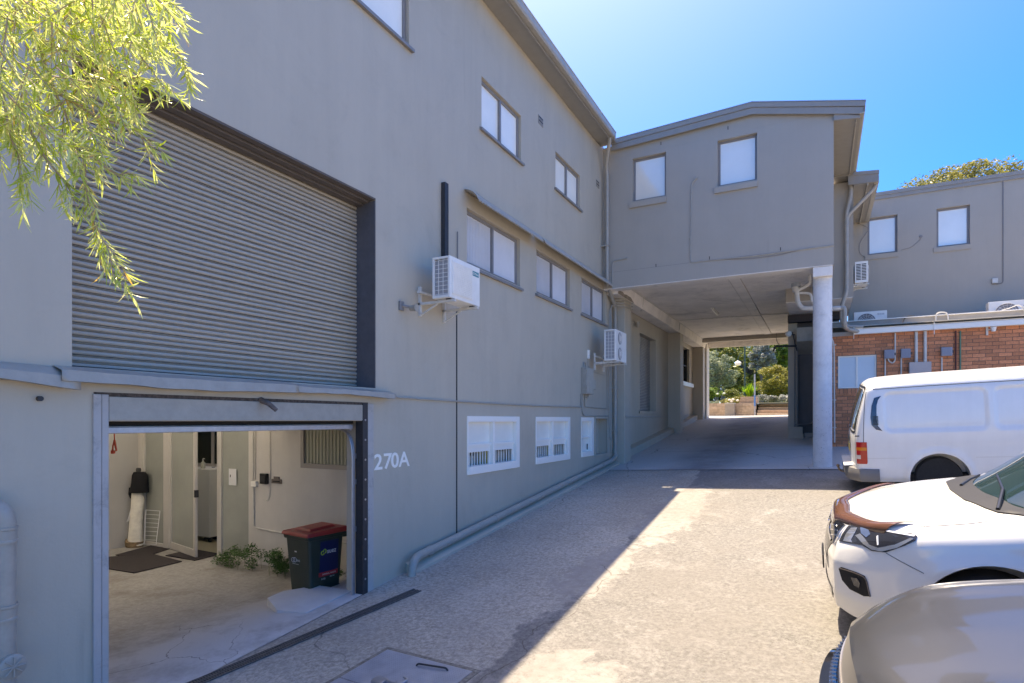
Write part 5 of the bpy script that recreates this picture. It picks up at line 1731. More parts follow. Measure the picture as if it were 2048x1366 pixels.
# ------------------------------------------------------------------ white SUV
suv, UM = car_frame('white_suv', 'white four wheel drive with a brown bonnet guard, parked nose towards the driveway', 'car', .07, 5.93)
UW = .96
UX = [0, .10, .3, .6, .95, 1.3, 1.7, 2.4, 3.6, 4.5, 4.85, 5.0]
def us_(w, b, z1, z2, z3, z4, z5, z6, zc, yk=.86, yh=.80):
    # bottom, low, bumper crease, mid, shoulder, hood edge, hood, centre
    return [(y_, z_ * 1.04) for y_, z_ in [(w * .90, b), (w * .965, b + .10), (w, z1), (w * .995, z2), (w * .985, z3), (w * .955, z4), (w * yk, z5), (w * yh, z6), (w * .42, zc - .012), (0, zc)]]
US = [us_(.60, .30, .46, .58, .68, .76, .82, .86, .93),
      us_(.72, .26, .46, .60, .72, .81, .875, .91, .965),
      us_(.84, .25, .50, .66, .78, .87, .94, .965, 1.005),
      us_(.925, .25, .54, .70, .82, .92, .99, 1.015, 1.05),
      us_(.955, .26, .56, .72, .85, .95, 1.03, 1.055, 1.095),
      us_(.96, .27, .56, .73, .88, .985, 1.06, 1.085, 1.12),
      us_(.96, .27, .56, .74, .90, 1.01, 1.08, 1.10, 1.13),
      us_(.96, .27, .56, .74, .91, 1.03, 1.09, 1.10, 1.13),
      us_(.96, .27, .56, .74, .92, 1.04, 1.09, 1.10, 1.13),
      us_(.95, .30, .56, .74, .93, 1.04, 1.09, 1.10, 1.12),
      us_(.90, .34, .56, .74, .93, 1.03, 1.07, 1.09, 1.10),
      us_(.84, .38, .56, .74, .90, 1.00, 1.04, 1.06, 1.07)]


def uwarp(x, y, z):
    f = 1 - sstep(0, 1.0, x)
    X = x + f * (.10 * (abs(y) / .6) ** 2.2 * .55)
    X += (1 - sstep(0, .5, x)) * (.34 * max(0, z - .70) + .18 * max(0, .42 - z))
    s = 1 if y > 0 else -1
    yy = y
    if abs(y) > .5:
        # flared arches and a swage line
        for cx in (.98, 3.88):
            d = math.hypot(X - cx, z - .38)
            yy += s * .030 * (sstep(.62, .46, d) if d > .30 else 1) * (1 - sstep(.75, .95, z)) * (abs(y) > .7)
    if abs(y) < .8 and z > .9 and .25 < x < 1.6:
        # raised centre of the bonnet
        z = z + .012 * (1 - sstep(.42, .56, abs(y))) * sstep(.2, .5, x)
    return (X, yy, z)


uxq = [0, .02, .045, .07, .1] + list(np.arange(.13, 1.9, .03)) + list(np.arange(1.95, 5.0, .1)) + [5.0]
ub = loft(UX, US, uxq, 6, uwarp, 30)
ubody = _old_build(ub, 'body', M_SUV, suv)
cut_wheels(ubody, [(.98, .40), (3.88, .40)], .435, .60)
ubody.data.shade_smooth(); ubody.data.set_sharp_from_angle(angle=math.radians(40))
ubody.data.materials.clear(); ubody.data.materials.append(M_SUV)
for wx in (.98, 3.88):
    for s in (-1, 1): wheel(suv, wx, s * .93, .37, .24, s)
    _old_build(MB().box(wx - .47, wx + .47, -.59, .59, .4, .86), 'wheel_well', MATS['arch_liner'], suv)
_old_build(MB().box(.45, 4.6, -.80, .80, .22, .32), 'underbody', M_DARK, suv)
# greenhouse
GX = [1.07, 1.15, 1.92, 2.2, 3.2, 4.3, 4.72, 4.95]
def gs(zt, w0=.90, wt=.66, zb=1.04):
    return [(w0, zb), (w0 - .005, zb + .04), (w0 - (w0 - wt) * .55, zb + (zt - zb) * .55), (wt + .03, zt - .07), (wt - .04, zt - .02), (wt * .5, zt), (0, zt + .008)]
GS = [gs(1.10, .80, .74, 1.02), gs(1.14, .84, .74, 1.02), gs(1.62), gs(1.70), gs(1.77), gs(1.75), gs(1.6, .88), gs(1.2, .86, .74)]
def gwarp(x, y, z):
    z = z + .045
    return (x + (1 - sstep(1.07, 2.3, x)) * (.26 * (abs(y) / .8) ** 2 - .03), y, z)
gb_ = loft(GX, GS, list(np.arange(1.07, 4.95, .06)) + [4.95], 4, gwarp, 20)
ugh = _old_build(gb_, 'windscreen', M_GLASSD, suv, smooth=True, ang=60)
SU = Surf([ubody], UM); SG = Surf([ugh], UM)
us2 = lambda p: SU.side(p.x, p.y)
def top_(S_): return lambda p: (lambda h: (h[0], h[1]))(S_.t.ray_cast(Vector((p.x, p.y, 4)), Vector((0, 0, -1))))
patch(SG, [(2.06, -.66), (4.6, -.66), (4.6, .66), (2.06, .66), (1.98, .3), (1.97, 0), (1.98, -.3)], 'roof', M_SUV, suv, step=.15, proj=top_(SG), off=.012, thick=.02, mirror=False)
gsd = lambda p: SG.side(p.x, p.y)
seam(SG, [(1.17, 1.06), (1.58, 1.36), (1.98, 1.62), (2.3, 1.70), (3.4, 1.73), (4.4, 1.68)], .07, M_SUV, suv, 'pillar', .010, proj=gsd, n=50)
seam(SG, [(3.0, 1.08), (3.0, 1.70)], .07, M_BLACKG, suv, 'door_pillar', .006, proj=gsd)
for x in (1.75, 2.95, 4.0): seam(SU, [(x, .40), (x, 1.03)], .007, G_, suv, proj=us2)
# cowl below the windscreen
tp = top_(SU)
patch(SU, [(0.91, -.0), (0.94, -.35), (1.07, -.66), (1.27, -.80), (1.41, -.84), (1.47, -.84), (1.29, -.62), (1.17, -.3), (1.12, 0), (1.17, .3), (1.29, .62), (1.47, .84), (1.41, .84), (1.27, .80), (1.07, .66), (0.94, .35)], 'cowl', mat('cowl_black', (.010, .010, .012), .6, var=.3, vscale=60), suv, step=.09, proj=tp, off=.010, thick=.014, mirror=False)
def wz2(x, y, up=.014):
    zz = [S_.t.ray_cast(Vector((x, y, 4)), Vector((0, 0, -1)))[0] for S_ in (SU, SG)]
    return (x, y, max(h.z for h in zz if h is not None) + up)
_old_build(MB().tube([wz2(1.08, -.62), wz2(1.18, -.30), wz2(1.22, .05)], [.013, .011, .008], 6), 'wiper', M_BLACKP, suv)
_old_build(MB().tube([wz2(1.00, .10), wz2(1.10, .35), wz2(1.22, .62)], [.012, .01, .008], 6), 'wiper', M_BLACKP, suv)

# ------------------------------------------------------------------ grey hatch / SUV nearest the camera
gc, GM = car_frame('grey_car', 'metallic grey car nearest the camera with a chrome bar in its mesh grille', 'car', .10, 3.27)
GWD = .90
HC = 1.07
CXK = [0, .08, .25, .5, .9, 1.2, 1.8, 3.2, 4.2, 4.5]
def cs(w, b, z1, z2, z3, z4, z5, z6, zc):
    return [(y_, z_ * HC) for y_, z_ in [(w * .88, b), (w * .96, b + .10), (w, z1), (w * .995, z2), (w * .98, z3), (w * .94, z4), (w * .86, z5), (w * .74, z6), (w * .40, zc - .01), (0, zc)]]
CS = [cs(.60, .28, .42, .54, .63, .71, .775, .81, .865),
      cs(.71, .24, .44, .57, .68, .77, .835, .875, .91),
      cs(.81, .22, .48, .62, .74, .83, .90, .935, .955),
      cs(.87, .22, .50, .66, .78, .88, .945, .975, .995),
      cs(.895, .23, .52, .68, .82, .92, .985, 1.01, 1.035),
      cs(.90, .24, .52, .70, .85, .95, 1.01, 1.03, 1.05),
      cs(.90, .24, .52, .70, .86, .98, 1.03, 1.04, 1.05), cs(.90, .24, .52, .70, .87, .98, 1.03, 1.04, 1.05),
      cs(.87, .28, .52, .70, .87, .97, 1.02, 1.03, 1.04), cs(.8, .34, .52, .7, .84, .92, .96, .98, 1.0)]
def cwarp(x, y, z):
    f = 1 - sstep(0, 1.0, x)
    X = x + f * (.09 * (abs(y) / .6) ** 2.2)
    X += (1 - sstep(0, .45, x)) * (.30 * max(0, z - .70) + .15 * max(0, .4 - z))
    if z > .8 and abs(y) < .8 and x > .15:
        z = z + .016 * math.exp(-((abs(y) - (.50 + .10 * sstep(.2, 1.3, x))) / .055) ** 2) * sstep(.15, .6, x)
    return (X, y, z)
cxq = [0, .02, .045, .07, .1] + list(np.arange(.13, 1.5, .03)) + list(np.arange(1.6, 4.5, .1)) + [4.5]
cb = loft(CXK, CS, cxq, 6, cwarp, 36)
cbody = _old_build(cb, 'body', M_GREYCAR, gc)
cut_wheels(cbody, [(.92, .34), (3.55, .34)], .38, .58)
cbody.data.shade_smooth(); cbody.data.set_sharp_from_angle(angle=math.radians(40))
cbody.data.materials.clear(); cbody.data.materials.append(M_GREYCAR)
for wx in (.92, 3.55):
    for s in (-1, 1): wheel(gc, wx, s * .88, .33, .22, s)
    _old_build(MB().box(wx - .4, wx + .4, -.57, .57, .4, .8), 'wheel_well', MATS['arch_liner'], gc)
GXc = [1.25, 1.33, 1.95, 2.2, 2.9, 3.7, 4.15, 4.4]
gb2 = loft(GXc, [gs(1.04, .76, .70, .97), gs(1.08, .80, .70, .97), gs(1.52, .84, .62, .98), gs(1.60, .84, .62, .98), gs(1.65, .84, .62, .98), gs(1.62, .84, .62, .98), gs(1.45, .82, .62, .98), gs(1.1, .78, .66, .98)], list(np.arange(1.25, 4.4, .08)) + [4.4], 4, lambda x, y, z: (x + (1 - sstep(1.25, 2.4, x)) * (.24 * (abs(y) / .8) ** 2 - .10), y, z), 20)
cgh = _old_build(gb2, 'windscreen', M_GLASSD, gc, smooth=True, ang=60)
SC = Surf([cbody], GM); SCG = Surf([cgh], GM)
patch(SCG, [(2.1, -.6), (4.0, -.6), (4.0, .6), (2.1, .6), (2.03, 0)], 'roof', M_GREYCAR, gc, step=.15, proj=top_(SCG), off=.012, thick=.02, mirror=False)
seam(SCG, [(1.40, 1.0), (1.75, 1.26), (2.10, 1.52), (2.5, 1.60), (3.4, 1.60)], .07, M_GREYCAR, gc, 'pillar', .01, proj=lambda p: SCG.side(p.x, p.y), n=40)
# ================================================================== FITTINGS ON THE VEHICLES
M_LAMPI = mat('lamp_inner', (.62, .64, .68), .12, metal=.85)
M_LAMPB = mat('lamp_black', (.02, .022, .03), .12, coat=.9)
M_DRL = mat('lamp_white', (.75, .77, .80), .1, coat=.5)
# SUV head lamp
hl = [(1679, 1083), (1686, 1068), (1697, 1053), (1710, 1052), (1745, 1055), (1790, 1064), (1825, 1068), (1835, 1073), (1831, 1082), (1812, 1091), (1790, 1099), (1772, 1105), (1745, 1102), (1725, 1091), (1700, 1087)]
for o in patch(SU, hl, 'headlight', M_LAMPB, suv, off=.008, thick=.02):
    pass
patch(SU, [(1688, 1083), (1694, 1068), (1704, 1057), (1716, 1057), (1712, 1066), (1704, 1080), (1706, 1086)], 'headlight_reflector', M_LAMPI, suv, off=.011, thick=.004)
patch(SU, [(1712, 1072), (1722, 1068), (1731, 1078), (1740, 1090), (1757, 1096), (1790, 1090), (1822, 1077), (1828, 1079), (1795, 1096), (1765, 1103), (1745, 1100), (1728, 1089)], 'headlight_reflector', M_LAMPI, suv, off=.011, thick=.004)
patch(SU, [(1722, 1057), (1738, 1058), (1742, 1070), (1734, 1076), (1724, 1068)], 'lamp_projector', mat('lamp_blue', (.08, .12, .22), .08, coat=.9), suv, off=.012, thick=.004)
patch(SU, [(1755, 1074), (1758, 1072), (1759, 1090), (1756, 1091)], 'lamp_projector', M_DRL, suv, off=.013, thick=.004)
seam(SU, [(1745, 1057), (1790, 1066), (1830, 1073)], .012, M_DRL, suv, 'running_light', .012)
# bonnet guard: a curved lip standing off the front edge
g_in = [(1700, 1000), (1688, 1012), (1686, 1026), (1693, 1036), (1712, 1044), (1735, 1048), (1765, 1052), (1806, 1056)]
g_out = [(1680, 985), (1673, 1004), (1672, 1022), (1677, 1034), (1690, 1046), (1720, 1054), (1760, 1062), (1798, 1063)]
poly = [(1722, 984), (1706, 993), (1691, 1006), (1685, 1018), (1690, 1030), (1706, 1038), (1730, 1042), (1760, 1049), (1806, 1055), (1798, 1064), (1770, 1063), (1735, 1058), (1705, 1052), (1686, 1042), (1674, 1030), (1671, 1015), (1676, 1000), (1690, 989), (1708, 981)]
fr0 = lambda y, z: SU.t.ray_cast(Vector((-2, y, z)), Vector((1, 0, 0)))[0]
V = []; F = []
gy_ = [.74 * math.sin(a) for a in np.linspace(-PI / 2, PI / 2, 41)]
for y in gy_:
    e = abs(y) / .74
    a_ = fr0(y, .945 + .03 * e) or Vector((.5, y, .9))
    ends = e ** 10
    P3 = []
    for k in range(6):
        t = k / 5; x = a_.x - .030 * (1 - t) + (.12 - .05 * e) * t + ends * .12 * t
        h = SU.t.ray_cast(Vector((x, y, 3)), Vector((0, 0, -1)))[0]
        zz = (h.z if h is not None else a_.z) + .012 + .026 * math.sin(PI * min(1, .35 + t * .65))
        if t < .35: zz = min(zz, a_.z - .01 + t * .28)
        P3.append((x, y * 1.0, zz))
    V += P3
for i in range(len(gy_) - 1):
    for k in range(5): F.append((i * 6 + k, (i + 1) * 6 + k, (i + 1) * 6 + k + 1, i * 6 + k + 1))
bg_ = _old_build(MB().add(V, F), 'bonnet_guard', M_GUARD, suv, smooth=True, ang=70)
md_ = bg_.modifiers.new('thick', 'SOLIDIFY'); md_.thickness = .006
# grille, V, badge, plate, lower intake
patch(SU, [(1664, 1040), (1668, 1030), (1674, 1034), (1684, 1046), (1694, 1052), (1680, 1066), (1672, 1086), (1664, 1086), (1657, 1075), (1659, 1055)], 'grille', M_BLACKG, suv, off=.006)
seam(SU, [(1663, 1036), (1660, 1060), (1664, 1080)], .02, M_CHROME, suv, 'grille_trim', .012)
seam(SU, [(1692, 1052), (1680, 1066), (1671, 1086)], .022, M_CHROME, suv, 'grille_trim', .012)
for k in range(3):
    seam(SU, [(1664, 1048 + 11 * k), (1678, 1052 + 9 * k)], .010, M_CHROME, suv, 'grille_bar', .012)
patch(SU, [(1678, 1137), (1683, 1134), (1712, 1144), (1730, 1152), (1736, 1170), (1741, 1193), (1728, 1192), (1700, 1178), (1685, 1160)], 'fog_lamp_recess', M_DARK, suv, off=.005, thick=.012)
seam(SU, [(1680, 1136), (1712, 1146), (1731, 1156), (1738, 1180), (1741, 1193)], .006, mat('recess_trim', (.10, .08, .075), .3, coat=.5), suv, 'recess_trim', .012)
patch(SU, [(1704, 1154), (1716, 1156), (1722, 1166), (1720, 1176), (1710, 1170)], 'fog_lamp', mat('fog_lens', (.03, .03, .035), .08, coat=.9), suv, off=.014, thick=.004)
# panel gaps
G2 = mat('gap_soft', (.16, .155, .15), .7)
tp = top_(SU)
seam(SU, [(1772, 1106), (1800, 1122), (1848, 1147)], .005, G2, suv, off=.002)
seam(SU, [(1840, 1053), (1900, 1050), (1950, 1046), (1985, 1040), (2005, 1030), (2022, 1014)], .005, G2, suv, off=.002)
fr = lambda p: (lambda h: (h[0], h[1]))(SU.t.ray_cast(Vector((-2, p.x, p.y)), Vector((1, 0, 0))))
patch(SU, [(-.19, .50), (.19, .50), (.19, .61), (-.19, .61)], 'number_plate', M_BLACKP, suv, step=.05, proj=fr, off=.03, thick=.012, mirror=False)
patch(SU, [(-.42, .30), (.42, .30), (.50, .44), (-.50, .44)], 'lower_intake', M_BLACKG, suv, step=.06, proj=fr, off=.006, mirror=False)
patch(SU, [(-.30, .64), (.30, .64), (.42, .82), (-.42, .82)], 'grille', M_BLACKG, suv, step=.06, proj=fr, off=.004, mirror=False)

# grey car: mesh grille, chrome bar, lamps, plate
frc = lambda p: (lambda h: (h[0], h[1]))(SC.t.ray_cast(Vector((-2, p.x, p.y)), Vector((1, 0, 0))))
patch(SC, [(-.60, .50), (.60, .50), (.68, .60), (.66, .735), (-.66, .735), (-.68, .60)], 'grille', M_BLACKG, gc, step=.05, proj=frc, off=.004, mirror=False)
cbm = MB()
ys_ = np.linspace(-.60, .60, 33)
for (z0_, z1_, d_) in ((.60, .69, .075),):
    V = []; F = []
    for y in ys_:
        h, n = frc(Vector((float(y), .66))); x = h.x
        e = .035 * (abs(y) / .6) ** 6
        V += [(x - .01, y, z1_ - e), (x - d_, y, z1_ - .012 - e), (x - d_ - .008, y, (z0_ + z1_) / 2 - e), (x - d_ + .01, y, z0_ - e), (x - .005, y, z0_ - e)]
    for i in range(len(ys_) - 1):
        for j in range(4): F.append((i * 5 + j, (i + 1) * 5 + j, (i + 1) * 5 + j + 1, i * 5 + j + 1))
    cbm.add(V, F)
_old_build(cbm, 'chrome_bar', mat('dark_chrome', (.38, .37, .39), .08, metal=1), gc, smooth=True, ang=30)
for r_ in range(5):
    for y in np.linspace(-.58, .58, 30):
        z = .50 + .022 * r_ if r_ < 4 else .715
        h, n = frc(Vector((float(y), z)))
        if h is None: continue
        _old_build(MB().hexa([(h.x - .03, y - .012, z - .007), (h.x - .03, y + .008, z - .007), (h.x - .002, y + .012, z - .007), (h.x - .002, y - .008, z - .007)],
                             [(h.x - .034, y - .008, z + .003), (h.x - .034, y + .012, z + .003), (h.x - .004, y + .016, z + .003), (h.x - .004, y - .004, z + .003)]), 'mesh_cell', M_CHROME, gc)
seam(SC, [(-.66, .745), (-.4, .77), (0, .78), (.4, .77), (.66, .745)], .012, mat('lip_highlight', (.55, .5, .45), .2, metal=.6), gc, 'bonnet_highlight', .006, proj=frc, mirror=False)  # pale strip along the bonnet edge, a highlight put in as colour
patch(SC, [(.62, .62), (.80, .66), (.83, .74), (.66, .74)], 'headlight', M_LAMPB, gc, step=.04, proj=frc, off=.006)
patch(SC, [(-.19, .34), (.19, .34), (.19, .45), (-.19, .45)], 'number_plate', mat('plate_white', (.6, .6, .58), .4), gc, step=.05, proj=frc, off=.03, mirror=False)

# ================================================================== GARAGE CONTENTS
def gpt(px, py, t): return ray(px, py) * t


# wheelie bin: local frame, front to -y
def place(name, label, cat, loc, rz, group=None): return thing(name, label, cat, loc, rz, group)
bx = gpt(631, 1120, 7.35)
binn = place('wheelie_bin', 'dark green wheelie bin with a red lid inside the garage', 'bin', (bx.x, bx.y, GF), math.radians(-7))
M_BIN = mat('bin_green', (.035, .045, .032), .45, var=.15, vscale=5)
M_LID = mat('lid_red', (.42, .035, .03), .4, var=.12, vscale=7)
def bl(mb, nm, m, par=None, **k): return _old_build(mb, nm, m, par or binn, **k)
w0, d0, w1, d1, hb = .19, .21, .235, .27, .86
bl(MB().hexa([(-w0, -d0, .04), (w0, -d0, .04), (w0, d0, .04), (-w0, d0, .04)], [(-w1, -d1, hb), (w1, -d1, hb), (w1, d1 - .02, hb), (-w1, d1 - .02, hb)]), 'body', M_BIN, bevel=.03)
bl(MB().hexa([(-w1 - .01, -d1 - .012, hb - .05), (w1 + .01, -d1 - .012, hb - .05), (w1 + .01, d1, hb - .05), (-w1 - .01, d1, hb - .05)], [(-w1 - .02, -d1 - .02, hb), (w1 + .02, -d1 - .02, hb), (w1 + .02, d1 + .02, hb), (-w1 - .02, d1 + .02, hb)]), 'rim', M_BIN, bevel=.012)
bl(MB().box(-w1, w1, d1 + .015, d1 + .06, hb - .06, hb - .03).box(-w1 - .005, -w1 + .05, d1 - .03, d1 + .1, hb - .07, hb - .02).box(w1 - .05, w1 + .005, d1 - .03, d1 + .1, hb - .07, hb - .02).tube([(-w1, d1 + .085, hb - .04), (w1, d1 + .085, hb - .04)], .016, 8), 'handle', M_BIN)
lid = MB().hexa([(-w1 - .03, -d1 - .045, hb + .001), (w1 + .03, -d1 - .045, hb + .001), (w1 + .03, d1 + .04, hb + .001), (-w1 - .03, d1 + .04, hb + .001)], [(-w1 - .02, -d1 - .03, hb + .045), (w1 + .02, -d1 - .03, hb + .045), (w1 + .02, d1 + .02, hb + .07), (-w1 - .02, d1 + .02, hb + .07)])
li = bl(lid, 'lid', M_LID, bevel=.014)
bl(MB().hexa([(-.16, -.20, hb + .05), (.16, -.20, hb + .05), (.16, .20, hb + .062), (-.16, .20, hb + .062)], [(-.13, -.16, hb + .078), (.13, -.16, hb + .078), (.13, .16, hb + .092), (-.13, .16, hb + .092)]), 'lid_dome', M_LID, li, bevel=.01)
for s in (-1, 1): bl(MB().lathe([(0, -.02), (.10, -.02), (.10, .02), (0, .02)], (s * (w0 + .015), d0 - .01, .10), 20, 'x'), 'wheel', M_TYRE)
bl(MB().tube([(-w0, d0 - .01, .10), (w0, d0 - .01, .10)], .012, 6), 'axle', M_DKSTEEL)
# sticker and lettering; on the right hand face (+x) as seen
def fx(z): return w0 + (w1 - w0) * (z - .04) / (hb - .04)
def fy(z): return d0 + (d1 - d0) * (z - .04) / (hb - .04)
M_SW = mat('sticker_white', (.75, .75, .75), .5); M_NAVY = mat('sticker_navy', (.012, .02, .08), .4); M_SR = mat('sticker_red', (.5, .03, .03), .5); M_SG = mat('sticker_green', (.30, .42, .05), .5)
def facebox(y0_, y1_, z0_, z1_, off, th=.0015):
    return MB().hexa([(fx(z0_) + off, y0_, z0_), (fx(z0_) + off + th, y0_, z0_), (fx(z0_) + off + th, y1_, z0_), (fx(z0_) + off, y1_, z0_)], [(fx(z1_) + off, y0_, z1_), (fx(z1_) + off + th, y0_, z1_), (fx(z1_) + off + th, y1_, z1_), (fx(z1_) + off, y1_, z1_)])
st = bl(facebox(-.10, .17, .40, .78, .001), 'sticker', M_NAVY)
sr = bl(facebox(-.11, .175, .345, .40, .001), 'sticker_band', M_SR)
tilt = math.atan((w1 - w0) / (hb - .04))
def onf(y, z, off): return basis((fx(z) + off, y, z), (0, 1, 0), (math.sin(tilt), 0, math.cos(tilt)))
text_obj('suez', .085, M_SW, st, onf(.0, .625, .004), 'sticker_text', .0004, sx=.9, weight=.0008)
text_obj('GENERAL WASTE', .026, M_SW, sr, onf(-.06, .362, .004), 'sticker_text', .0003)
text_obj('0150', .03, M_SW, binn, onf(-.07, .305, .002), 'bin_text', .0003)
text_obj('1800 000', .02, M_SW, binn, onf(.05, .32, .002), 'bin_text', .0003)
for cy_ in (-.065, -.035):
    pts = [(fx(.645) + .004, cy_ + .02 * math.cos(a), .645 + (.012 if cy_ > -.05 else -.004) + .024 * math.sin(a)) for a in np.linspace((-1.2 if cy_ > -.05 else 1.6), (3.4 if cy_ > -.05 else 6.2), 12)]
    bl(MB().tube(pts, .008, 5), 'sticker_leaf', M_SG, st)
tf = lambda x, z, off: basis((x, -(fy(z)) - off, z), (1, 0, 0), (0, -math.sin(math.atan((d1 - d0) / (hb - .04))), math.cos(tilt)))
bl(MB().tube([(-.10 + .035 * math.cos(a), -fy(.55) - .004, .55 + .028 * math.sin(a)) for a in np.linspace(0, 2 * PI, 14)], .003, 4, False).tube([(-.065 + .035 * math.cos(a), -fy(.55) - .004, .555 + .028 * math.sin(a)) for a in np.linspace(0, 2 * PI, 14)], .003, 4, False), 'bin_emblem', M_SW)
text_obj('BINS', .035, M_SW, binn, tf(-.035, .54, .004), 'bin_text', .0004)
text_obj('www.bins.com.au', .018, M_SW, binn, tf(-.12, .50, .004), 'bin_text', .0003)
bl(MB().box(-.06, -.02, -fy(.66) - .004, -fy(.66) - .002, .652, .668), 'bin_label', M_SW)

# mats
def matquad(pts, name, label):
    P_ = [atZ(px, py, GF + .012) for px, py in pts]
    return tag(MB().prism([(p.x, p.y, GF + .006) for p in P_], (0, 0, .012)).build(name, M_RUBBER), label, 'mat', 'rubber mats by the glass door')
matquad([(217, 1114), (305, 1108), (364, 1123), (268, 1146), (200, 1135)], 'floor_mat', 'larger dark rubber mat nearest the garage opening, at the left')
matquad([(231, 1110), (310, 1089), (355, 1092), (308, 1108), (240, 1112)], 'floor_mat', 'long dark mat behind the larger mat, along the frosted partition')
matquad([(331, 1111), (385, 1098), (441, 1108), (390, 1121)], 'floor_mat', 'small dark mat in front of the open glass door')


def tail_leaf(): pass


# rolled tube of card with a black jacket over its top
def at_floor(px, py): return atZ(px, py, GF)
bp_ = at_floor(268, 1090)
hs2 = (HOR - 962) / FPX; scl = bp_.y / ray(268, 1090).y * .985
rt = thing('dress_form', 'dress form by the back wall draped in black cloth above a long pale wrapped stand', 'dress form', (bp_.x, bp_.y, GF))
def lt(px, py): q_ = ray(px, py) * scl; return (q_.x, q_.y, q_.z)
cz = lambda py: (HOR - py) / FPX * scl - GF
def ring(mb, spec, n=18):
    """spec: (px_left, px_right, py) silhouettes stacked into a tapered body"""
    V = []; F = []
    for (a, b, py) in spec:
        pa = Vector(lt(a, py)); pb = Vector(lt(b, py)); c_ = (pa + pb) / 2; r_ = (pb - pa).length / 2; ux = (pb - pa).normalized(); uy = Vector((-ux.y, ux.x, 0))
        for k in range(n):
            an = 2 * PI * k / n; V.append(c_ + ux * r_ * math.cos(an) + uy * r_ * .7 * math.sin(an) * (1 + .08 * math.sin(3 * an + py)))
    for i in range(len(spec) - 1):
        for k in range(n): F.append((i * n + k, i * n + (k + 1) % n, (i + 1) * n + (k + 1) % n, (i + 1) * n + k))
    F.append(tuple(range(n))); F.append(tuple((len(spec) - 1) * n + k for k in range(n)))
    return mb.add(V, F)
ring(MB(), [(264, 284, 984), (263, 288, 1000), (262, 286, 1020), (259, 284, 1050), (257, 284, 1075), (254, 286, 1090)]).build('wrapped_stand', mat('card_wrap', (.88, .82, .70), .8, var=.15, vscale=7), rt, smooth=True)
ring(MB(), [(252, 262, 1078), (251, 286, 1083), (252, 285, 1092), (255, 283, 1095)]).build('crumpled_foot', mat('stained_wrap', (.30, .20, .11), .9, var=.5, vscale=25), rt, smooth=True)
ring(MB(), [(268, 290, 944), (265, 295, 950), (264, 296, 965), (261, 297, 980), (259, 297, 985)]).build('jacket', mat('black_cloth', (.008, .008, .010), .9), rt, smooth=True)
ring(MB(), [(258, 264, 975), (257, 266, 988), (260, 264, 997)]).build('sleeve', MATS['black_cloth'], rt, smooth=True)
ring(MB(), [(273, 281, 936), (272, 282, 940), (273, 281, 945)]).build('neck_cap', mat('cap_band', (.05, .05, .05), .6), rt, smooth=True)
ring(MB(), [(264, 268, 1008), (255, 259, 1040), (253, 257, 1043)]).build('loose_strap', M_SW, rt, smooth=True)
# wire rack leaning on the partition
wr = thing('wire_rack', 'thin white wire rack leaning on the frosted partition', 'rack', tuple(atY(310, 1085, GYW - .12)))
def wp_(px, py, y=GYW - .10):
    q_ = atY(px, py, y); return q_
fr_ = MB().tube([wp_(292, 1020), wp_(320, 1022), wp_(312, 1089, GYW - .25), wp_(288, 1088, GYW - .25), wp_(292, 1020)], .006, 5)
fr_.build('rack_frame', M_SW, wr)
for k in range(7):
    t = (k + 1) / 8
    a = wp_(292, 1020).lerp(wp_(288, 1088, GYW - .25), t); b = wp_(320, 1022).lerp(wp_(312, 1089, GYW - .25), t)
    MB().tube([a, b], .004, 4).build('rack_wire', M_SW, wr)
# orange cord
oc = thing('hanging_cord', 'orange pull cord with a loop hanging at the left of the garage', 'cord', tuple(gpt(228, 870, 6.0)))
def cp(px, py): return gpt(px, py, 6.0)
M_OR = mat('orange_cord', (.75, .10, .05), .6)
MB().tube([cp(228, 850), cp(229, 880)], .006, 6).tube([cp(229, 880), cp(226, 893), cp(225, 902)], .008, 6).tube([cp(229, 880), cp(231, 892), cp(233, 902)], .009, 6).build('rope', M_OR, oc)
MB().lathe([(0, -.02), (.02, -.015), (.02, .015), (0, .02)], tuple(cp(226, 904)), 10).build('knot', M_OR, oc)
# cabinet, dress form, bottle and bags in the shop
Yc = 6.95
def c_(px, py, y=Yc): return atY(px, py, y)
ca0, ca1 = c_(392, 1000), c_(419, 1000)
cab = thing('white_cabinet', 'tall white cabinet on castors inside the open glass door', 'cabinet', (ca0.x, Yc, GF))
ztop = c_(400, 938).z
MB().box(ca0.x - .4, ca1.x, Yc, Yc + .5, GF + .1, ztop).build('carcass', mat('cabinet_white', (.85, .84, .76), .5), cab, bevel=.006)
for x in (ca0.x - .35, ca1.x - .05): MB().lathe([(0, -.015), (.045, -.015), (.045, .015), (0, .015)], (x, Yc + .05, GF + .05), 12, 'x').build('castor', M_DKSTEEL, cab)
MB().box(ca0.x - .38, ca1.x - .02, Yc + .02, Yc + .48, GF + .09, GF + .1).build('base', M_DKSTEEL, cab)
bo = thing('soap_bottle', 'small pump bottle standing on top of the white cabinet', 'bottle', (c_(396, 930).x, Yc + .1, ztop))
z = ztop
MB().lathe([(0, z), (.035, z), (.04, z + .02), (.04, z + .11), (.015, z + .13), (.015, z + .15), (0, z + .15)], (c_(396, 930).x, Yc + .1, 0), 14).build('bottle_body', mat('bottle_clear', (.6, .6, .5), .2), bo, smooth=True)
MB().tube(bend([(c_(396, 930).x, Yc + .1, z + .15), (c_(396, 930).x, Yc + .1, z + .19), (c_(396, 930).x + .05, Yc + .1, z + .185)], .02), .008, 6).build('pump', M_SW, bo)
sc_ = 1.0
df = thing('dress_form', 'cream dress form on a stand beside the white cabinet in the doorway', 'dress form', (c_(428, 1000, 7.3).x, 7.3, GF))
V = []; F = []; n = 20
spec = [(424, 430, 938), (423, 431, 941), (421, 436, 946), (420.5, 436, 955), (422, 435, 966), (424, 434.5, 974), (421, 437, 985), (420, 438.5, 1000), (421, 438, 1009)]
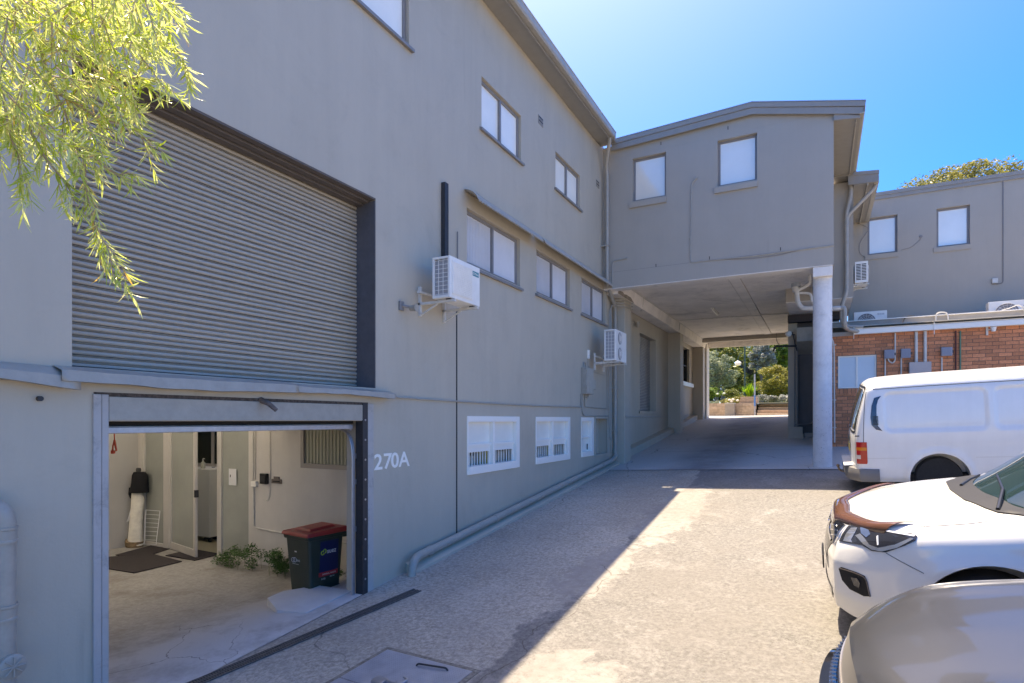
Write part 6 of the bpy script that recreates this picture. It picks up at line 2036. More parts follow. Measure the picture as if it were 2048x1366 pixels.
for (a, b, py) in spec:
    pa, pb = c_(a, py, 7.3), c_(b, py, 7.3); cc_ = (pa + pb) / 2; r_ = (pb - pa).length / 2
    for k in range(n):
        an = 2 * PI * k / n; V.append(Vector((cc_.x + r_ * math.cos(an), cc_.y + r_ * .75 * math.sin(an), cc_.z)))
for i in range(len(spec) - 1):
    for k in range(n): F.append((i * n + k, i * n + (k + 1) % n, (i + 1) * n + (k + 1) % n, (i + 1) * n + k))
F.append(tuple(range(n))); F.append(tuple((len(spec) - 1) * n + k for k in range(n)))
MB().add(V, F).build('torso', mat('calico', (.78, .74, .58), .8, var=.05), df, smooth=True)
MB().tube([c_(427, 938, 7.3), c_(427, 934, 7.3)], .03, 10).build('neck_knob', M_DKSTEEL, df)
MB().tube([c_(428, 1009, 7.3), (c_(428, 1009, 7.3).x, 7.3, GF + .05)], .015, 8).build('pole', M_DKSTEEL, df)
MB().lathe([(0, GF), (.18, GF), (.16, GF + .03), (.03, GF + .06), (0, GF + .06)], (c_(428, 1009, 7.3).x, 7.3, 0), 16).build('base', M_DKSTEEL, df)
def bag(px, py, r_, m_, label, nm='bag'):
    q_ = c_(px, py, 7.2); mb = MB(); V = []; F = []
    for i in range(9):
        for k in range(14):
            ph_ = PI * i / 8; a = 2 * PI * k / 14; rr = r_ * (1 + .14 * math.sin(3 * a + i) + .1 * math.sin(5 * a - 2 * i))
            V.append((q_.x + rr * math.sin(ph_) * math.cos(a), q_.y + rr * .6 * math.sin(ph_) * math.sin(a), q_.z + rr * .8 * math.cos(ph_)))
    for i in range(8):
        for k in range(14): F.append((i * 14 + k, i * 14 + (k + 1) % 14, (i + 1) * 14 + (k + 1) % 14, (i + 1) * 14 + k))
    tag(mb.add(V, F).build(nm, m_, None, smooth=True), label, 'bag', 'bags on the shop floor')
bag(432, 1030, .15, mat('blue_bag', (.05, .08, .20), .5, var=.4, vscale=20), 'dark blue patterned bag under the dress form')
bag(434, 1062, .11, mat('white_bag', (.5, .5, .5), .6, var=.5, vscale=25), 'white and black bag at the foot of the door post')
bag(425, 1070, .12, M_BLACKP, 'black bag on the floor beside the cabinet')
# notice, letter box and intercom
q0, q1 = atY(458, 970, GYW - .02), atY(473, 938, GYW - .02)
nt_ = MB().box(q0.x, q1.x, GYW - .024, GYW - .022, q0.z, q1.z).build('paper_notice', M_SW)
tag(nt_, 'white paper notice taped to the right frosted panel', 'notice')
MB().box(q0.x + .03, q0.x + .05, GYW - .026, GYW - .0245, q0.z + .13, q0.z + .17).build('printed_mark', M_DKSTEEL, nt_)
q0, q1 = atY(525, 967, GYW), atY(538, 947, GYW)
ic = thing('intercom', 'small black box on the garage wall left of the mail slot', 'intercom', tuple((q0 + q1) / 2))
MB().box(q0.x, q1.x, GYW - .06, GYW, q0.z, q1.z).build('housing', M_BLACKP, ic, bevel=.01)
MB().box(q0.x + .02, q1.x - .02, GYW - .065, GYW - .061, q0.z + .03, q1.z - .04).build('keypad', M_DKSTEEL, ic)
q0, q1 = atY(545, 966, GYW), atY(564, 959, GYW)
ms = thing('mail_slot', 'brown metal mail slot in the garage wall', 'mail slot', tuple((q0 + q1) / 2))
MB().box(q0.x, q1.x, GYW - .02, GYW, q0.z, q1.z).box(q0.x + .04, q1.x - .05, GYW - .015, GYW, q1.z, q1.z + .04).build('plate', mat('slot_brown', (.16, .13, .11), .5), ms)
MB().box(q0.x + .03, q1.x - .03, GYW - .025, GYW - .02, (q0.z + q1.z) / 2 - .008, (q0.z + q1.z) / 2 + .008).build('flap', M_DARK, ms)

# security light on the long wall
q_ = Vector((WX, wy(801), wz(801, 612)))
sl = thing('security_light', 'small grey floodlight on the wall below the nearest air conditioner', 'floodlight', tuple(q_))
MB().box(WX, WX + .03, q_.y - .04, q_.y + .04, q_.z - .06, q_.z + .06).build('base', M_FRAME, sl, bevel=.006)
MB().tube([q_ + Vector((.03, 0, 0)), q_ + Vector((.09, .06, -.01))], .018, 8).build('arm', M_FRAME, sl)
MB().lathe([(0, -.05), (.035, -.05), (.045, .04), (.05, .05), (0, .045)], tuple(q_ + Vector((.13, .10, -.02))), 14, 'x').build('lamp_head', M_METALP, sl, smooth=True)
# meter box with an isolator
mb_ = thing('switch_cabinet', 'grey metal switch cabinet on the wall above the smallest white window', 'electrical box', (WX, 12.4, .8))
MB().box(WX, WX + .13, 12.22, 12.68, .58, 1.17).build('cabinet', M_METALP, mb_, bevel=.008)
MB().box(WX + .131, WX + .138, 12.24, 12.66, .60, 1.15).build('door', M_METALP, mb_, bevel=.003)
for z in (.68, 1.02): MB().box(WX + .06, WX + .145, 12.205, 12.22, z, z + .09).build('hinge', M_METALP, mb_)
ib = thing('isolator_box', 'small grey box with a lever right of the switch cabinet', 'electrical box', (WX, 12.9, .85))
MB().box(WX, WX + .08, 12.74, 12.98, .70, .93).build('housing', M_METALP, ib, bevel=.01)
MB().box(WX + .03, WX + .06, 12.70, 12.74, .72, .91).build('lever', M_FRAME, ib)

# fluorescent lamp under the slab, flood lamp at the flank
q_ = atZ(1430, 624, 3.40)
fl = thing('batten_light', 'unlit tube light on the pale ceiling of the underpass', 'light', tuple(q_))
MB().box(q_.x - .05, q_.x + .05, q_.y - .6, q_.y + .55, 3.40, 3.445).build('batten', M_OFFW, fl, bevel=.004)
MB().tube([(q_.x, q_.y - .5, 3.375), (q_.x, q_.y + .45, 3.375)], .022, 10).build('tube', M_WHITE, fl, smooth=True)
q_ = atY(1577, 668, 18.9)
fl = thing('flood_lamp', 'white globe lamp and camera bracket on the dark flank corner', 'light', tuple(q_))
MB().lathe([(0, -.09), (.06, -.07), (.09, 0), (.07, .07), (0, .09)], tuple(q_), 14).build('globe', M_WHITE, fl, smooth=True)
MB().tube([q_, q_ + Vector((.15, .28, -.0))], .02, 6).tube([q_ + Vector((.1, 0, .05)), q_ + Vector((.22, .1, -.5))], .015, 6).build('arm', M_DKSTEEL, fl)
MB().tube([q_ + Vector((.2, .1, -.35)), q_ + Vector((-.35, -.1, -.35)), q_ + Vector((-.40, -.1, -.5))], .03, 6).build('bracket', M_DKSTEEL, fl)
q_ = atY(1553, 672, 25.5)
MB().tube(bend([q_ + Vector((0, 0, .1)), q_ + Vector((.0, 0, -.25)), q_ + Vector((.25, -.1, -.5)), q_ + Vector((.5, -.2, -.35))], .2), .015, 5).build('loose_cable', M_FRAME, fl)
# lamp on the recessed wall, flood lamp on the brick wall
q_ = Vector((RX, 16.9, 2.86))
wl = thing('wall_lamp', 'small grey spotlight high on the recessed wall beside the tall shutter', 'light', tuple(q_))
MB().box(RX, RX + .05, q_.y - .06, q_.y + .06, q_.z - .05, q_.z + .05).build('base', M_METALP, wl)
MB().lathe([(0, -.1), (.05, -.09), (.07, .05), (0, .05)], tuple(q_ + Vector((.12, 0, -.04))), 12).build('lamp_head', M_METALP, wl, smooth=True)
q_ = atY(1982, 660, KY)
wl = thing('wall_lamp', 'pale twin spotlight under the white gutter of the brick building', 'light', tuple(q_))
MB().box(q_.x - .10, q_.x - .06, KY - .06, KY, q_.z - .12, q_.z + .1).build('base', M_OFFW, wl)
MB().lathe([(0, -.05), (.04, -.05), (.06, .05), (0, .05)], tuple(q_ + Vector((.02, -.12, .0))), 12).build('lamp_head', M_WHITE, wl, smooth=True)
MB().tube([q_ + Vector((-.08, -.04, 0)), q_ + Vector((.02, -.1, 0))], .015, 6).build('arm', M_OFFW, wl)

# ================================================================== GROUND FITTINGS
# trench drain
a = onG(372, 1376); b = onG(835, 1181)
dv_ = Vector((b.x - a.x, b.y - a.y, 0)); Ld = dv_.length; dv_.normalize(); sv = Vector((-dv_.y, dv_.x, 0)); a = a - dv_ * 2.2; Ld += 2.2
def gpz(x, y, l): return (x, y, gz(x, y) + l)
td = thing('trench_drain', 'narrow dark slotted drain grate set in the concrete before the garage', 'drain', tuple(a))
def dpt(s, o_, l): q_ = a + dv_ * s + sv * o_; return gpz(q_.x, q_.y, l)
nseg = 12
def rail(o0, o1, l0, l1, nm, m_):
    mb = MB()
    for k in range(nseg):
        s0, s1 = Ld * k / nseg, Ld * (k + 1) / nseg
        mb.hexa([dpt(s0, o0, l0), dpt(s1, o0, l0), dpt(s1, o1, l0), dpt(s0, o1, l0)], [dpt(s0, o0, l1), dpt(s1, o0, l1), dpt(s1, o1, l1), dpt(s0, o1, l1)])
    return mb.build(nm, m_, td)
M_GRT = mat('grate_black', (.09, .087, .085), .6, var=.4, vscale=40)
rail(-.06, .06, .004, .006, 'channel', M_DARK)
rail(-.068, -.054, .003, .014, 'side_rail', M_GRT); rail(.054, .068, .003, .014, 'side_rail', M_GRT); rail(-.006, .006, .003, .013, 'centre_rail', M_GRT)
mb = MB(); s = .01
while s < Ld - .02:
    mb.hexa([dpt(s, -.054, .006), dpt(s + .010, -.054, .006), dpt(s + .010, .054, .006), dpt(s, .054, .006)], [dpt(s, -.054, .012), dpt(s + .010, -.054, .012), dpt(s + .010, .054, .012), dpt(s, .054, .012)]); s += .022
mb.build('grate', M_GRT, td, kind='stuff')
# access cover with chequer plate
A0 = onG(640, 1380); A1 = onG(775, 1301); A2 = onG(945, 1345)
u_ = (A1 - A0).normalized(); wdt = (A2 - A1); v_ = wdt.normalized(); wl_ = wdt.length; ln_ = 1.0
ac = thing('access_cover', 'chequer plate steel cover in the driveway with a padlocked hasp', 'access cover', tuple(A1))
def cpt(s, o_, l): q_ = A1 - Vector((u_.x, u_.y, 0)) * s + Vector((v_.x, v_.y, 0)) * o_; return gpz(q_.x, q_.y, l)
def cquad(s0, s1, o0, o1, l0, l1, mb=None):
    mb = mb or MB(); return mb.hexa([cpt(s0, o0, l0), cpt(s0, o1, l0), cpt(s1, o1, l0), cpt(s1, o0, l0)], [cpt(s0, o0, l1), cpt(s0, o1, l1), cpt(s1, o1, l1), cpt(s1, o0, l1)])
M_PL = mat('chequer_steel', (.36, .37, .40), .4, metal=.35, var=.15, vscale=6)
cquad(-.05, ln_ + .05, -.05, wl_ + .05, .0, .005).build('surround', mat('rough_mortar', (.20, .18, .15), .95, var=.5, vscale=30, bump=.004), ac)
for (s0, s1) in ((0, .535), (.55, ln_)):
    cquad(s0, s1, 0, wl_, .004, .010).build('plate', M_PL, ac)
mb = MB(); s = .02; r_ = 0
while s < ln_ - .02:
    o_ = .02 + (.0125 if r_ % 2 else 0)
    while o_ < wl_ - .02:
        k = 1 if (r_ % 2) else -1
        q0 = cpt(s - .006, o_ - .006 * k, .0105); q1 = cpt(s + .006, o_ + .006 * k, .0105); q2 = cpt(s, o_ + .004, .0105); q3 = cpt(s, o_ - .004, .0105)
        c0_ = cpt(s, o_, .0135)
        mb.add([q0, q2, q1, q3, c0_], [(0, 1, 4), (1, 2, 4), (2, 3, 4), (3, 0, 4)]); o_ += .025
    s += .0125; r_ += 1
mb.build('tread_pattern', M_PL, ac, kind='stuff')
MB().tube(bend([cpt(.12, wl_ * .48, .01), cpt(.12, wl_ * .5, .03), cpt(.08, wl_ * .78, .03), cpt(.08, wl_ * .8, .01)], .02), .008, 6).build('lifting_handle', M_DKSTEEL, ac)
cquad(.42, .50, wl_ * .33, wl_ * .45, .010, .035).build('hasp', M_STEEL, ac, bevel=.004)
MB().tube(bend([cpt(.44, wl_ * .44, .03), cpt(.44, wl_ * .60, .03), cpt(.36, wl_ * .62, .03), cpt(.34, wl_ * .55, .03)], .03), .009, 8).build('padlock_shackle', M_STEEL, ac)
# a few dry leaves and bits on the paving (singly too small to matter)
mb = MB()
for _ in range(220):
    x = random.uniform(-4.4, .2); y = random.uniform(2.2, 13)
    if random.random() < .5: x = -4.45 + abs(random.gauss(0, .25))
    z = gz(x, y) + .012; r_ = random.uniform(.004, .013); an = random.uniform(0, 6.3)
    mb.add([(x + r_ * math.cos(an), y + r_ * math.sin(an), z), (x - r_ * .4 * math.sin(an), y + r_ * .4 * math.cos(an), z + .004), (x - r_ * math.cos(an), y - r_ * math.sin(an), z), (x + r_ * .4 * math.sin(an), y - r_ * .4 * math.cos(an), z + .003)], [(0, 1, 2, 3)])
tag(mb.build('leaf_litter', mat('litter', (.22, .17, .10), .8, var=.5, vscale=30)), 'scattered crumbs and dry leaf bits on the paving', kind='stuff')

# ================================================================== PLANTS
def leaf_cloud(mb, clumps, per, size, asp=.45, flat=.5):
    for (c_x, c_y, c_z, rx, ry, rz_) in clumps:
        for _ in range(per):
            d = Vector((random.gauss(0, 1), random.gauss(0, 1), random.gauss(0, 1))).normalized() * random.uniform(.55, 1.0)
            p = Vector((c_x + d.x * rx, c_y + d.y * ry, c_z + d.z * rz_))
            t = Vector((random.gauss(0, 1), random.gauss(0, 1), random.gauss(0, flat))).normalized()
            n = Vector((random.gauss(0, 1), random.gauss(0, 1), random.gauss(.6, 1))); s = t.cross(n).normalized()
            L = size * random.uniform(.6, 1.3); W_ = L * asp
            mb.add([p - t * L * .5, p + s * W_ * .5, p + t * L * .5, p - s * W_ * .5], [(0, 1, 2, 3)])


def tree(name, label, cat, base, h, crown, nclump, per, size, m_, trunk_r=.12, asp=.45, group=None, bark=None, seed=1, low=.35):
    random.seed(seed)
    bx_, by_, bz_ = base; cx_0, cy_0, cz_0, rx, ry, rz_ = crown
    t = thing(name, label, cat, base, 0, group)
    cl = []
    tk = MB(); top_c = Vector((cx_0, cy_0, cz_0))
    pts = [Vector(base) - Vector((0, 0, .2)), Vector(base).lerp(top_c, .35) + Vector((random.uniform(-.1, .1), 0, 0)), top_c]
    if trunk_r: tk.tube(pts, [trunk_r, trunk_r * .75, trunk_r * .35], 8)
    for i in range(nclump):
        while True:
            d = Vector((random.uniform(-1, 1), random.uniform(-1, 1), random.uniform(-1, 1)))
            if .35 < d.length < 1: break
        p = Vector((cx_0 + d.x * rx, cy_0 + d.y * ry, cz_0 + d.z * rz_))
        k = random.uniform(.16, .34)
        cl.append((p.x, p.y, p.z, rx * k, ry * k, max(.12, rz_ * k * .8)))
        if trunk_r and i % 4 == 0: tk.tube([pts[1].lerp(pts[2], random.random()), p], [trunk_r * .3, trunk_r * .1], 5)
    mb = MB(); leaf_cloud(mb, cl, per, size, asp)
    _old = mb.build('crown', m_, t, fix=False)
    if trunk_r: tk.build('trunk', bark or mat('bark', (.16, .13, .11), .9, var=.3, vscale=12), t, smooth=True)
    return t


L_OLIVE = leaf_mat('leaf_olive', (.10, .125, .03), (.30, .32, .09))
L_GREY = leaf_mat('leaf_greygreen', (.17, .21, .12), (.38, .42, .28))
L_SILV = leaf_mat('leaf_silver', (.22, .235, .20), (.46, .47, .42))
L_GRN = leaf_mat('leaf_green', (.07, .14, .02), (.26, .36, .07))
L_GOLD = leaf_mat('leaf_gold', (.17, .17, .03), (.42, .38, .09))
L_BRT = leaf_mat('leaf_bright', (.12, .26, .01), (.36, .55, .04))
gd0 = .95
def gt(px, py, y): q_ = atY(px, py, y); return q_
# garden beyond: lawn and beds
bed = MB().grid([-60, -30, -14, -9, -6, -4, -2, 0, 4, 12, 40], [34.35, 36, 38, 40, 44, 50, 60, 120, 300], lambda x, y: (x, y, .88 + .02 * (min(y, 60) - 34.4) + (.25 * math.sin(x * .4) * .3 if y > 37 else 0)))
tag(bed.build('garden_lawn', M_LAWN, smooth=True), 'raised lawn behind the sandstone edging', kind='structure')
bs_ = MB().grid(list(np.linspace(-9, -3.1, 12)), [34.4, 35.2, 36, 36.8], lambda x, y: (x, y, .90 + .02 * (y - 34.4) + .012 + .06 * math.sin(x * 3 + y)))
tag(bs_.build('garden_bed', M_BED, smooth=True), 'sandy planting bed behind the low wall', kind='structure')
# paved terrace at the head of the steps
tag(MB().box(-3.0, 8, 35.2, 37.4, .5, .985).build('terrace', mat('terrace_pave', (.42, .34, .29), .8, var=.08)), 'pale pink terrace above the steps', kind='structure')
M_SAND = mat('sandstone', (.50, .36, .25), .85, var=.22, vscale=7, isl=.14, bump=.006, bscale=30)
sw_ = thing('sandstone_wall', 'low sandstone block wall beyond the road, seen through the underpass', 'wall', (-5, 34.2, .25))
zz = .24
for r_ in range(4):
    x = -12 + (r_ % 2) * .3
    while x < -3.1:
        wd_ = random.uniform(.42, .72); x1_ = min(x + wd_, -3.05)
        if x1_ - x > .1: MB().box(x + .006, x1_ - .006, 34.1 + random.uniform(-.012, .012), 34.36, zz, zz + .165).build('stone_block', M_SAND, sw_)
        x = x1_ + .002
        if x >= -3.06: break
    zz += .172
MB().box(-12, -3.06, 34.13, 34.4, .1, .93).build('wall_core', mat('sand_mortar', (.34, .27, .20), .9), sw_)
bc = gt(1460, 828, 33.85)
pier = thing('stone_pier', 'square grey brown stone pier standing before the low sandstone wall', 'pier', (bc.x, 33.85, .22))
MB().box(bc.x - .24, bc.x + .24, 33.62, 34.08, .2, .86).build('pier_shaft', mat('pier_stone', (.36, .30, .24), .85, var=.12, vscale=6), pier, bevel=.01)
MB().box(bc.x - .26, bc.x + .26, 33.60, 34.095, .86, .93).build('pier_cap', mat('pier_cap', (.44, .40, .34), .85), pier, bevel=.01)
st_ = thing('sandstone_steps', 'wide sandstone steps right of the low wall beyond the road', 'steps', (0, 34, .2))
for k in range(4):
    MB().box(-3.0, 8, 33.95 + .3 * k, 35.4, .22 + .165 * k, .22 + .165 * (k + 1) - .012).build('step', M_SAND, st_, bevel=.012)
pb = thing('planter_block', 'sandstone planter block at the top of the steps beside the pole', 'planter', (-3.3, 34.6, .9))
for k in range(3): MB().box(-3.95 + .03 * k, -2.95 - .02 * k, 34.4, 34.9, .90 + .13 * k, 1.02 + .13 * k).build('stone_block', M_SAND, pb)
tag(MB().box(-14, 8, 33.4, 33.9, .15, .24).build('kerb', mat('pale_kerb', (.55, .53, .48), .8)), 'pale kerb along the far side of the road', kind='structure')
# poles
q_ = gt(1509.5, 829, 33.6)
sp_ = thing('sign_pole', 'slim grey steel pole with a blue band beyond the underpass', 'pole', (q_.x, 33.6, .24))
MB().tube([(q_.x, 33.6, .1), (q_.x, 33.6, gt(1509, 748, 33.6).z)], .038, 10).build('pole', M_STEEL, sp_, smooth=True)
MB().tube([(q_.x, 33.6, gt(1509, 812, 33.6).z), (q_.x, 33.6, gt(1509, 791, 33.6).z)], .042, 10).build('blue_band', mat('blue_paint', (.06, .22, .50), .4), sp_, smooth=True)
q_ = gt(1489.5, 795, 38)
lp = thing('street_lamp', 'dark green park lamp post with a curved arm and white globe', 'street lamp', (q_.x, 38, 1.0))
zt2 = gt(1489, 700, 38).z
M_LG = mat('lamp_green', (.03, .07, .05), .5)
MB().tube([(q_.x, 38, .9), (q_.x, 38, 1.6)], .09, 10).tube([(q_.x, 38, 1.6), (q_.x, 38, zt2 + 1)], .05, 10).build('post', M_LG, lp, smooth=True)
gq = gt(1476, 726, 38)
MB().tube([(q_.x, 38, gt(1489, 712, 38).z), (q_.x - .15, 38, gt(1489, 706, 38).z), (gq.x + .1, 38, gt(1489, 707, 38).z), (gq.x, 38, gt(1489, 716, 38).z), (gq.x, 38, gq.z + .1)], .025, 6).build('arm', M_LG, lp, smooth=True)
MB().lathe([(0, -.18), (.16, -.12), (.20, 0), (.12, .10), (.03, .14), (0, .14)], tuple(gq), 16).build('globe', M_WHITE, lp, smooth=True)
# trees and shrubs, from back to front
def T(nm, label, cat, px, py, Y_, rpx, rpy, ncl, per, size, m_, seed, trunk=.12, base_py=800, asp=.45, depth=None):
    c0_ = gt(px, py, Y_); k = Y_ / ray(px, py).y / FPX
    bz = .9 + .02 * (min(Y_, 60) - 34.4)
    return tree(nm, label, cat, (c0_.x, Y_, bz), 0, (c0_.x, Y_, c0_.z, rpx * k, (depth or rpx * .8) * k, rpy * k), ncl, per, size, m_, trunk, asp, 'trees and shrubs in the park beyond the underpass', None, seed)
T('olive_tree', 'olive green broad tree at the upper left of the park view', 'tree', 1446, 705, 56, 50, 28, 60, 110, .30, L_OLIVE, 11, .2)
T('leafy_tree', 'bright green dense tree at the upper right of the park view', 'tree', 1560, 705, 60, 46, 42, 80, 110, .34, L_GRN, 12, .25)
T('dark_tree', 'deep green tree in the far middle of the park', 'tree', 1495, 735, 66, 50, 45, 80, 100, .38, L_OLIVE, 13, .25)
T('silver_tree', 'silvery grey leaved tree in the middle of the park view', 'tree', 1525, 715, 50, 24, 30, 60, 110, .20, L_SILV, 14, .14)
T('grey_green_tree', 'grey green feathery tree at the left of the park view', 'tree', 1432, 742, 46, 40, 36, 70, 120, .20, L_GREY, 15, .16, asp=.25)
T('olive_tree', 'darker olive tree behind the lamp post', 'tree', 1470, 760, 48, 22, 26, 44, 110, .22, L_OLIVE, 16, .12)
T('golden_shrub', 'large yellow green rounded shrub at the right of the park view', 'shrub', 1556, 766, 42, 42, 32, 70, 130, .15, L_GOLD, 17, .06)
T('gum_tree', 'pale gum at the far left edge of the park', 'tree', 1385, 740, 52, 40, 45, 60, 100, .24, L_GREY, 18, .16)
T('green_shrub', 'low green shrub behind the lawn at the left', 'shrub', 1428, 786, 40, 24, 9, 26, 110, .12, L_GRN, 19, 0)
T('green_shrub', 'mid green low shrub below the dark trees, left of the lamp', 'shrub', 1466, 788, 40, 22, 8, 26, 110, .12, L_OLIVE, 20, 0)
T('grey_shrub', 'low grey green border plant right of the pole', 'shrub', 1530, 797, 38.5, 22, 5.5, 26, 100, .10, L_SILV, 21, 0)
T('grey_shrub', 'low grey green border plant at the far right', 'shrub', 1574, 797, 38.5, 24, 5.5, 26, 100, .10, L_SILV, 22, 0)
T('grey_shrub', 'low silvery plant behind the lamp post foot', 'shrub', 1494, 794, 38.5, 14, 6, 20, 100, .10, L_GREY, 23, 0)
T('flowering_shrub', 'sprawling pinkish green bush above the stone pier', 'shrub', 1476, 802, 35.6, 27, 9, 34, 120, .08, L_GOLD, 24, 0)
T('bed_plant', 'small pale plant in the sandy bed at the left', 'shrub', 1426, 806, 35.4, 14, 3.5, 14, 80, .06, L_GREY, 25, 0)
random.seed(77)
mb = MB(); cl = []
for k in range(260):
    q_ = gt(1370 + 240 * random.random(), 690 + 112 * random.random(), 80 + random.random() * 8); cl.append((q_.x, q_.y, q_.z, 1.3, 1.0, 1.0))
leaf_cloud(mb, cl, 60, .6, .5)
tag(mb.build('distant_wood', L_OLIVE, None, fix=False), 'dark green wood closing the view behind the park trees', kind='stuff')
# cycad with upright blades
random.seed(31)
q_ = gt(1498, 788, 38.2); cy_t = thing('cycad', 'bright green spiky palm like plant in the middle of the park', 'plant', (q_.x, 38.2, 1.0))
mb = MB()
for k in range(150):
    a = random.uniform(0, 6.28); le = random.uniform(.6, 1.15); tl_ = random.uniform(.12, .75)
    d = Vector((math.cos(a) * tl_, math.sin(a) * tl_, 1)).normalized(); s_ = d.cross(Vector((0, 0, 1))).normalized() * .035
    p0_ = Vector((q_.x, 38.2, q_.z - .35)); p1_ = p0_ + d * le * .6; p2_ = p0_ + d * le + Vector((0, 0, -.10 * tl_))
    mb.add([p0_ - s_, p0_ + s_, p1_ + s_ * 1.2, p2_, p1_ - s_ * 1.2], [(0, 1, 2, 4), (4, 2, 3)])
mb.build('blades', L_BRT, cy_t, fix=False, kind='stuff')
MB().lathe([(0, 0), (.15, 0), (.12, .3), (0, .3)], (q_.x, 38.2, q_.z - .6), 10).build('stem', MATS['bark'], cy_t)
# white roses
mb = MB()
for px, py in ((1459, 800), (1463, 803), (1466, 799), (1475, 801), (1435, 788), (1448, 787), (1455, 807), (1500, 783)):
    q_ = gt(px, py, 35.0 if py > 795 else 39)
    mb.lathe([(0, -.06), (.08, -.03), (.09, .03), (0, .06)], tuple(q_), 7)
tag(mb.build('white_flowers', M_WHITE), 'scattered white blooms in the garden beds', kind='stuff')
# gum tree behind the far grey building
c0_ = atY(1905, 372, 36); k = 36 / ray(1905, 372).y / FPX
tree('gum_tree', 'tall gum tree whose crown shows above the rear grey building roof', 'tree', (c0_.x, 36, .2), 0, (c0_.x + .5, 36, c0_.z - .7, 135 * k, 80 * k, 66 * k), 150, 150, .17, leaf_mat('leaf_gum', (.11, .12, .03), (.42, .38, .10)), .3, .35, None, None, 41)

# weeds along the garage wall
L_WEED = leaf_mat('leaf_weed', (.03, .09, .015), (.10, .22, .05))
random.seed(43)
we = thing('weed_clump', 'green feathery weeds along the garage wall behind the bin', 'plant', (gxp(560), GYW - .2, GF))
mb = MB()
cl = []
for k in range(64):
    px = 470 + 236 * random.random() ** .9
    x = gxp(px); hgt = .16 + .16 * math.exp(-((px - 560) / 45) ** 2)
    cl.append((x, GYW - .12 - random.random() * .32, GF + .05 + hgt * random.random(), .10, .10, .09))
leaf_cloud(mb, cl, 90, .045, .3)
mb.build('foliage', L_WEED, we, fix=False, kind='stuff')
mb = MB()
for k in range(50):
    c_x, c_y, c_z = random.choice(cl)[:3]
    mb.tube([(c_x, c_y, GF), (c_x + random.uniform(-.05, .05), c_y, c_z + .08)], .003, 4)
mb.build('stems', mat('weed_stem', (.10, .14, .05), .8), we, kind='stuff')

# overhanging tree at the top left, close to the camera
random.seed(47)
L_WIL = leaf_mat('leaf_willow', (.46, .58, .03), (.93, .93, .45), .5, .22, (.85, .5, .12))
M_TW = mat('twig', (.42, .30, .22), .7)
wt = thing('overhanging_tree', 'yellow green narrow leaved tree branch hanging in at the upper left', 'tree', (-3.55, -.9, gz(-3.5, -.9)))
def rp_(px, py, t): return ray(px, py) * t
MB().tube([(-3.55, -.9, gz(-3.5, -.9) - .2), (-3.5, -.85, -1), (-3.35, -.6, .6), (-3.0, -.2, 1.9), (-2.75, .15, 2.3)], [.14, .12, .10, .07, .04], 10).build('trunk', MATS['bark'], wt, smooth=True)
twigs = []
main = [
    [(-120, -60, 2.25), (60, 60, 2.2), (120, 190, 2.15), (165, 300, 2.1), (180, 380, 2.1), (190, 450, 2.1), (212, 505, 2.1), (224, 555, 2.1)],
    [(-100, -120, 2.3), (100, -20, 2.3), (220, 30, 2.3), (300, 60, 2.3), (345, 100, 2.3), (382, 150, 2.3)],
    [(60, 60, 2.2), (160, 110, 2.2), (250, 150, 2.2), (300, 160, 2.2), (320, 175, 2.2)],
    [(-60, 40, 2.0), (0, 150, 2.0), (30, 260, 2.0), (48, 330, 2.0), (42, 355, 2.0)],
    [(120, 190, 2.15), (200, 230, 2.15), (260, 262, 2.15), (300, 300, 2.15)],
    [(165, 300, 2.1), (210, 345, 2.1), (262, 348, 2.1)],
    [(50, 240, 2.05), (90, 300, 2.05), (120, 350, 2.05), (140, 372, 2.05)],
    [(100, -20, 2.3), (180, 0, 2.35), (300, -10, 2.4), (350, 10, 2.4)],
]
blob = [(-40, -60), (300, -60), (330, 10), (330, 80), (345, 150), (300, 170), (250, 190), (230, 250), (200, 300), (150, 320), (90, 300), (30, 280), (-40, 300)]
def inb(x, y):
    c = False
    for i in range(len(blob)):
        a_, b_2 = blob[i], blob[i - 1]
        if (a_[1] > y) != (b_2[1] > y) and x < (b_2[0] - a_[0]) * (y - a_[1]) / (b_2[1] - a_[1]) + a_[0]: c = not c
    return c
tw = MB(); leaves = []
def leaf_mesh(curv):
    n = 6; V = []; F = []
    for i in range(n + 1):
        t = i / n; w_2 = .5 * math.sin(PI * min(1, t * 1.02 + .02)) ** .8 * .105
        z = -curv * t * t
        V += [(t, -w_2, z + .02), (t, 0, z), (t, w_2, z + .02)]
    for i in range(n):
        for j in range(2): F.append((3 * i + j, 3 * i + 3 + j, 3 * i + 4 + j, 3 * i + 1 + j))
    m = MB().add(V, F); return m
LM = [leaf_mesh(c) for c in (.05, .18, .32, -.08)]
def twig(pts, r0, dens, lmin=.045, lmax=.075):
    P_ = [Vector(p) for p in pts]; n = len(P_)
    q2 = bend(P_, .05, 3)
    tw.tube(q2, [r0 * (1 - .7 * i / (len(q2) - 1)) for i in range(len(q2))], 5)
    for i in range(len(q2) - 1):
        a_, b_2 = q2[i], q2[i + 1]; L = (b_2 - a_).length; k = L * dens; k = int(k) + (random.random() < k - int(k))
        for _ in range(k):
            p = a_.lerp(b_2, random.random()); dr = (b_2 - a_).normalized()
            rv = Vector((random.gauss(0, 1), random.gauss(0, 1), random.gauss(0, 1))).normalized()
            d = (dr * random.uniform(.35, 1.2) + rv * .75 + Vector((0, 0, -.35))).normalized()
            leaves.append((p, d, random.uniform(lmin, lmax) * (1.0)))
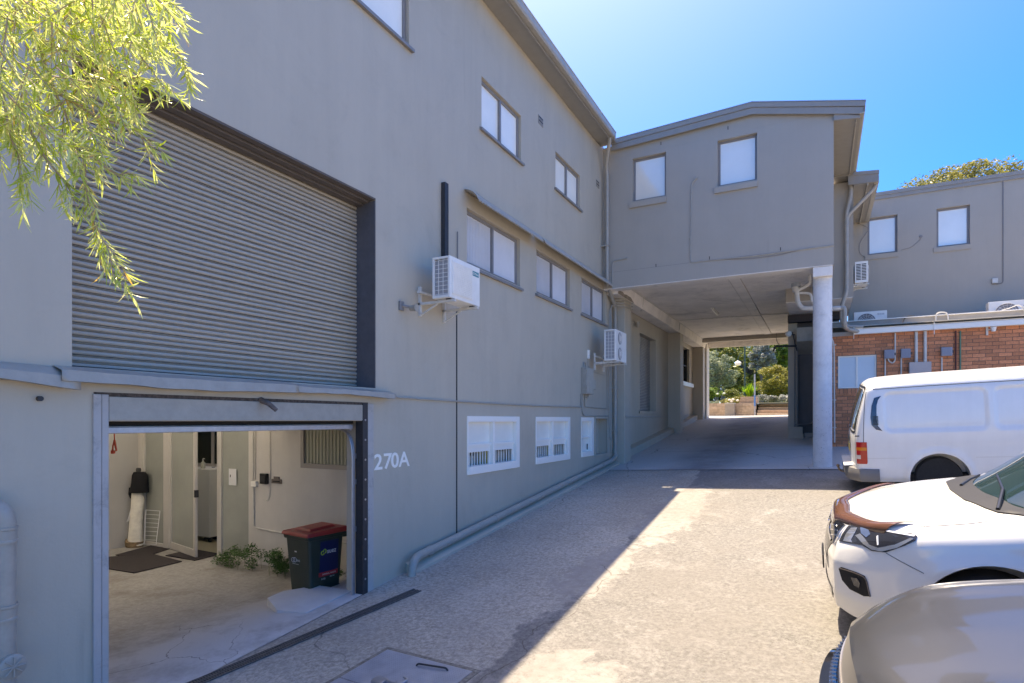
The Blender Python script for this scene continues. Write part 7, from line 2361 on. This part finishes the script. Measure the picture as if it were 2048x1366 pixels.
for m_ in main:
    pts = [rp_(*q_) for q_ in m_]
    pts = [p + Vector((random.gauss(0, .008),) * 3) for p in pts]
    twig(pts, .006, 120)
    # side shoots
    for i in range(2, len(pts)):
        for _ in range(2):
            p = pts[i - 1].lerp(pts[i], random.random()); d = ((pts[i] - pts[i - 1]).normalized() + Vector((random.gauss(0, .6), random.gauss(0, .4), random.gauss(-.2, .4)))).normalized()
            twig([p, p + d * .06, p + d * .12 + Vector((0, 0, -.02))], .002, 130)
for k in range(190):
    while True:
        px, py = random.uniform(-40, 345), random.uniform(-60, 320)
        if inb(px, py): break
    t = random.uniform(1.85, 2.35); p = rp_(px, py, t)
    d = Vector((random.gauss(.35, .5), random.gauss(.2, .5), random.gauss(-.7, .5))).normalized(); L = random.uniform(.14, .26)
    twig([p - d * L * .5, p, p + d * L * .5 + Vector((0, 0, -.02))], .0028, 120, .04, .07)
tw.build('twigs', M_TW, wt, smooth=True, kind='stuff')
def leafM(p, d, L):
    s_ = d.cross(Vector((random.gauss(0, .5), random.gauss(0, .5), 1))); s_ = s_.normalized() if s_.length > .01 else Vector((1, 0, 0)); n_ = d.cross(s_)
    M_ = Matrix((d, s_, n_)).transposed().to_4x4() @ Matrix.Scale(L, 4); M_.translation = p; return M_
def scr(p):
    dd = p; c, s__ = math.cos(TH), math.sin(TH); X = dd.x * c + dd.y * s__; Yf = -dd.x * s__ + dd.y * c
    return CX + FPX * X / Yf, HOR - FPX * dd.z / Yf
fringe = [l for l in leaves if not inb(*scr(l[0])) and scr(l[0])[0] > 0]
random.shuffle(fringe); single = set(id(l) for l in fringe[:290])
LME = []
for m_ in LM:
    me = m_.mesh('leaf'); me.materials.append(L_WIL); me.shade_smooth(); LME.append(me)
mb = MB()
for l in leaves:
    M_ = leafM(*l)
    if id(l) in single:
        o = bpy.data.objects.new('leaf', random.choice(LME)); C.objects.link(o); o.parent = wt
        o.matrix_parent_inverse = wt.matrix_basis.inverted(); o.matrix_basis = M_
    else:
        src = random.choice(LM); mb.add([M_ @ Vector(v) for v in src.v], src.f)
mb.build('foliage', L_WIL, wt, fix=False, kind='stuff')
print('leaves', len(leaves), 'fringe', len(fringe))
